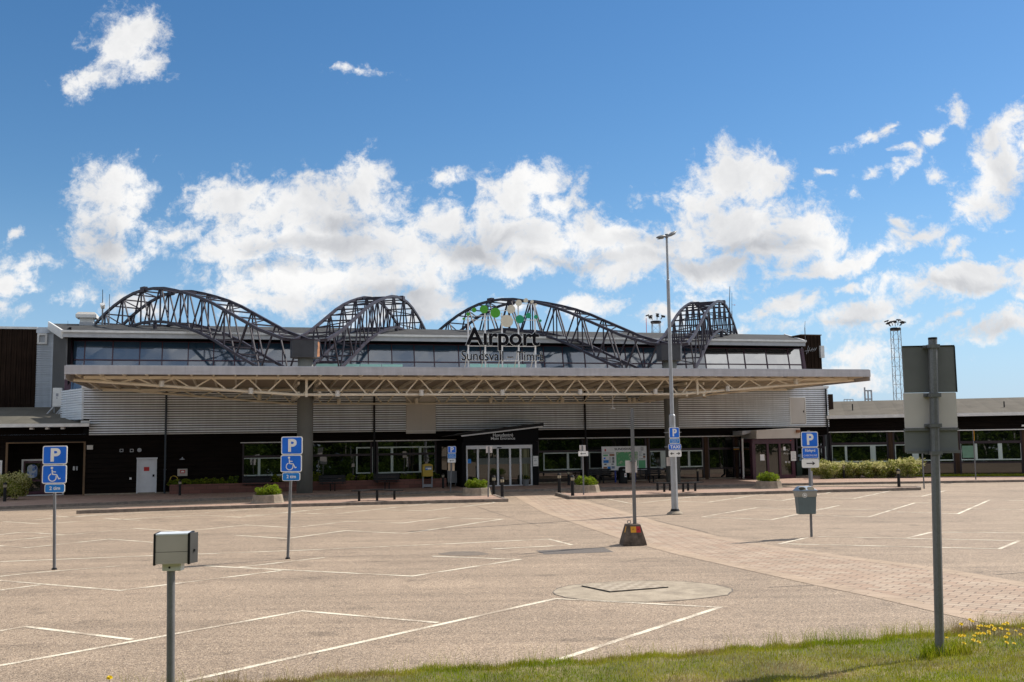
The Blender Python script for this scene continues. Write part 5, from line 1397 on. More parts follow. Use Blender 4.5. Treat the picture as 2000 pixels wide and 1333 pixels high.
# ---- tall lamp post with taxi sign
o = ground(1318.5, 1005); fr = Frame(o, math.radians(8))
t = thing('street_lamp', o, 'tall galvanised lamp post with two leaf shaped heads carrying the taxi sign', 'street lamp')
h1 = fr.at(1314, 812)[1]; h2 = fr.at(1306, 548)[1]; h3 = fr.at(1304, 464)[1]
mb = MB(); mb.lathe(o, [(.125, .05), (.12, h1 * .5), (.115, h1), (.08, h1 + .05)], 8, ph=.39); mb.build('lower_pole', M['galv_light'], t)
mb = MB(); mb.lathe(o, [(.072, h1), (.062, h2), (.045, h2 + .03), (.04, h3 + .12)], 14); ob = mb.build('upper_pole', M['galv_light'], t)
mb = MB(); mb.lathe(o, [(.30, 0), (.29, .04), (.16, .12), (.13, .16)], 18); mb.build('foot_collar', M['concrete'], t)
mb = MB(); mb.lathe(o, [(.17, .12), (.135, .20)], 18); mb.build('rubber_collar', M['black_metal'], t)
def lamp_head(d, e, yaw):
    """leaf shaped head: d direction along its length, e tilt"""
    tip = Vector((math.cos(yaw), math.sin(yaw), 0)); side = Vector((-tip.y, tip.x, 0)); c = o + Vector((0, 0, h3 + .02))
    mb = MB(); n = 10; rows = []
    for i in range(n + 1):
        s = i / n; w = .125 * math.sin(math.pi * (s * .93 + .05)) ** .7; th_ = .07 * math.sin(math.pi * (s * .9 + .06)) ** .8
        z = e * s + .02
        p = c + tip * (.04 + s * .46) + Vector((0, 0, z))
        rows.append([p + side * (w * math.cos(k)) + Vector((0, 0, th_ * math.sin(k))) for k in [2 * math.pi * j / 10 for j in range(10)]])
    vs = [v for r in rows for v in r]; fs = []
    for i in range(n):
        for j in range(10): fs.append((i * 10 + j, i * 10 + (j + 1) % 10, (i + 1) * 10 + (j + 1) % 10, (i + 1) * 10 + j))
    fs += [tuple(range(9, -1, -1)), tuple(range(n * 10, n * 10 + 10))]
    mb.add(vs, fs); hd = mb.build('lamp_head', M['sign_back_grey'], t, smooth=True)
    mb = MB(); k0, k1 = c + tip * .18 + Vector((0, 0, e * .36 - .05)), c + tip * .40 + Vector((0, 0, e * .82 - .05)); mb.beam(k0, k1, .13, .015); mb.build('lamp_lens', M['lamp_glass'], hd)
lamp_head(1, .24, math.radians(35)); lamp_head(-1, -.10, math.radians(212))
mb = MB(); mb.tube(o + Vector((0, 0, h3 - .02)), o + Vector((0, 0, h3 + .12)), .06, n=10); mb.build('bracket', M['galv'], t)
ts = thing('taxi_sign', fr.pt(0, 2, .15), 'stack of blue parking and taxi plates on the tall lamp post', 'sign')
pl, A = sign_plate(fr, ts, (1306.8, 835, 1327.3, 856), .17, 'p'); letter_P(fr, pl, A, .17)
pl, A = sign_plate(fr, ts, (1307.5, 856.7, 1328, 867), .17, 'f', ('sign_white', 'sign_blue_small')); letters(fr, pl, 'F\u00f6rhyrda', A, (.14, .86), (.54, .84), .17, bold=.0); letters(fr, pl, 'platser', A, (.22, .8), (.16, .46), .17, bold=.0)
pl, A = sign_plate(fr, ts, (1305.6, 867.5, 1330.4, 879.3), .17, 't'); letters(fr, pl, 'TAXI', A, (.13, .88), (.24, .78), .17, bold=.03)
pl, A = sign_plate(fr, ts, (1306, 879.8, 1331, 892.6), .17, 'a', ('sign_white', None)); arrow(fr, pl, A, .17, ((-1, .14, .42), (1, .6, .88)))
A = fr.rect(1306.5, 893.5, 1321.5, 911, .14); mb = MB(); mb.fbox(fr, A[0], A[1], A[2], A[3], -.17, -.158); mb.build('rear_plate', M['sign_back_pale'], ts)
for b in (fr.at(1317, 845)[1], fr.at(1317, 873)[1]): clamp(fr, ts, 0, b, .14)

# ---- arrow sign, plain pole signs
o = ground(1140, 966.5, PZ); fr = Frame(o, math.radians(5)); t = thing('arrow_sign', o, 'white sign with a black left arrow on the right island beside a planter', 'sign')
mb = MB(); a, b = fr.at(1137.5, 871); mb.tube(o, fr.pt(a, b, 0), .036, n=12); mb.build('pole', M['galv'], t)
pl, A = sign_plate(fr, t, (1129.7, 881.7, 1149, 891.3), .05, 'a', ('sign_white', None), rad=.02); arrow(fr, pl, A, .05, ((-1, .22, .75),))
A = fr.rect(1132, 870, 1144, 881.2); mb = MB(); mb.fbox(fr, A[0], A[1], A[2], A[3], -.05, -.04); mb.build('rear_plate', M['sign_back_pale'], t)
o = ground(953.5, 971, PZ); fr = Frame(o, math.radians(-4)); t = thing('sign_pole', o, 'grey pole with a small bare square plate beside the left island bollards', 'sign')
mb = MB(); a, b = fr.at(955, 872.5); mb.tube(o, fr.pt(a, b, 0), .036, n=12); mb.build('pole', M['galv'], t)
A = fr.rect(949, 872, 961.3, 885); mb = MB(); mb.fbox(fr, A[0], A[1], A[2], A[3], -.05, -.04); mb.build('rear_plate', M['sign_back_pale'], t)
# small parking sign by the entrance
o = ground(880, 960, PZ); fr = Frame(o, math.radians(8)); t = thing('parking_sign', o, 'small parking sign with a left arrow beside the yellow mailbox', 'parking sign')
mb = MB(); a, b = fr.at(882, 872); mb.tube(o, fr.pt(a, b, 0), .034, n=12); mb.build('pole', M['galv'], t)
pl, A = sign_plate(fr, t, (874.5, 872, 890.7, 885.3), .05, 'p'); letter_P(fr, pl, A, .05)
pl, A = sign_plate(fr, t, (874.3, 885.8, 890.3, 896.3), .05, 'f', ('sign_white', 'sign_blue_small')); letters(fr, pl, 'F\u00f6rhyrd', A, (.2, .8), (.53, .8), .05, bold=0); letters(fr, pl, 'UTHYRNING', A, (.14, .86), (.2, .42), .05, bold=0)
pl, A = sign_plate(fr, t, (874.3, 896.8, 890, 904), .05, 'a', ('sign_white', None)); arrow(fr, pl, A, .05, ((-1, .25, .8),))
for px in ((875.3, 904.5, 880, 920), (883.2, 904.5, 888, 920)):
    A = fr.rect(*px); mb = MB(); mb.fbox(fr, A[0], A[1], A[2], A[3], -.06, -.045); mb.build('rear_plate', simple('cream_plate', (.62, .46, .30), .5), t)
fr = Frame(FAC.pt(0, 0, 1.2), FANG); A = fr.rect(873.5, 920, 893.5, 944)
t = thing('notice_panel', fr.pt((A[0] + A[1]) / 2, PZ, 0), 'tilted pale grey panel standing behind the small parking sign', 'panel')
mb = MB(); mb.fpoly(fr, [(A[0] + .03, A[2] + .04), (A[1] - .02, A[2]), (A[1] - .04, A[3] - .02), (A[0], A[3] + .04)], -.03, 0); mb.build('panel_board', M['sign_back_grey'], t)
mb = MB(); mb.fbox(fr, A[0] + .08, A[0] + .12, PZ, A[2] + .1, -.08, -.04); mb.fbox(fr, A[1] - .12, A[1] - .08, PZ, A[2] + .1, -.08, -.04); mb.build('panel_legs', M['galv'], t)

# ---- concrete block with pole
o = ground(1236.5, 1064.5); fr = Frame(o, math.radians(4)); t = thing('concrete_foot', o, 'tapered concrete block with red and yellow band holding a tall bare pole', 'concrete block')
mb = MB(); taper(mb, fr, (-.31, .31), (-.30, .30), 0, .07, -.30, .30, -.29, .29); taper(mb, fr, (-.30, .30), (-.175, .175), .07, .53, -.29, .29, -.17, .17); mb.build('block', M['block_concrete'], t, bevel=.012)
def face(z): return .29 - (z - .07) / .46 * .12 + .004
for a0, a1, mt in ((-.09, .05, 'yellow'), (.05, .19, 'red')):
    a1 = min(a1, .17); mb = MB(); mb.add([fr.pt(a0, .33, face(.33)), fr.pt(a1, .33, face(.33)), fr.pt(a1 - (.012 if mt == 'red' else 0), .48, face(.48)), fr.pt(a0, .48, face(.48))], [(0, 1, 2, 3)]); pl = mb.build('reflector', M[mt], t)
mb = MB(); mb.fbox(fr, -.04, -.02, .40, .42, face(.41) - .02, face(.41) + .006); mb.fbox(fr, .09, .11, .40, .42, face(.41) - .02, face(.41) + .006); mb.build('rivet', M['black_metal'], t)
def facel(z): return -(.30 - (z - .07) / .46 * .125) - .003
mb = MB(); mb.add([fr.pt(facel(.33), .33, .20), fr.pt(facel(.33), .33, .08), fr.pt(facel(.48), .48, .07), fr.pt(facel(.48), .48, .17)], [(0, 1, 2, 3)]); mb.build('reflector', M['yellow'], t)
mb = MB(); ec = fr.pt(-.09, .585, 0)
pts = [ec + fr.x * (.045 * math.cos(k)) + UP * (.045 * math.sin(k)) for k in [2 * math.pi * i / 12 for i in range(13)]]; mb.pipe(pts, .009, 6); mb.build('lifting_eye', M['galv'], t)
mb = MB(); a, b = fr.at(1234.3, 798); mb.fbox(fr, a - .033, a + .033, .5, b, -.033, .033); mb.build('pole', M['galv'], t)
mb = MB(); a, b = fr.at(1234.3, 814); mb.fbox(fr, a - .04, a + .04, .5, b, -.04, .04); mb.build('pole_sleeve', M['galv'], t)
A = fr.rect(1222.3, 900, 1245, 923.5, 0); mb = MB(); mb.fbox(fr, A[0], A[1], A[2], A[3], -.06, -.048); mb.build('rear_plate', M['sign_back_pale'], t)
mb = MB(); a, b = fr.at(1236, 901.5); mb.fbox(fr, a - .07, a + .07, b - .015, b + .015, -.05, .05); mb.build('clamp', M['galv'], t)

# ---- large sign seen from behind
o = Vector((PB.x, PB.y, float(bank_z(np.array(edge_y(PB.x) - PB.y), PB.x, PB.y)))); fr = Frame(o, math.radians(-3))
t = thing('road_sign', o, 'large three plate sign seen from behind on an octagonal pole in the grass', 'sign')
mb = MB(); a, b = fr.at(1821.5, 662); mb.tube(o - UP * .1, fr.pt(a, b, 0), .052, n=8); mb.build('pole', M['galv'], t)
mb = MB(); mb.tube(fr.pt(a, b - .01, 0), fr.pt(a, b + .015, 0), .054, n=8); mb.build('pole_cap', M['black_metal'], t)
for px, mt in (((1764, 675.5, 1866.7, 767), 'sign_back_green'), ((1766, 767.5, 1869, 836.3), 'sign_back_pale'), ((1767, 836.8, 1871, 884), 'sign_back_grey')):
    A = fr.rect(*px, -.08); mb = MB(); mb.fpoly(fr, rrect(A[0], A[1], A[2], A[3], .012, 3), -.092, -.08); pl = mb.build('sign_plate', M[mt], t)
    if mt == 'sign_back_green':
        mb = MB(); mb.fbox(fr, A[0] + .003, A[1] - .003, A[3] - .012, A[3] + .002, -.093, -.07); mb.fbox(fr, A[1] - .008, A[1] + .003, A[2], A[3] - .012, -.093, -.07); mb.build('plate_edge', M['black_metal'], pl)
    if mt == 'sign_back_grey':
        mb = MB(); mb.fbox(fr, A[0] + .01, A[1] + .012, A[3] - .03, A[3], -.08, -.055); mb.fbox(fr, A[0] + .02, A[1] + .01, A[2] - .012, A[2] + .022, -.08, -.05); mb.build('stiffener', M['galv'], pl)
for y in (677, 772.5, 831.5, 885):
    a, b = fr.at(1821.5 + (y - 662) * .0235, y); clamp_ = MB(); clamp_.fbox(fr, a - .10, a + .10, b - .02, b + .02, -.078, -.05); clamp_.fbox(fr, a - .066, a + .066, b - .022, b + .022, -.05, .062); clamp_.fbox(fr, a - .098, a - .075, b - .014, b + .014, -.05, -.03); clamp_.fbox(fr, a + .075, a + .098, b - .014, b + .014, -.05, -.03); clamp_.build('clamp', M['galv'], t)

# ---- box on a post in the foreground
bp = ground(333.5, 1345, .0); bz = float(bank_z(np.array(max(0, edge_y(bp.x) - bp.y)), bp.x, bp.y)); o = Vector((bp.x, bp.y, bz)); fr = Frame(o, math.radians(0))
t = thing('post_box', o, 'beige metal box with black end frames on a grey round post in the foreground', 'post box')
mb = MB(); a, b = fr.at(334, 1112); mb.tube(o - UP * .15, fr.pt(a, b, 0), .045, n=16); mb.build('post', M['galv'], t)
mb = MB(); A = fr.rect(316, 1101, 353, 1117, .06); mb.fbox(fr, A[0], A[1], A[2] + .005, A[3] + .02, -.08, .06); mb.build('bracket', M['box_top'], t, bevel=.012)
mb = MB(); a, b = fr.at(331, 1109, .06); mb.tube(fr.pt(a, b, .055), fr.pt(a, b, .066), .012, n=10); mb.build('bolt', M['black_metal'], t)
bf = Frame(fr.pt(fr.at(336, 1100)[0], fr.at(336, 1100)[1] - .0, .10), math.radians(10))
Wd, Ht, Dp = .40, .335, .30
bf = Frame(Vector((o.x, o.y, 0)) + fr.x * (fr.at(335.5, 1100, .1)[0]), math.radians(9.5)); zb = fr.at(330, 1102, .12)[1]
a0, a1 = -.205, .16
mb = MB(); taper(mb, bf, (a0 + .02, a1), (a0 + .02, a1), zb + .006, zb + .135, -.16, .15, -.16, .15); mb.fbox(bf, a0 + .02, a1, zb + .140, zb + Ht - .012, -.16, .15); mb.build('body', M['box_cream'], t)
mb = MB(); mb.fbox(bf, a0 + .02, a1, zb + .13, zb + .145, -.155, .144); mb.build('seam', M['black_metal'], t)
mb = MB(); mb.fbox(bf, a0 + .01, a1 + .0, zb + Ht - .012, zb + Ht + .004, -.165, .155); mb.build('lid', M['box_top'], t)
mb = MB(); mb.fbox(bf, a0 - .004, a0 + .02, zb - .008, zb + Ht + .008, -.172, .160); mb.build('end_frame', M['black_metal'], t, bevel=.006)
mb = MB(); mb.fbox(bf, a1, a1 + .028, zb - .004, zb + Ht + .008, -.172, .160); mb.build('end_frame', M['black_metal'], t, bevel=.006)
ef = Frame(bf.pt(a1 + .028, 0, .155), bf.ang + math.radians(58)); mb = MB(); mb.fbox(ef, 0, .13, zb + .006, zb + Ht + .006, -.02, .0); q_ = mb.build('side_hood', simple('hood_grey', (.06, .058, .055), .5), t); mb = MB(); mb.fbox(ef, .06, .075, zb + .13, zb + .16, 0, .012); mb.build('keyhole', M['black_metal'], q_)
mb = MB(); mb.hexa([bf.pt(a1 + .028, zb + .01, .15), ef.pt(.13, zb + .01, -.021), ef.pt(.13, zb + .01, -.05), bf.pt(a1 + .028, zb + .01, -.17), bf.pt(a1 + .028, zb + Ht, .15), ef.pt(.13, zb + Ht, -.021), ef.pt(.13, zb + Ht, -.05), bf.pt(a1 + .028, zb + Ht, -.17)]); mb.build('hood_core', M['black_metal'], t)

# ---- bollard lights: one is built, the others are copies
def bollard_proto():
    t = thing('bollard_light', (0, 0, 0), 'x', 'bollard', 'black bollard lights along the pavement and islands')
    mb = MB(); mb.lathe((0, 0, 0), [(.085, 0), (.082, .1), (.075, .72)], 16); mb.build('post', M['black_metal'], t)
    mb = MB(); mb.lathe((0, 0, 0), [(.085, .72), (.092, .74), (.095, .85), (.09, .87)], 16); mb.build('lamp_glass', M['lamp_glass'], t)
    mb = MB(); mb.lathe((0, 0, 0), [(.105, .865), (.10, .90), (.075, .95), (.03, .975)], 16); mb.build('cap', M['black_metal'], t)
    mb = MB()
    for k in range(4):
        q = k * math.pi / 2 + .4; mb.tube((.094 * math.cos(q), .094 * math.sin(q), .73), (.094 * math.cos(q), .094 * math.sin(q), .87), .008, n=5)
    mb.build('guard', M['black_metal'], t)
    return t
bo = bollard_proto(); first = True
for x, y, lab, s in ((964.5, 966.5, 'bollard light on the left island, the farther of the pair before the entrance', .95), (981, 971.5, 'bollard light at the right tip of the left island, nearer of its pair', .95), (1092.5, 963, 'bollard light at the left corner of the right island', 1.0), (1118.5, 968.5, 'bollard light on the right island touching the planter', .98),
                     (1111, 948, 'small bollard light on the pavement behind the right island pair', .88), (1363, 941, 'bollard light on the pavement right of the taxi sign', .86), (1756, 951.5, 'bollard light standing alone at the right end of the right island', .93), (1648.5, 935, 'bollard light half hidden in the pale hedge', .9),
                     (351, 968, 'bollard light in front of the brick planter below the electric box', .82), (865.5, 954, 'bollard light beside the yellow mailbox', .85), (9, 980, 'bollard light at the far left in front of the white flowering shrub', .95)):
    c = bo if first else copy_tree(bo); first = False
    p = ground(x, y, PZ); c.location = p; c.scale = (s, s, s); c['label'] = lab

# ---- benches
def seat_bench(top_px, leg_px, label, z=.47):
    P = [ground(x, y, PZ + z) for x, y in top_px]; c = sum(P, Vector()) / len(P); base = Vector((c.x, c.y, PZ))
    t = thing('bench', base, label, 'bench', 'backless benches on the islands')
    for k in range(4):
        off = (k - 1.5) * .125; Q = []
        for i, p in enumerate(P):
            d = (P[min(i + 1, len(P) - 1)] - P[max(i - 1, 0)]); d.z = 0; d.normalize(); Q.append(p + Vector((-d.y, d.x, 0)) * off)
        mb = MB(); mb.sweep(Q, .045, .11, UP); mb.build('slat', M['black_metal'], t)
    for x, y in leg_px:
        g = ground(x, y, PZ); mb = MB(); mb.beam(g, g + UP * (z - .02), .10, .10); mb.build('leg', M['black_metal'], t)
    return t
seat_bench([(695, 959.5), (715, 957.5), (737, 956.8), (758, 957), (778, 958.5)], [(701.5, 979), (736.5, 978), (770.5, 976)], 'curved backless black bench on the left island')
t = seat_bench([(1279, 942.8), (1300, 944), (1322, 944.3), (1344, 943.5), (1366, 941.8)], [(1284.5, 958.5), (1297.5, 961), (1308.5, 958.8), (1334.5, 961), (1344, 958.8), (1358, 959.5)], 'backless black bench with six legs on the right island behind the lamp post')
def back_bench_proto():
    t = thing('bench', (0, 0, 0), 'x', 'bench', 'black slatted benches with backrests along the facade')
    for k in range(4):
        mb = MB(); mb.box(-.8, .8, -.05 - k * .11 - .045, -.05 - k * .11 + .045, .43, .46); mb.build('seat_slat', M['black_metal'], t)
    for k in range(4):
        mb = MB(); mb.hexa([(-.8, .06 + k * .03, .52 + k * .105), (.8, .06 + k * .03, .52 + k * .105), (.8, .09 + k * .03, .52 + k * .105), (-.8, .09 + k * .03, .52 + k * .105), (-.8, .08 + k * .03, .60 + k * .105), (.8, .08 + k * .03, .60 + k * .105), (.8, .11 + k * .03, .60 + k * .105), (-.8, .11 + k * .03, .60 + k * .105)]); mb.build('back_slat', M['black_metal'], t)
    for x in (-.13, .13):
        mb = MB(); mb.box(x - .03, x + .03, -.25, -.18, 0, .43); mb.build('leg', M['black_metal'], t)
    for x in (-.6, 0, .6):
        mb = MB(); mb.beam((x, -.4, .41), (x, .05, .41), .05, .05); mb.beam((x, .05, .41), (x, .19, .93), .05, .04, up=Vector((0, 1, 0))); mb.build('support', M['black_metal'], t)
    return t
bb = back_bench_proto(); first = True
for x, y, lab, s in ((501.5, 961, 'slatted black bench left of the left concrete column', .95), (649, 959, 'slatted black bench just right of the left concrete column', .92), (755, 955, 'slatted black bench between the column and the yellow mailbox', .92), (1173, 944, 'dark slatted bench under the windows right of the main entrance', .92), (1270, 943, 'slatted bench in front of the town map board', .95)):
    c = bb if first else copy_tree(bb); first = False
    p = ground(x, y, PZ); c.location = p; c.rotation_euler = (0, 0, FANG); c.scale = (s, s, s); c['label'] = lab

# ---- round concrete planters with clipped green shrubs
def foliage(parent, name, center, rad, k, spread, n, size, mats, seed, bottom=None, wts=None):
    v, f = leaf_cloud(n, size, clumps(center, rad, k, spread, seed, bottom))
    mi = RNG.choice(len(mats), n, p=wts)
    return np_mesh(name, v, f, [M[m] for m in mats], mi, parent)
for i, (x, y, lab) in enumerate(((518, 986.5, 'round concrete planter with a clipped green shrub, left of the curved bench'), (930, 971.5, 'round concrete planter with a green shrub beside the left pair of bollards'), (1146, 965.5, 'round concrete planter with a green shrub behind the arrow sign'), (1506, 957.5, 'round concrete planter with a green shrub before the purple entrance'))):
    p = ground(x, y - 3, PZ); p.y += .45
    t = thing('planter', p, lab, 'planter', 'concrete planters on the islands')
    mb = MB(); mb.lathe(p, [(.74, 0), (.70, .08), (.645, .34), (.63, .36), (.55, .36), (.54, .26)], 10, caps=False, ph=.3 + i, sy=.85); mb.build('bowl', M['concrete'], t)
    mb = MB(); mb.lathe(p, [(.56, .24), (.5, .27), (.02, .30)], 10, ph=.3 + i, sy=.85); mb.build('soil', M['soil'], t)
    foliage(t, 'shrub', (p.x, p.y, p.z + .50), (.55, .45, .235), 46, .15, 6800, .031, ['leaf_green', 'leaf_olive'], 40 + i, p.z + .3, [.85, .15])
# flower pots by the sliding doors
for x, y, lab in ((1027, 948, 'dark flower pot with small flowers right of the sliding doors'), (928, 947, 'dark flower pot left of the sliding doors')):
    p = ground(x, y - 1, PZ); p = FAC.pt(FAC.at(x, y, EC + .35)[0], PZ, EC + .35)
    t = thing('flower_pot', p, lab, 'flower pot', 'flower pots by the main entrance')
    mb = MB(); mb.lathe(p, [(.15, 0), (.22, .36), (.235, .38), (.2, .38), (.19, .3)], 16); mb.build('pot', M['sign_back_grey'] if x > 1000 else M['dark'], t)
    foliage(t, 'plant', (p.x, p.y, p.z + .46), (.22, .2, .12), 10, .08, 420, .035, ['leaf_dark', 'petal'], 60 + x, p.z + .36, [.9, .1])

# ---- brick planter along the facade, with low shrubs
bpz = .62
pl_ = [FAC.pt(FAC.at(x, 950, 1.3)[0], 0, 1.3) for x in (330, 878)]
t = thing('brick_planter', FAC.pt(FAC.at(600, 950, .8)[0], PZ, .8), 'long low red brick planting bed under the left windows', 'planting bed')
aB0, aB1 = FAC.at(331, 955, 1.3)[0], FAC.at(872, 945, 1.3)[0]
mb = MB(); mb.fbox(FAC, aB0, aB1, PZ, bpz, 1.1, 1.3); mb.fbox(FAC, aB0, aB0 + .2, PZ, bpz, .1, 1.1); mb.fbox(FAC, aB1 - .2, aB1, PZ, bpz, .1, 1.1); mb.build('wall', M['brick'], t)
mb = MB(); mb.fbox(FAC, aB0 + .2, aB1 - .2, PZ, bpz - .06, .06, 1.1); mb.build('soil', M['soil'], t)
i = 0
for x, w, hgt, mats, wt in [(340 + k * 19, .62, .19, ['leaf_green', 'leaf_olive'], [.6, .4]) for k in range(6)] + [(455, .5, .26, ['leaf_green', 'leaf_dark'], [.5, .5]), (537, .5, .33, ['leaf_olive', 'leaf_green'], [.5, .5]), (560, .5, .2, ['leaf_olive', 'leaf_dark'], [.5, .5]), (619, .42, .36, ['leaf_olive', 'leaf_green'], [.5, .5]), (682, .5, .25, ['leaf_green', 'leaf_olive'], [.6, .4]), (708, .5, .22, ['leaf_green', 'leaf_olive'], [.5, .5]), (725, .4, .27, ['leaf_green', 'leaf_olive'], [.7, .3]), (792, .6, .2, ['leaf_green', 'leaf_olive'], [.6, .4]), (806, .4, .18, ['leaf_green', 'leaf_olive'], [.6, .4]), (824, .4, .22, ['leaf_dark', 'leaf_green'], [.7, .3]), (852, .5, .25, ['leaf_dark', 'leaf_green'], [.7, .3])]:
    a = FAC.at(x, 940, .7)[0]; p = FAC.pt(a, bpz - .06, .75)
    labs = 'low yellow green shrub in the brick planter under the timber wall left of the window' if x < 440 else 'loose low shrub in the brick planter under the left windows'
    s = thing('shrub', p, labs, 'shrub', 'shrubs at the timber end of the brick planter' if x < 440 else 'shrubs under the windows in the brick planter')
    foliage(s, 'foliage', (p.x, p.y, p.z + hgt * .8), (w * .62, .34, hgt * .8), 16, .11, 900, .045, mats, 100 + i, p.z, wt)
    mb = MB()
    for k in range(4): mb.tube(p, p + Vector((random.uniform(-.2, .2), random.uniform(-.1, .1), hgt * 1.2)), .008, .003, 5)
    mb.build('stems', M['stem'], s); i += 1
# yellow hose coil on the bed
hc = FAC.pt(FAC.at(339.5, 938, .5)[0], 0, .5); hz = FAC.at(339.5, 938, .5)[1]; t = thing('hose_reel', Vector((hc.x, hc.y, bpz)), 'yellow garden hose loop above the left end of the brick planter', 'hose')
mb = MB(); pts = [hc + FAC.x * (.2 * math.cos(k)) + UP * (hz + .22 * math.sin(k)) for k in [math.radians(q) for q in range(-30, 211, 16)]]; mb.pipe(pts, .022, 6); mb.build('hose', M['mail_yellow'], t)
mb = MB(); mb.beam((hc.x, hc.y, bpz - .05), (hc.x, hc.y, hz), .04); mb.build('stake', M['black_metal'], t)

# ---- yellow mailbox
mf = Frame(FAC.pt(0, 0, 1.75), FANG); A = mf.rect(826, 906, 845.5, 931)
t = thing('mailbox', mf.pt((A[0] + A[1]) / 2, PZ, 0), 'yellow mailbox with rounded top on grey legs by the brick planter', 'mailbox')
pts = [(A[0], A[2]), (A[1], A[2])] + [((A[0] + A[1]) / 2 + (A[1] - A[0]) / 2 * math.cos(math.radians(k)), A[3] - .12 + .12 * math.sin(math.radians(k))) for k in range(0, 181, 15)]
mb = MB(); mb.fpoly(mf, pts, -.45, 0); mb.build('box_body', M['mail_yellow'], t)
mb = MB(); mb.fpoly(mf, rrect(A[0] + .12, A[1] - .05, A[2] + .36, A[3] - .14, .03), 0, .012); k = mb.build('slot_panel', M['sign_back_grey'], t)
mb = MB(); mb.fbox(mf, A[0] + .15, A[1] - .09, A[2] + .39, A[2] + .49, .012, .02); mb.build('label', M['letter_white'], k); mb = MB(); mb.fbox(mf, A[0] + .15, A[0] + .28, A[2] + .38, A[2] + .45, .02, .024); mb.build('blue_label', M['sign_blue_small'], k)
for a in (A[0] + .03, A[1] - .03):
    mb = MB(); mb.fbox(mf, a - .025, a + .025, PZ, A[2], -.3, -.1); mb.build('leg', M['grey_paint'], t)
mb = MB(); mb.fbox(mf, A[0] + .055, A[1] - .055, PZ + .05, PZ + .2, -.28, -.12); mb.build('foot_plate', M['grey_paint'], t)

# ---- town map board
o = FAC.pt(FAC.at(1219, 895, 1.3)[0], PZ, 1.3); fr = Frame(Vector((o.x, o.y, 0)), FANG - math.radians(4))
t = thing('map_board', o, 'large white information board headed Sundsvall with a green town map', 'information board')
A = fr.rect(1175.5, 872, 1263, 918.5); a0, a1, b0, b1 = A; W_, H_ = a1 - a0, b1 - b0
mb = MB(); mb.fbox(fr, a0, a1, b0, b1, -.05, 0); bd = mb.build('board', M['sign_white'], t)
def sub(name, x0, x1, y0, y1, mt, c=.004):
    mb = MB(); mb.fbox(fr, a0 + W_ * x0, a0 + W_ * x1, b0 + H_ * y0, b0 + H_ * y1, 0, c); return mb.build(name, M[mt] if isinstance(mt, str) else mt, bd)
mb = MB(); mb.fbox(fr, a0, a1, b0, b0 + .03, 0, .01); mb.fbox(fr, a0, a1, b1 - .03, b1, 0, .01); mb.fbox(fr, a0, a0 + .03, b0 + .03, b1 - .03, 0, .01); mb.fbox(fr, a1 - .03, a1, b0 + .03, b1 - .03, 0, .01); mb.build('board_frame', M['alu'], bd)
mb = MB(); mb.text(fr, 'SUNDSVALL', a0 + W_ * .285, a0 + W_ * .72, b0 + H_ * .835, b0 + H_ * .93, .0, .006, bold=.02); mb.build('lettering', M['sign_black'], bd)
sub('town_map', .32, .80, .17, .76, 'map_print'); sub('town_map', .815, .97, .05, .40, 'map_green')
mb = MB(); mb.fpoly(fr, disc(a0 + W_ * .08, b0 + H_ * .86, .05, 10), 0, .006); mb.fbox(fr, a0 + W_ * .065, a0 + W_ * .095, b0 + H_ * .80, b0 + H_ * .85, 0, .006); mb.build('crest', M['red'], bd)
mb = MB(); mb.fbox(fr, a0 + W_ * .875, a0 + W_ * .93, b0 + H_ * .81, b0 + H_ * .95, 0, .004); bk_ = mb.build('info_symbol', M['sign_black'], bd)
mb = MB(); mb.fbox(fr, a0 + W_ * .881, a0 + W_ * .924, b0 + H_ * .822, b0 + H_ * .938, .004, .006); mb.build('info_face', M['sign_white'], bk_)
mb = MB(); mb.fbox(fr, a0 + W_ * .896, a0 + W_ * .909, b0 + H_ * .835, b0 + H_ * .89, .006, .008); mb.fpoly(fr, disc(a0 + W_ * .9025, b0 + H_ * .912, .02, 10), .006, .008); mb.build('info_letter', M['sign_black'], bk_)
for x0, x1, y0, y1, mt in ((.03, .135, .60, .66, 'map_green'), (.17, .28, .60, .68, 'rust'), (.04, .08, .47, .54, 'sign_blue'), (.23, .275, .44, .56, 'sign_back_grey'), (.03, .15, .31, .43, 'sign_blue_small'), (.23, .275, .31, .42, 'sign_back_grey'), (.05, .10, .23, .28, 'purple'), (.21, .26, .23, .28, 'sign_back_grey'), (.03, .11, .08, .15, 'rust'), (.12, .19, .07, .16, 'sign_blue_small'), (.21, .28, .07, .17, 'bin_blue'), (.92, .97, .60, .68, 'sign_back_grey'), (.92, .97, .50, .58, 'rust'), (.84, .86, .44, .47, 'sign_black'), (.88, .91, .44, .47, 'sign_black'), (.93, .95, .44, .47, 'sign_black')):
    sub('picture', x0, x1, y0, y1, mt)
mb = MB()
for k in range(9):
    if k < 4: mb.fbox(fr, a0 + W_ * .83, a0 + W_ * (.90 - .01 * (k % 3)), b0 + H_ * (.74 - .05 * k), b0 + H_ * (.755 - .05 * k), 0, .003)
    mb.fbox(fr, a0 + W_ * .16, a0 + W_ * (.215 - .01 * (k % 2)), b0 + H_ * (.55 - .03 * k), b0 + H_ * (.56 - .03 * k), 0, .003)
mb.fbox(fr, a0 + W_ * .03, a0 + W_ * .27, b0 + H_ * .715, b0 + H_ * .735, 0, .003); mb.build('small_print', M['sign_back_grey'], bd)
for x in (.30, .74):
    mb = MB(); mb.fbox(fr, a0 + W_ * x - .04, a0 + W_ * x + .04, PZ, b0 + .2, -.13, -.05); mb.build('leg', M['blue_post'], t)
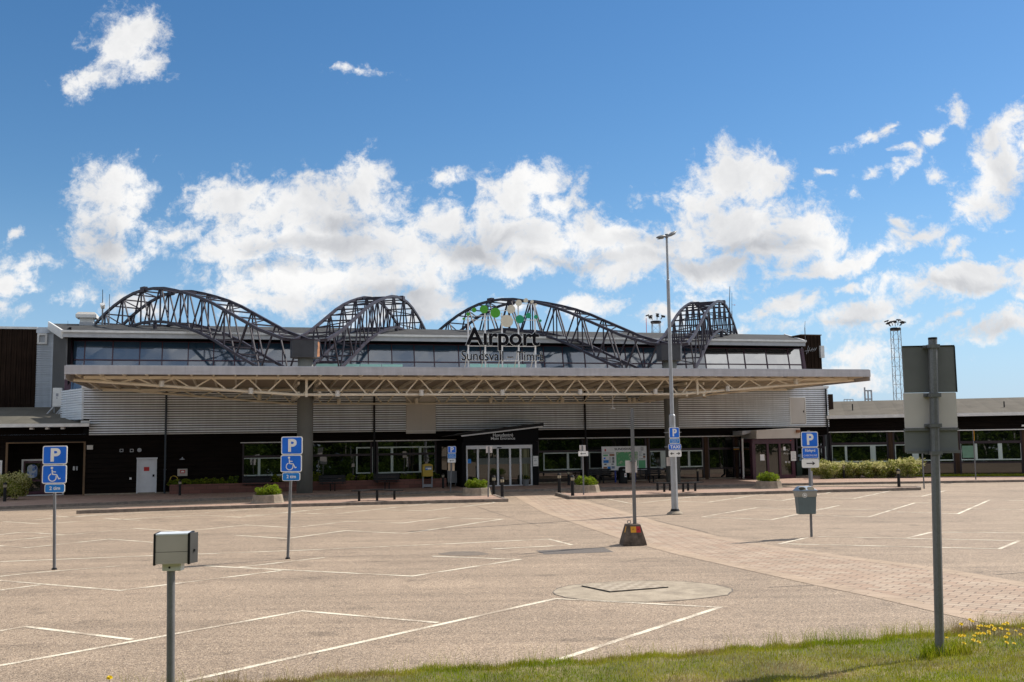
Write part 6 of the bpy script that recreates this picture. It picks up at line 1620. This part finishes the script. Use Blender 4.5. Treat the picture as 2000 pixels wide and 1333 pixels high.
# black litter bin before it
p = ground(1217, 944.5, PZ); t = thing('litter_bin', p, 'black freestanding litter bin with a white sticker before the town map', 'litter bin')
mb = MB(); mb.lathe(p, [(.25, 0), (.265, .1), (.255, .68), (.24, .70)], 16); mb.build('body', M['black_metal'], t)
mb = MB(); mb.lathe(p, [(.25, .70), (.27, .74), (.265, .86), (.22, .94), (.10, .975)], 16); mb.build('hood', M['black_metal'], t)
bf_ = Frame(p, FANG); mb = MB(); mb.fbox(bf_, -.10, .13, .76, .85, .2, .272); mb.build('opening', M['sign_back_grey'], t)
mb = MB(); mb.fbox(bf_, 0, .13, .37, .60, .2, .268); s = mb.build('sticker', M['sign_white'], t); mb = MB(); mb.fbox(bf_, .04, .09, .44, .52, .2, .271); mb.build('sticker_print', M['red'], s)
# dark cabinet beside the side entrance
p = FAC.pt(FAC.at(1562, 930, 1.2)[0], PZ, 1.2); t = thing('cabinet', p, 'dark green cabinet standing right of the purple side entrance', 'cabinet')
mb = MB(); mb.fbox(Frame(p, FANG), -.2, .2, PZ, 1.0, -.3, 0); mb.build('cabinet_body', simple('cabinet_green', (.012, .03, .02), .5), t, bevel=.01); mb = MB(); mb.fbox(Frame(p, FANG), -.21, .21, .985, 1.03, -.31, .01); mb.build('cabinet_lid', M['black_metal'], t)

# ---- hedges of pale flowering shrubs
def spirea(x, y, w, h, d, n, lab, seed, grp, arch_=1.0):
    p = ground(x, y, PZ); p.y += d * .6
    t = thing('flowering_shrub', p, lab, 'shrub', grp)
    foliage(t, 'foliage', (p.x, p.y, p.z + h * .5), (w * .5, d * .5, h * .48), 34, .27, int(n * 1.7), .036, ['leaf_olive', 'leaf_green', 'leaf_dark', 'blossom'], seed, p.z, [.34, .22, .06, .38])
    k = max(80, n // 26); rs_ = np.random.default_rng(seed + 900); vs, fs = [], []
    # arching flower sprays sticking out of the crown
    c0 = np.stack([p.x + rs_.uniform(-.5, .5, k) * w, p.y + rs_.uniform(-.45, .3, k) * d, p.z + h * rs_.uniform(.55, .88, k)], 1)
    dv = np.stack([rs_.normal(0, .5, k), rs_.normal(-.3, .3, k), rs_.uniform(.2, .9, k)], 1); L_ = rs_.uniform(.18, .42, k)
    q = []
    for j in range(9):
        s = j / 8; q.append(c0 + dv * (L_ * s)[:, None] + np.array([0, 0, -.25]) * (s * s * L_)[:, None] + rs_.normal(0, .012, (k, 3)))
    cc = np.concatenate(q); v, f = leaf_cloud(len(cc), .036, lambda m: cc); np_mesh('flower_spray', v, f, [M['blossom'], M['leaf_olive']], (np.arange(len(f)) % 5 == 0).astype(int), t)
    mb = MB()
    for j in range(7): mb.tube(p + Vector((random.uniform(-.2, .2) * w, 0, 0)), p + Vector((random.uniform(-.45, .45) * w, random.uniform(-.3, .3) * d, h * random.uniform(.7, 1.0))), .012, .004, 5)
    mb.build('stems', M['bark'], t)
for k, (x, y, w, h, lab) in enumerate(((1625, 936, 1.9, 1.05, 'darker flowering shrub at the left end of the hedge by the side wing'), (1664, 935, 1.8, .95, 'flowering shrub in the hedge just right of the half hidden bollard'), (1704, 934.5, 1.9, 1.0, 'flowering shrub in the middle of the hedge under the first wing windows'), (1744, 934.5, 1.9, 1.0, 'flowering shrub in the hedge right behind the lone bollard'), (1785, 934, 1.7, 1.2, 'pale taller flowering shrub at the right end of the hedge'))):
    spirea(x, y, w, h, 1.5, 6000, lab, 300 + k, 'flowering shrubs before the side wing')
spirea(2, 979, 2.0, 1.4, 1.4, 5500, 'pale flowering shrub at the far left beside the porch', 320, None)

# ---- air conditioner beside the ribbed cladding
q = atd(111, 795, s0.y - .6); fr = Frame((q.x, q.y, 0), FANG); A = fr.rect(102.5, 758, 120.5, 795)
t = thing('air_conditioner', fr.pt((A[0] + A[1]) / 2, A[2] - .6, 0), 'white air conditioner on a metal stand on the low wing roof', 'air conditioner')
mb = MB(); mb.fbox(fr, A[0], A[1], A[2], A[3], -.4, 0); b_ = mb.build('casing', M['white_trim'], t, bevel=.02)
mb = MB(); mb.fbox(fr, A[0] + .18, A[1] - .18, A[3] - .5, A[3] - .32, 0, .006); mb.fbox(fr, A[0] + .2, A[1] - .22, A[3] - .62, A[3] - .56, 0, .006); mb.build('label_plate', M['grey_paint'], b_)
for x in (A[0] + .05, A[1] + .05):
    mb = MB(); mb.beam(fr.pt(x, A[2], -.05), fr.pt(x - .35, A[2] - .55, .35), .05); mb.beam(fr.pt(x, A[2] - .02, -.4), fr.pt(x, A[2] - .5, -.4), .05); mb.build('stand_leg', M['grey_trim'], t)
mb = MB(); mb.beam(fr.pt(A[0] - .5, A[2] - .5, .4), fr.pt(A[1] + .1, A[2] - .55, .3), .06); mb.beam(fr.pt(A[1] + .5, A[3] - .1, .1), fr.pt(A[1] - .1, A[2] - .6, .5), .08); mb.build('stand_rail', M['grey_trim'], t)

# ---- roof things
vf = Frame(RD.pt(0, 0, 1.5), FANG); A = vf.rect(155, 610, 182, 640)
t = thing('roof_vent', vf.pt((A[0] + A[1]) / 2, A[2], 0), 'square pale vent box with an overhanging cap at the left end of the roof', 'roof vent')
c = vf.pt((A[0] + A[1]) / 2, 0, -.4); w = (A[1] - A[0]) / 2
def vbox(w0, w1, z0, z1, name, mt): 
    mb = MB(); P = [vf.pt((A[0] + A[1]) / 2 + sx * w_, z, -.45 + sy * w_) for z, w_ in ((z0, w0), (z1, w1)) for sx, sy in ((-1, 1), (1, 1), (1, -1), (-1, -1))]; mb.hexa(P); mb.build(name, M[mt], t)
zc = vf.at(168, 621)[1]; zt_ = A[3]
vbox(w, w, A[2] - .6, zc - .28, 'shaft', 'grey_trim'); vbox(w * .95, w * .95, zc - .28, zc, 'neck', 'white_trim'); vbox(w * 1.5, w * 1.52, zc, zc + .2, 'cap', 'white_trim'); vbox(w * 1.52, w * 1.2, zc + .2, zt_, 'cap_top', 'panel')
def antenna(px_base, px_top, depth_fr, r, lab, whip=None, dish=None):
    a0, b0 = depth_fr.at(*px_base); a1, b1 = depth_fr.at(*px_top)
    t = thing('antenna', depth_fr.pt(a0, b0, 0), lab, 'antenna', 'roof antennas')
    mb = MB(); mb.tube(depth_fr.pt(a0, b0 - .3, 0), depth_fr.pt(a0, b0 + (b1 - b0) * .55, 0), r, n=8); mb.build('mast', M['galv'], t)
    mb = MB(); mb.tube(depth_fr.pt(a0, b0 + (b1 - b0) * .55, 0), depth_fr.pt(a1, b1, 0), r * .55, r * .4, 6); mb.build('whip', M['black_metal'], t)
    return t, depth_fr, a0, b0
t, f_, a, b = antenna((199.5, 637), (200.5, 566), RD, .05, 'whip antenna with a small white drum at the left end of the roof')
b = RD.at(199.5, 598)[1]; mb = MB(); mb.tube(RD.pt(a, b - .12, -.15), RD.pt(a, b + .12, .1), .13, .16, 14); mb.build('drum', M['white_trim'], t)
antenna((212.5, 640), (214, 575), RD, .04, 'thin whip antenna standing right of the white drum antenna')
antenna((1426.5, 652), (1425.5, 560), RD, .05, 'tall black whip antenna behind the rightmost wave truss')
t, f_, a, b = antenna((1431, 652), (1429.5, 572), RD, .03, 'thinner whip antenna with a side ball right of the tall black one'); b = RD.at(1431, 596)[1]
mb = MB(); mb.beam(RD.pt(a, b, 0), RD.pt(a + .25, b, 0), .02); mb.lathe(RD.pt(a + .27, b, 0), [(.005, -.05), (.05, 0), (.005, .05)], 8); mb.build('side_ball', M['red'], t)
antenna((1572.5, 656), (1572.5, 628), T9, .03, 'short whip antenna on top of the right timber tower')
antenna((132.5, 650), (132.5, 627), UPF, .02, 'thin guyed whip antenna on the left corner of the eave')
t = thing('antenna', T9.pt(T9.at(1577, 683, .6)[0], 8, .6), 'comb shaped aerial fixed to the front of the right timber tower', 'antenna', 'roof antennas')
(a0, b0), (a1, b1) = T9.at(1574, 686, .5), T9.at(1594, 682, .5); mb = MB(); mb.beam(T9.pt(a0, b0, .5), T9.pt(a1, b1, .5), .02); mb.build('boom', M['grey_trim'], t)
for u, y0, y1 in ((1577, 676, 692), (1580, 679, 689), (1585, 680, 687), (1589, 680, 687), (1593, 679, 686)):
    (p0, q0), (p1, q1) = T9.at(u - 2, y1, .5), T9.at(u + 2, y0, .5); mb = MB(); mb.beam(T9.pt(p0, q0, .5), T9.pt(p1, q1, .5), .018); mb.build('element', M['grey_trim'], t)
mb = MB(); mb.beam(T9.pt(a0 - .05, b0 - 1.5, .05), T9.pt(a0 - .05, b0 + .3, .05), .06); mb.beam(T9.pt(a0 - .05, b0, 0), T9.pt(a0 - .05, b0, .55), .04); mb.build('bracket', M['grey_trim'], t)

# rail and gantry showing over the side wing roof
gf = Frame(rb.pt(0, 0, -9), RW.ang)
t = thing('roof_gantry', gf.pt(gf.at(1695, 784)[0], zr - 1, 0), 'small steel frame rising behind the roof of the side wing', 'gantry')
for u, yt in ((1688.5, 757), (1695, 763), (1701.5, 762)):
    a, b = gf.at(u, yt); mb = MB(); mb.beam(gf.pt(a, zr - 1.5, 0), gf.pt(a, b, 0), .10); mb.build('post', M['grey_trim'], t)
for y in (763.5, 780):
    (a0, b0), (a1, b1) = gf.at(1688.5, y), gf.at(1701.5, y); mb = MB(); mb.beam(gf.pt(a0, b0, 0), gf.pt(a1, b1, 0), .10); mb.build('cross_bar', M['grey_trim'], t)
t = thing('roof_rail', gf.pt(gf.at(1657, 784)[0], zr - 1, 0), 'low hooped rail on the ridge left of the steel frame', 'rail')
(a0, b0), (a1, b1) = gf.at(1648.5, 780.5), gf.at(1666, 780.5)
for i in range(4):
    a = a0 + (a1 - a0) * i / 3; mb = MB(); mb.beam(gf.pt(a, zr - 1.2, 0), gf.pt(a, b0, 0), .05); mb.build('post', M['grey_trim'], t)
mb = MB(); mb.beam(gf.pt(a0, b0, 0), gf.pt(a1, b1, 0), .05); mb.build('top_rail', M['grey_trim'], t)

# ---- floodlight masts
def mast(xb, xt, yt, Y, wb, label):
    top = atd(xt, yt, Y); base = Vector((top.x, Y, 0)); fr = Frame(base, 0); h = top.z
    t = thing('floodlight_mast', base, label, 'floodlight mast', 'lattice floodlight masts beyond the terminal')
    r = wb / 2
    legs = [(-r, -r), (r, -r), (r, r), (-r, r)]
    for x, y in legs:
        mb = MB(); mb.beam(base + Vector((x, y, 0)), base + Vector((x * .9, y * .9, h)), .06); mb.build('leg', M['galv'], t)
    n = int(h / (wb * 1.05)); mb = MB()
    for i in range(n):
        z0, z1 = h * i / n, h * (i + 1) / n
        for k in range(4):
            p, q = legs[k], legs[(k + 1) % 4]
            if i % 2: p, q = q, p
            mb.beam(base + Vector((p[0], p[1], z0)), base + Vector((q[0] * .95, q[1] * .95, z1)), .028)
            p, q = legs[k], legs[(k + 1) % 4]
            mb.beam(base + Vector((p[0], p[1], z1)), base + Vector((q[0], q[1], z1)), .028)
    mb.build('lattice', M['galv_light'], t)
    mb = MB(); mb.lathe(base, [(r * 1.15, h), (r * 1.3, h + .08), (r * 1.3, h + .3), (r * 1.2, h + .35)], 12); mb.build('platform', M['black_metal'], t)
    for k in range(7):
        q = k * 2 * math.pi / 7 + .3; d = Vector((math.cos(q), math.sin(q), 0)); c = base + d * (r * 1.9) + Vector((0, 0, h + 1.05 + .2 * (k % 2)))
        mb = MB(); mb.beam(base + d * r * 1.3 + Vector((0, 0, h + .6)), c, .07); mb.beam(c - d * .18 + UP * .08, c + d * .30 - UP * .08, .42, .14); mb.build('floodlight', M['black_metal'], t)
    return t
mast(1756, 1749, 646, 128, 1.05, 'tall lattice floodlight mast right of the canopy, left of the large sign')
mast(1281, 1281, 632, 150, 1.25, 'floodlight mast showing only its top over the terminal roof')
mb = MB(); rp = atd(1262, 637, 140); rt = atd(1262, 622, 140)
t = thing('antenna', (rp.x, rp.y, 0), 'tiny thin pole beyond the roof left of the distant floodlights', 'antenna', 'roof antennas'); mb.tube((rp.x, rp.y, 0), rt, .04, n=6); mb.build('mast', M['red'], t)

# ---- dandelions in the verge
def dandelion_proto():
    t = thing('dandelion', (0, 0, 0), 'x', 'dandelion', 'dandelions in the grass beside the large sign pole')
    mb = MB(); mb.tube((0, 0, 0), (.005, 0, 1), .0035, .003, 5); st = mb.build('stem', M['stem'], t)
    mb = MB()
    for ring, (n, r, z, up) in enumerate(((16, .026, .0, .004), (14, .020, .004, .010), (10, .013, .008, .012))):
        for i in range(n):
            q = 2 * math.pi * i / n + ring * .2; d = Vector((math.cos(q), math.sin(q), 0)); s = Vector((-d.y, d.x, 0)) * (.0042 if ring else .005)
            b = Vector((0, 0, z)); mb.add([b - s * .5, b + s * .5, b + d * r + s + UP * up, b + d * (r + .003) + UP * up, b + d * r - s + UP * up], [(0, 1, 2, 3, 4)])
    hd = mb.build('flower', M['petal'], t)
    return t, st, hd
dp, dst, dhd = dandelion_proto(); first = True
DZ = [(1588, 956), (1645, 927), (1662, 940), (1700, 970), (1718, 966), (1748, 970), (1765, 972), (1786, 968), (1698, 985), (1800, 992), (1806, 986), (1768, 1003), (1710, 1016), (1690, 1019), (1735, 1018), (1770, 1015), (1672, 1032), (1582, 1031), (1605, 1031), (1672, 1056), (1666, 1061), (1702, 1073), (1606, 1082), (1866, 958), (1888, 950), (1848, 985), (1890, 993), (1896, 1017), (1944, 1000), (1880, 1040), (1884, 1076), (1932, 1083), (1495, 1045), (1975, 1022), (1990, 985)]
for (zx, zy) in DZ:
    c = dp if first else copy_tree(dp); first = False
    x, y = 1400 + zx * .3, 933 + zy * .3
    h = random.uniform(.07, .16)
    p = ground(x, y, .06 + h)
    d = float(edge_y(p.x)) - p.y; gz = float(bank_z(np.array(max(d, 0.0)), p.x, p.y))
    h = max(.06, p.z - gz)
    c.location = (p.x, p.y, gz)
    for ch in c.children:
        if ch.name.startswith('stem'): ch.scale = (1, 1, h)
        else:
            s = random.uniform(.7, 1.05); ch.location = (.005, 0, h); ch.rotation_euler = (random.uniform(.1, .6), random.uniform(-.3, .3), 0); ch.scale = (s, s, s)
    c['label'] = 'yellow dandelion in the cluster in the grass right of the large sign pole'
c = copy_tree(dp); p = ground(213, 1325, .24); c.location = (p.x, p.y, 0); c['label'] = 'single yellow dandelion by itself at the bottom left edge'
for ch in c.children:
    if ch.name.startswith('stem'): ch.scale = (1, 1, .24)
    else: ch.location = (.005, 0, .24); ch.rotation_euler = (.3, .1, 0); ch.scale = (1.2, 1.2, 1.2)
if 'group' in c: del c['group']
# ------------------------------------------------------------------ sky with clouds, sun, camera
SUN_AZ, SUN_EL = math.radians(59), math.radians(45)
w = bpy.data.worlds.new('World'); scene.world = w; w.use_nodes = True
nt = w.node_tree
for n in list(nt.nodes): nt.nodes.remove(n)
out = nt.nodes.new('ShaderNodeOutputWorld'); bg = nt.nodes.new('ShaderNodeBackground'); nt.links.new(bg.outputs[0], out.inputs[0])
sky = nt.nodes.new('ShaderNodeTexSky'); sky.sky_type = 'NISHITA'; sky.sun_disc = False
sky.sun_elevation = SUN_EL; sky.sun_rotation = SUN_AZ; sky.altitude = 50; sky.air_density = 1.0; sky.dust_density = .15; sky.ozone_density = 2.5
SKY_STRENGTH = .10
def mth(op, a, b=None, c=None, clamp=False):
    n = nt.nodes.new('ShaderNodeMath'); n.operation = op; n.use_clamp = clamp
    for i, v in enumerate((a, b, c)):
        if v is None: continue
        if hasattr(v, 'links'): nt.links.new(v, n.inputs[i])
        else: n.inputs[i].default_value = v
    return n.outputs[0]
def smooth(v, lo, hi):
    n = nt.nodes.new('ShaderNodeMapRange'); n.interpolation_type = 'SMOOTHSTEP'; n.inputs['From Min'].default_value = lo; n.inputs['From Max'].default_value = hi
    nt.links.new(v, n.inputs[0]); return n.outputs[0]
tc = nt.nodes.new('ShaderNodeTexCoord'); sx = nt.nodes.new('ShaderNodeSeparateXYZ'); nt.links.new(tc.outputs['Generated'], sx.inputs[0])
dy = mth('MAXIMUM', mth('ABSOLUTE', sx.outputs[1]), .08)
cu_ = mth('DIVIDE', sx.outputs[0], dy); cv_ = mth('DIVIDE', sx.outputs[2], dy)
cb = nt.nodes.new('ShaderNodeCombineXYZ'); nt.links.new(cu_, cb.inputs[0]); nt.links.new(cv_, cb.inputs[1])
back = mth('LESS_THAN', sx.outputs[1], 0.0); nt.links.new(mth('MULTIPLY', back, 3.0), cb.inputs[2])
base = cb.outputs[0]
def wnoise(vec, scale, detail, rough=.55, colour=False):
    n = nt.nodes.new('ShaderNodeTexNoise'); n.inputs['Scale'].default_value = scale; n.inputs['Detail'].default_value = detail; n.inputs['Roughness'].default_value = rough
    nt.links.new(vec, n.inputs['Vector']); return n.outputs['Color' if colour else 'Fac']
def vmath(op, a, b=None, s=None):
    n = nt.nodes.new('ShaderNodeVectorMath'); n.operation = op
    nt.links.new(a, n.inputs[0])
    if b is not None:
        if hasattr(b, 'links'): nt.links.new(b, n.inputs[1])
        else: n.inputs[1].default_value = b
    if s is not None: n.inputs['Scale'].default_value = s
    return n.outputs['Value' if op in ('LENGTH', 'DOT_PRODUCT', 'DISTANCE') else 'Vector']
def warp(vec, scale, amt, detail=2):
    c = vmath('SUBTRACT', wnoise(vec, scale, detail, .6, True), (.5, .5, .5)); return vmath('ADD', vec, vmath('SCALE', c, s=amt))
wv = warp(warp(base, 9.0, .07), 34.0, .03, 5)
def dirxy(x, y):
    d = ray(x, y); return d.x / d.y, d.z / d.y
def chained(vec, acc):
    n = nt.nodes.new('ShaderNodeVectorMath'); n.operation = 'MULTIPLY_ADD'; n.inputs[1].default_value = (1e-6, 1e-6, 0)
    nt.links.new(acc, n.inputs[0]); nt.links.new(vec, n.inputs[2]); return n.outputs[0]
def ellipses(vec0, lst, after=None, thin=True):
    acc = None; vec = vec0 if after is None else chained(vec0, after)
    for i, (x, y, rx, ry, rot) in enumerate(lst):
        if i and i % 12 == 0: vec = chained(vec0, acc)
        mp = nt.nodes.new('ShaderNodeMapping'); mp.vector_type = 'TEXTURE'
        u, v = dirxy(x, y); mp.inputs['Location'].default_value = (u, v, 0)
        mp.inputs['Rotation'].default_value = (0, 0, -math.radians(rot)); mp.inputs['Scale'].default_value = (rx / FPX, ry / FPX, 1)
        nt.links.new(vec, mp.inputs[0]); L_ = vmath('LENGTH', mp.outputs[0])
        if thin and rx * ry < 1300:
            k_ = .62 if rx * ry > 500 else (.5 if rx != 40 else .40); L_ = mth('MULTIPLY_ADD', L_, k_, 1 - k_)
        if acc is None: acc = L_
        else:
            n = nt.nodes.new('ShaderNodeMath'); n.operation = 'SMOOTH_MIN'; n.inputs[2].default_value = .22; nt.links.new(acc, n.inputs[0]); nt.links.new(L_, n.inputs[1]); acc = n.outputs[0]
    return acc
CL = [(258, 50, 52, 52, 0), (235, 105, 78, 42, -28), (195, 150, 70, 34, -12), (280, 140, 34, 34, 0),
      (222, 375, 72, 58, 0), (212, 430, 62, 62, 0), (205, 490, 75, 58, 10), (245, 395, 45, 60, 0), (330, 448, 62, 34, 0), (300, 470, 40, 25, 0),
      (455, 375, 92, 48, 0), (560, 395, 120, 62, 0), (640, 410, 110, 75, 0), (715, 365, 62, 66, -20), (600, 470, 170, 62, 0), (700, 480, 150, 70, 0), (480, 505, 120, 42, 0), (590, 560, 190, 55, 0), (740, 560, 140, 60, 0), (820, 600, 100, 42, 0), (800, 490, 70, 50, 0), (540, 600, 120, 35, 0),
      (862, 440, 55, 36, 0), (870, 515, 55, 34, 0), (1150, 440, 45, 30, 0), (1755, 335, 42, 9, -55), (1835, 245, 42, 9, -40), (1735, 245, 30, 7, -30), (1880, 470, 40, 10, -30), (1790, 590, 40, 10, -20), (868, 352, 38, 20, 20), (1050, 355, 78, 42, 0), (1085, 390, 52, 40, 0), (1000, 400, 70, 52, 0), (985, 450, 110, 45, 0), (940, 490, 95, 42, 0), (1060, 470, 100, 60, 0), (1020, 520, 70, 25, 0),
      (1180, 460, 90, 42, 0), (1230, 500, 110, 52, 0), (1200, 530, 60, 28, 0), (1410, 340, 82, 46, -15), (1370, 390, 95, 45, 0), (1480, 355, 60, 52, 0), (1440, 430, 150, 56, 0), (1560, 450, 80, 38, 0), (1330, 470, 130, 55, 0), (1400, 520, 190, 44, 0), (1500, 490, 120, 50, 0), (1600, 480, 60, 32, 0),
      (1580, 535, 100, 24, -8), (1690, 510, 100, 22, -18), (1790, 470, 72, 20, -22), (1780, 445, 25, 18, 0),
      (1955, 265, 52, 42, 0), (1935, 330, 85, 50, -40), (1895, 385, 58, 42, -40), (1975, 310, 50, 60, 0), (1990, 235, 25, 25, 0),
      (1700, 270, 42, 14, -32), (1805, 278, 36, 15, -48), (1872, 222, 30, 18, 20), (1705, 352, 26, 11, -15), (1670, 395, 15, 13, -60), (1815, 335, 22, 20, 0), (1760, 300, 15, 8, -30), (1615, 355, 15, 8, 0),
      (1540, 605, 70, 24, -10), (1500, 618, 40, 14, -5), (1670, 570, 42, 14, -22), (1885, 545, 120, 32, -12), (1820, 565, 70, 16, -5), (1985, 520, 60, 34, -20), (1990, 575, 30, 14, 0),
      (1700, 618, 85, 26, -8), (1625, 640, 55, 18, 0), (1670, 695, 82, 26, 0), (1690, 735, 50, 16, 0), (1625, 715, 50, 26, 0), (1745, 640, 50, 14, -18), (1850, 628, 45, 13, -32),
      (1955, 648, 82, 40, -16), (1990, 620, 45, 28, 0), (1900, 487, 20, 9, -20), (1955, 430, 14, 10, 0), (2060, 540, 90, 60, 0), (2080, 300, 100, 90, 0),
      (45, 525, 50, 24, -10), (10, 555, 50, 26, 0), (140, 575, 42, 18, -15), (18, 600, 30, 13, 0), (35, 450, 22, 12, -30), (-60, 540, 80, 50, 0),
      (280, 580, 78, 34, 0), (1145, 602, 62, 25, 0), (1345, 605, 55, 22, -25), (1310, 625, 60, 18, 0), (1445, 640, 55, 12, 0), (705, 136, 40, 9, 5), (1010, 600, 60, 15, 0), (238, 78, 62, 48, -25)]
r = ellipses(wv, CL)
fine = wnoise(wv, 15.0, 8, .66); finer = wnoise(warp(base, 30.0, .02), 52.0, 7, .7); coarse = wnoise(wv, 6.0, 3, .5)
front = mth('SUBTRACT', 1.0, r)
nz = mth('ADD', mth('SUBTRACT', fine, .5), mth('MULTIPLY', mth('SUBTRACT', finer, .5), .85))
# loose broken cloud everywhere outside the photographed part of the sky
u2 = vmath('MULTIPLY', base, (1.0, 2.2, 1.0)); other = mth('MULTIPLY', mth('SUBTRACT', wnoise(u2, 2.6, 6, .58), .475), 3.2)
bc = nt.nodes.new('ShaderNodeVectorMath'); bc.operation = 'DISTANCE'; nt.links.new(wv, bc.inputs[0]); bc.inputs[1].default_value = (1.2, .62, 3.0)  # unseen cloud added behind the viewer to whiten the right upper panes
other = mth('ADD', other, mth('MULTIPLY', mth('MAXIMUM', mth('SUBTRACT', 1.0, mth('DIVIDE', bc.outputs['Value'], .5)), 0.0), 1.6))
outside = mth('MAXIMUM', back, mth('MAXIMUM', smooth(mth('ABSOLUTE', cu_), .62, .8), smooth(cv_, .5, .7)))
field = nt.nodes.new('ShaderNodeMix'); field.data_type = 'FLOAT'; nt.links.new(outside, field.inputs[0]); nt.links.new(front, field.inputs[2]); nt.links.new(other, field.inputs[3])
dens = mth('ADD', field.outputs[0], mth('MULTIPLY', nz, 2.7))
alpha = smooth(dens, -.32, .66)
alpha = mth('MULTIPLY', alpha, smooth(sx.outputs[2], -.005, .02))
# relief: compare the cloud texture with itself a step towards the sun
wv2 = vmath('ADD', wv, (.030, .030, 0)); wv3 = vmath('ADD', wv, (.09, .075, 0))
rel = mth('ADD', mth('MULTIPLY', mth('SUBTRACT', wnoise(wv, 11.0, 5, .55), wnoise(wv2, 11.0, 5, .55)), 1.0), mth('MULTIPLY', mth('SUBTRACT', coarse, wnoise(wv3, 6.0, 3, .5)), .55))
GR = [(600, 480, 120, 24, 0), (730, 595, 150, 30, 0), (560, 530, 90, 18, 0), (930, 488, 85, 28, 0), (990, 465, 60, 20, 0), (1260, 470, 80, 22, 0), (1370, 515, 140, 26, 0), (1480, 480, 100, 20, 0), (1110, 505, 110, 18, 0), (660, 430, 80, 20, 0), (1950, 665, 60, 18, 0), (1650, 640, 60, 10, 0), (1880, 560, 80, 12, 0), (1290, 500, 80, 20, 0), (800, 620, 70, 18, 0), (205, 470, 40, 30, 0)]
g = smooth(ellipses(wv, GR, r), 1.5, .1)
thick = smooth(dens, .35, 1.2)
lum = mth('ADD', .97, mth('MULTIPLY', rel, .62))
lum = mth('SUBTRACT', lum, mth('MULTIPLY', thick, .05))
lum = mth('SUBTRACT', lum, mth('MULTIPLY', mth('MULTIPLY', g, mth('ADD', .45, coarse)), .29))
lum = mth('MINIMUM', mth('MAXIMUM', lum, .55), 1.06)
CLOUD = .64
cool = nt.nodes.new('ShaderNodeCombineXYZ'); nt.links.new(mth('POWER', lum, 1.06), cool.inputs[0]); nt.links.new(lum, cool.inputs[1]); nt.links.new(mth('POWER', lum, .88), cool.inputs[2])
ccol = nt.nodes.new('ShaderNodeVectorMath'); ccol.operation = 'SCALE'; nt.links.new(cool.outputs[0], ccol.inputs[0]); nt.links.new(mth('MULTIPLY', mth('MULTIPLY_ADD', back, .4, 1.0), CLOUD / SKY_STRENGTH), ccol.inputs['Scale'])  # clouds behind the viewer are brightened to fill the shaded facade
hs = nt.nodes.new('ShaderNodeHueSaturation'); hs.inputs['Saturation'].default_value = 1.26; hs.inputs['Hue'].default_value = .5; hs.inputs['Value'].default_value = .80; nt.links.new(sky.outputs[0], hs.inputs['Color'])
mx = nt.nodes.new('ShaderNodeMix'); mx.data_type = 'RGBA'; nt.links.new(alpha, mx.inputs[0]); low = nt.nodes.new('ShaderNodeMix'); low.data_type = 'RGBA'; low.inputs[7].default_value = (.22 / SKY_STRENGTH, .37 / SKY_STRENGTH, .61 / SKY_STRENGTH, 1)
nt.links.new(mth('MULTIPLY', smooth(sx.outputs[2], .25, -.05), .8), low.inputs[0]); nt.links.new(hs.outputs[0], low.inputs[6]); nt.links.new(low.outputs[2], mx.inputs[6]); nt.links.new(ccol.outputs[0], mx.inputs[7])
nt.links.new(mx.outputs[2], bg.inputs[0]); bg.inputs[1].default_value = SKY_STRENGTH
w.cycles.sampling_method = 'MANUAL'; w.cycles.sample_map_resolution = 512

sun = bpy.data.lights.new('sun', 'SUN'); sun.energy = 4.2; sun.angle = math.radians(.53); sun.color = (1.0, .935, .85)
so = bpy.data.objects.new('sun', sun); COL.objects.link(so)
sd = Vector((math.sin(SUN_AZ) * math.cos(SUN_EL), math.cos(SUN_AZ) * math.cos(SUN_EL), math.sin(SUN_EL)))
so.rotation_euler = sd.to_track_quat('Z', 'Y').to_euler(); so.location = sd * 100

cam = bpy.data.cameras.new('camera'); cam.sensor_width = 36; cam.lens = FPX / 2000 * 36; cam.clip_end = 3000; cam.clip_start = .1
co = bpy.data.objects.new('camera', cam); COL.objects.link(co)
mt = Matrix((( _r.x, _u.x, -_f.x, CAM.x), (_r.y, _u.y, -_f.y, CAM.y), (_r.z, _u.z, -_f.z, CAM.z), (0, 0, 0, 1)))
co.matrix_world = mt
scene.camera = co
vs = scene.view_settings
vs.view_transform = 'Standard'; vs.look = 'None'; vs.gamma = 1; vs.exposure = .53; vs.use_curve_mapping = False
scene.render.resolution_x, scene.render.resolution_y = 1024, 682
scene.cycles.max_bounces = 6; scene.cycles.diffuse_bounces = 3; scene.cycles.glossy_bounces = 3; scene.cycles.transmission_bounces = 2
scene.cycles.use_denoising = True
bpy.context.view_layer.update()
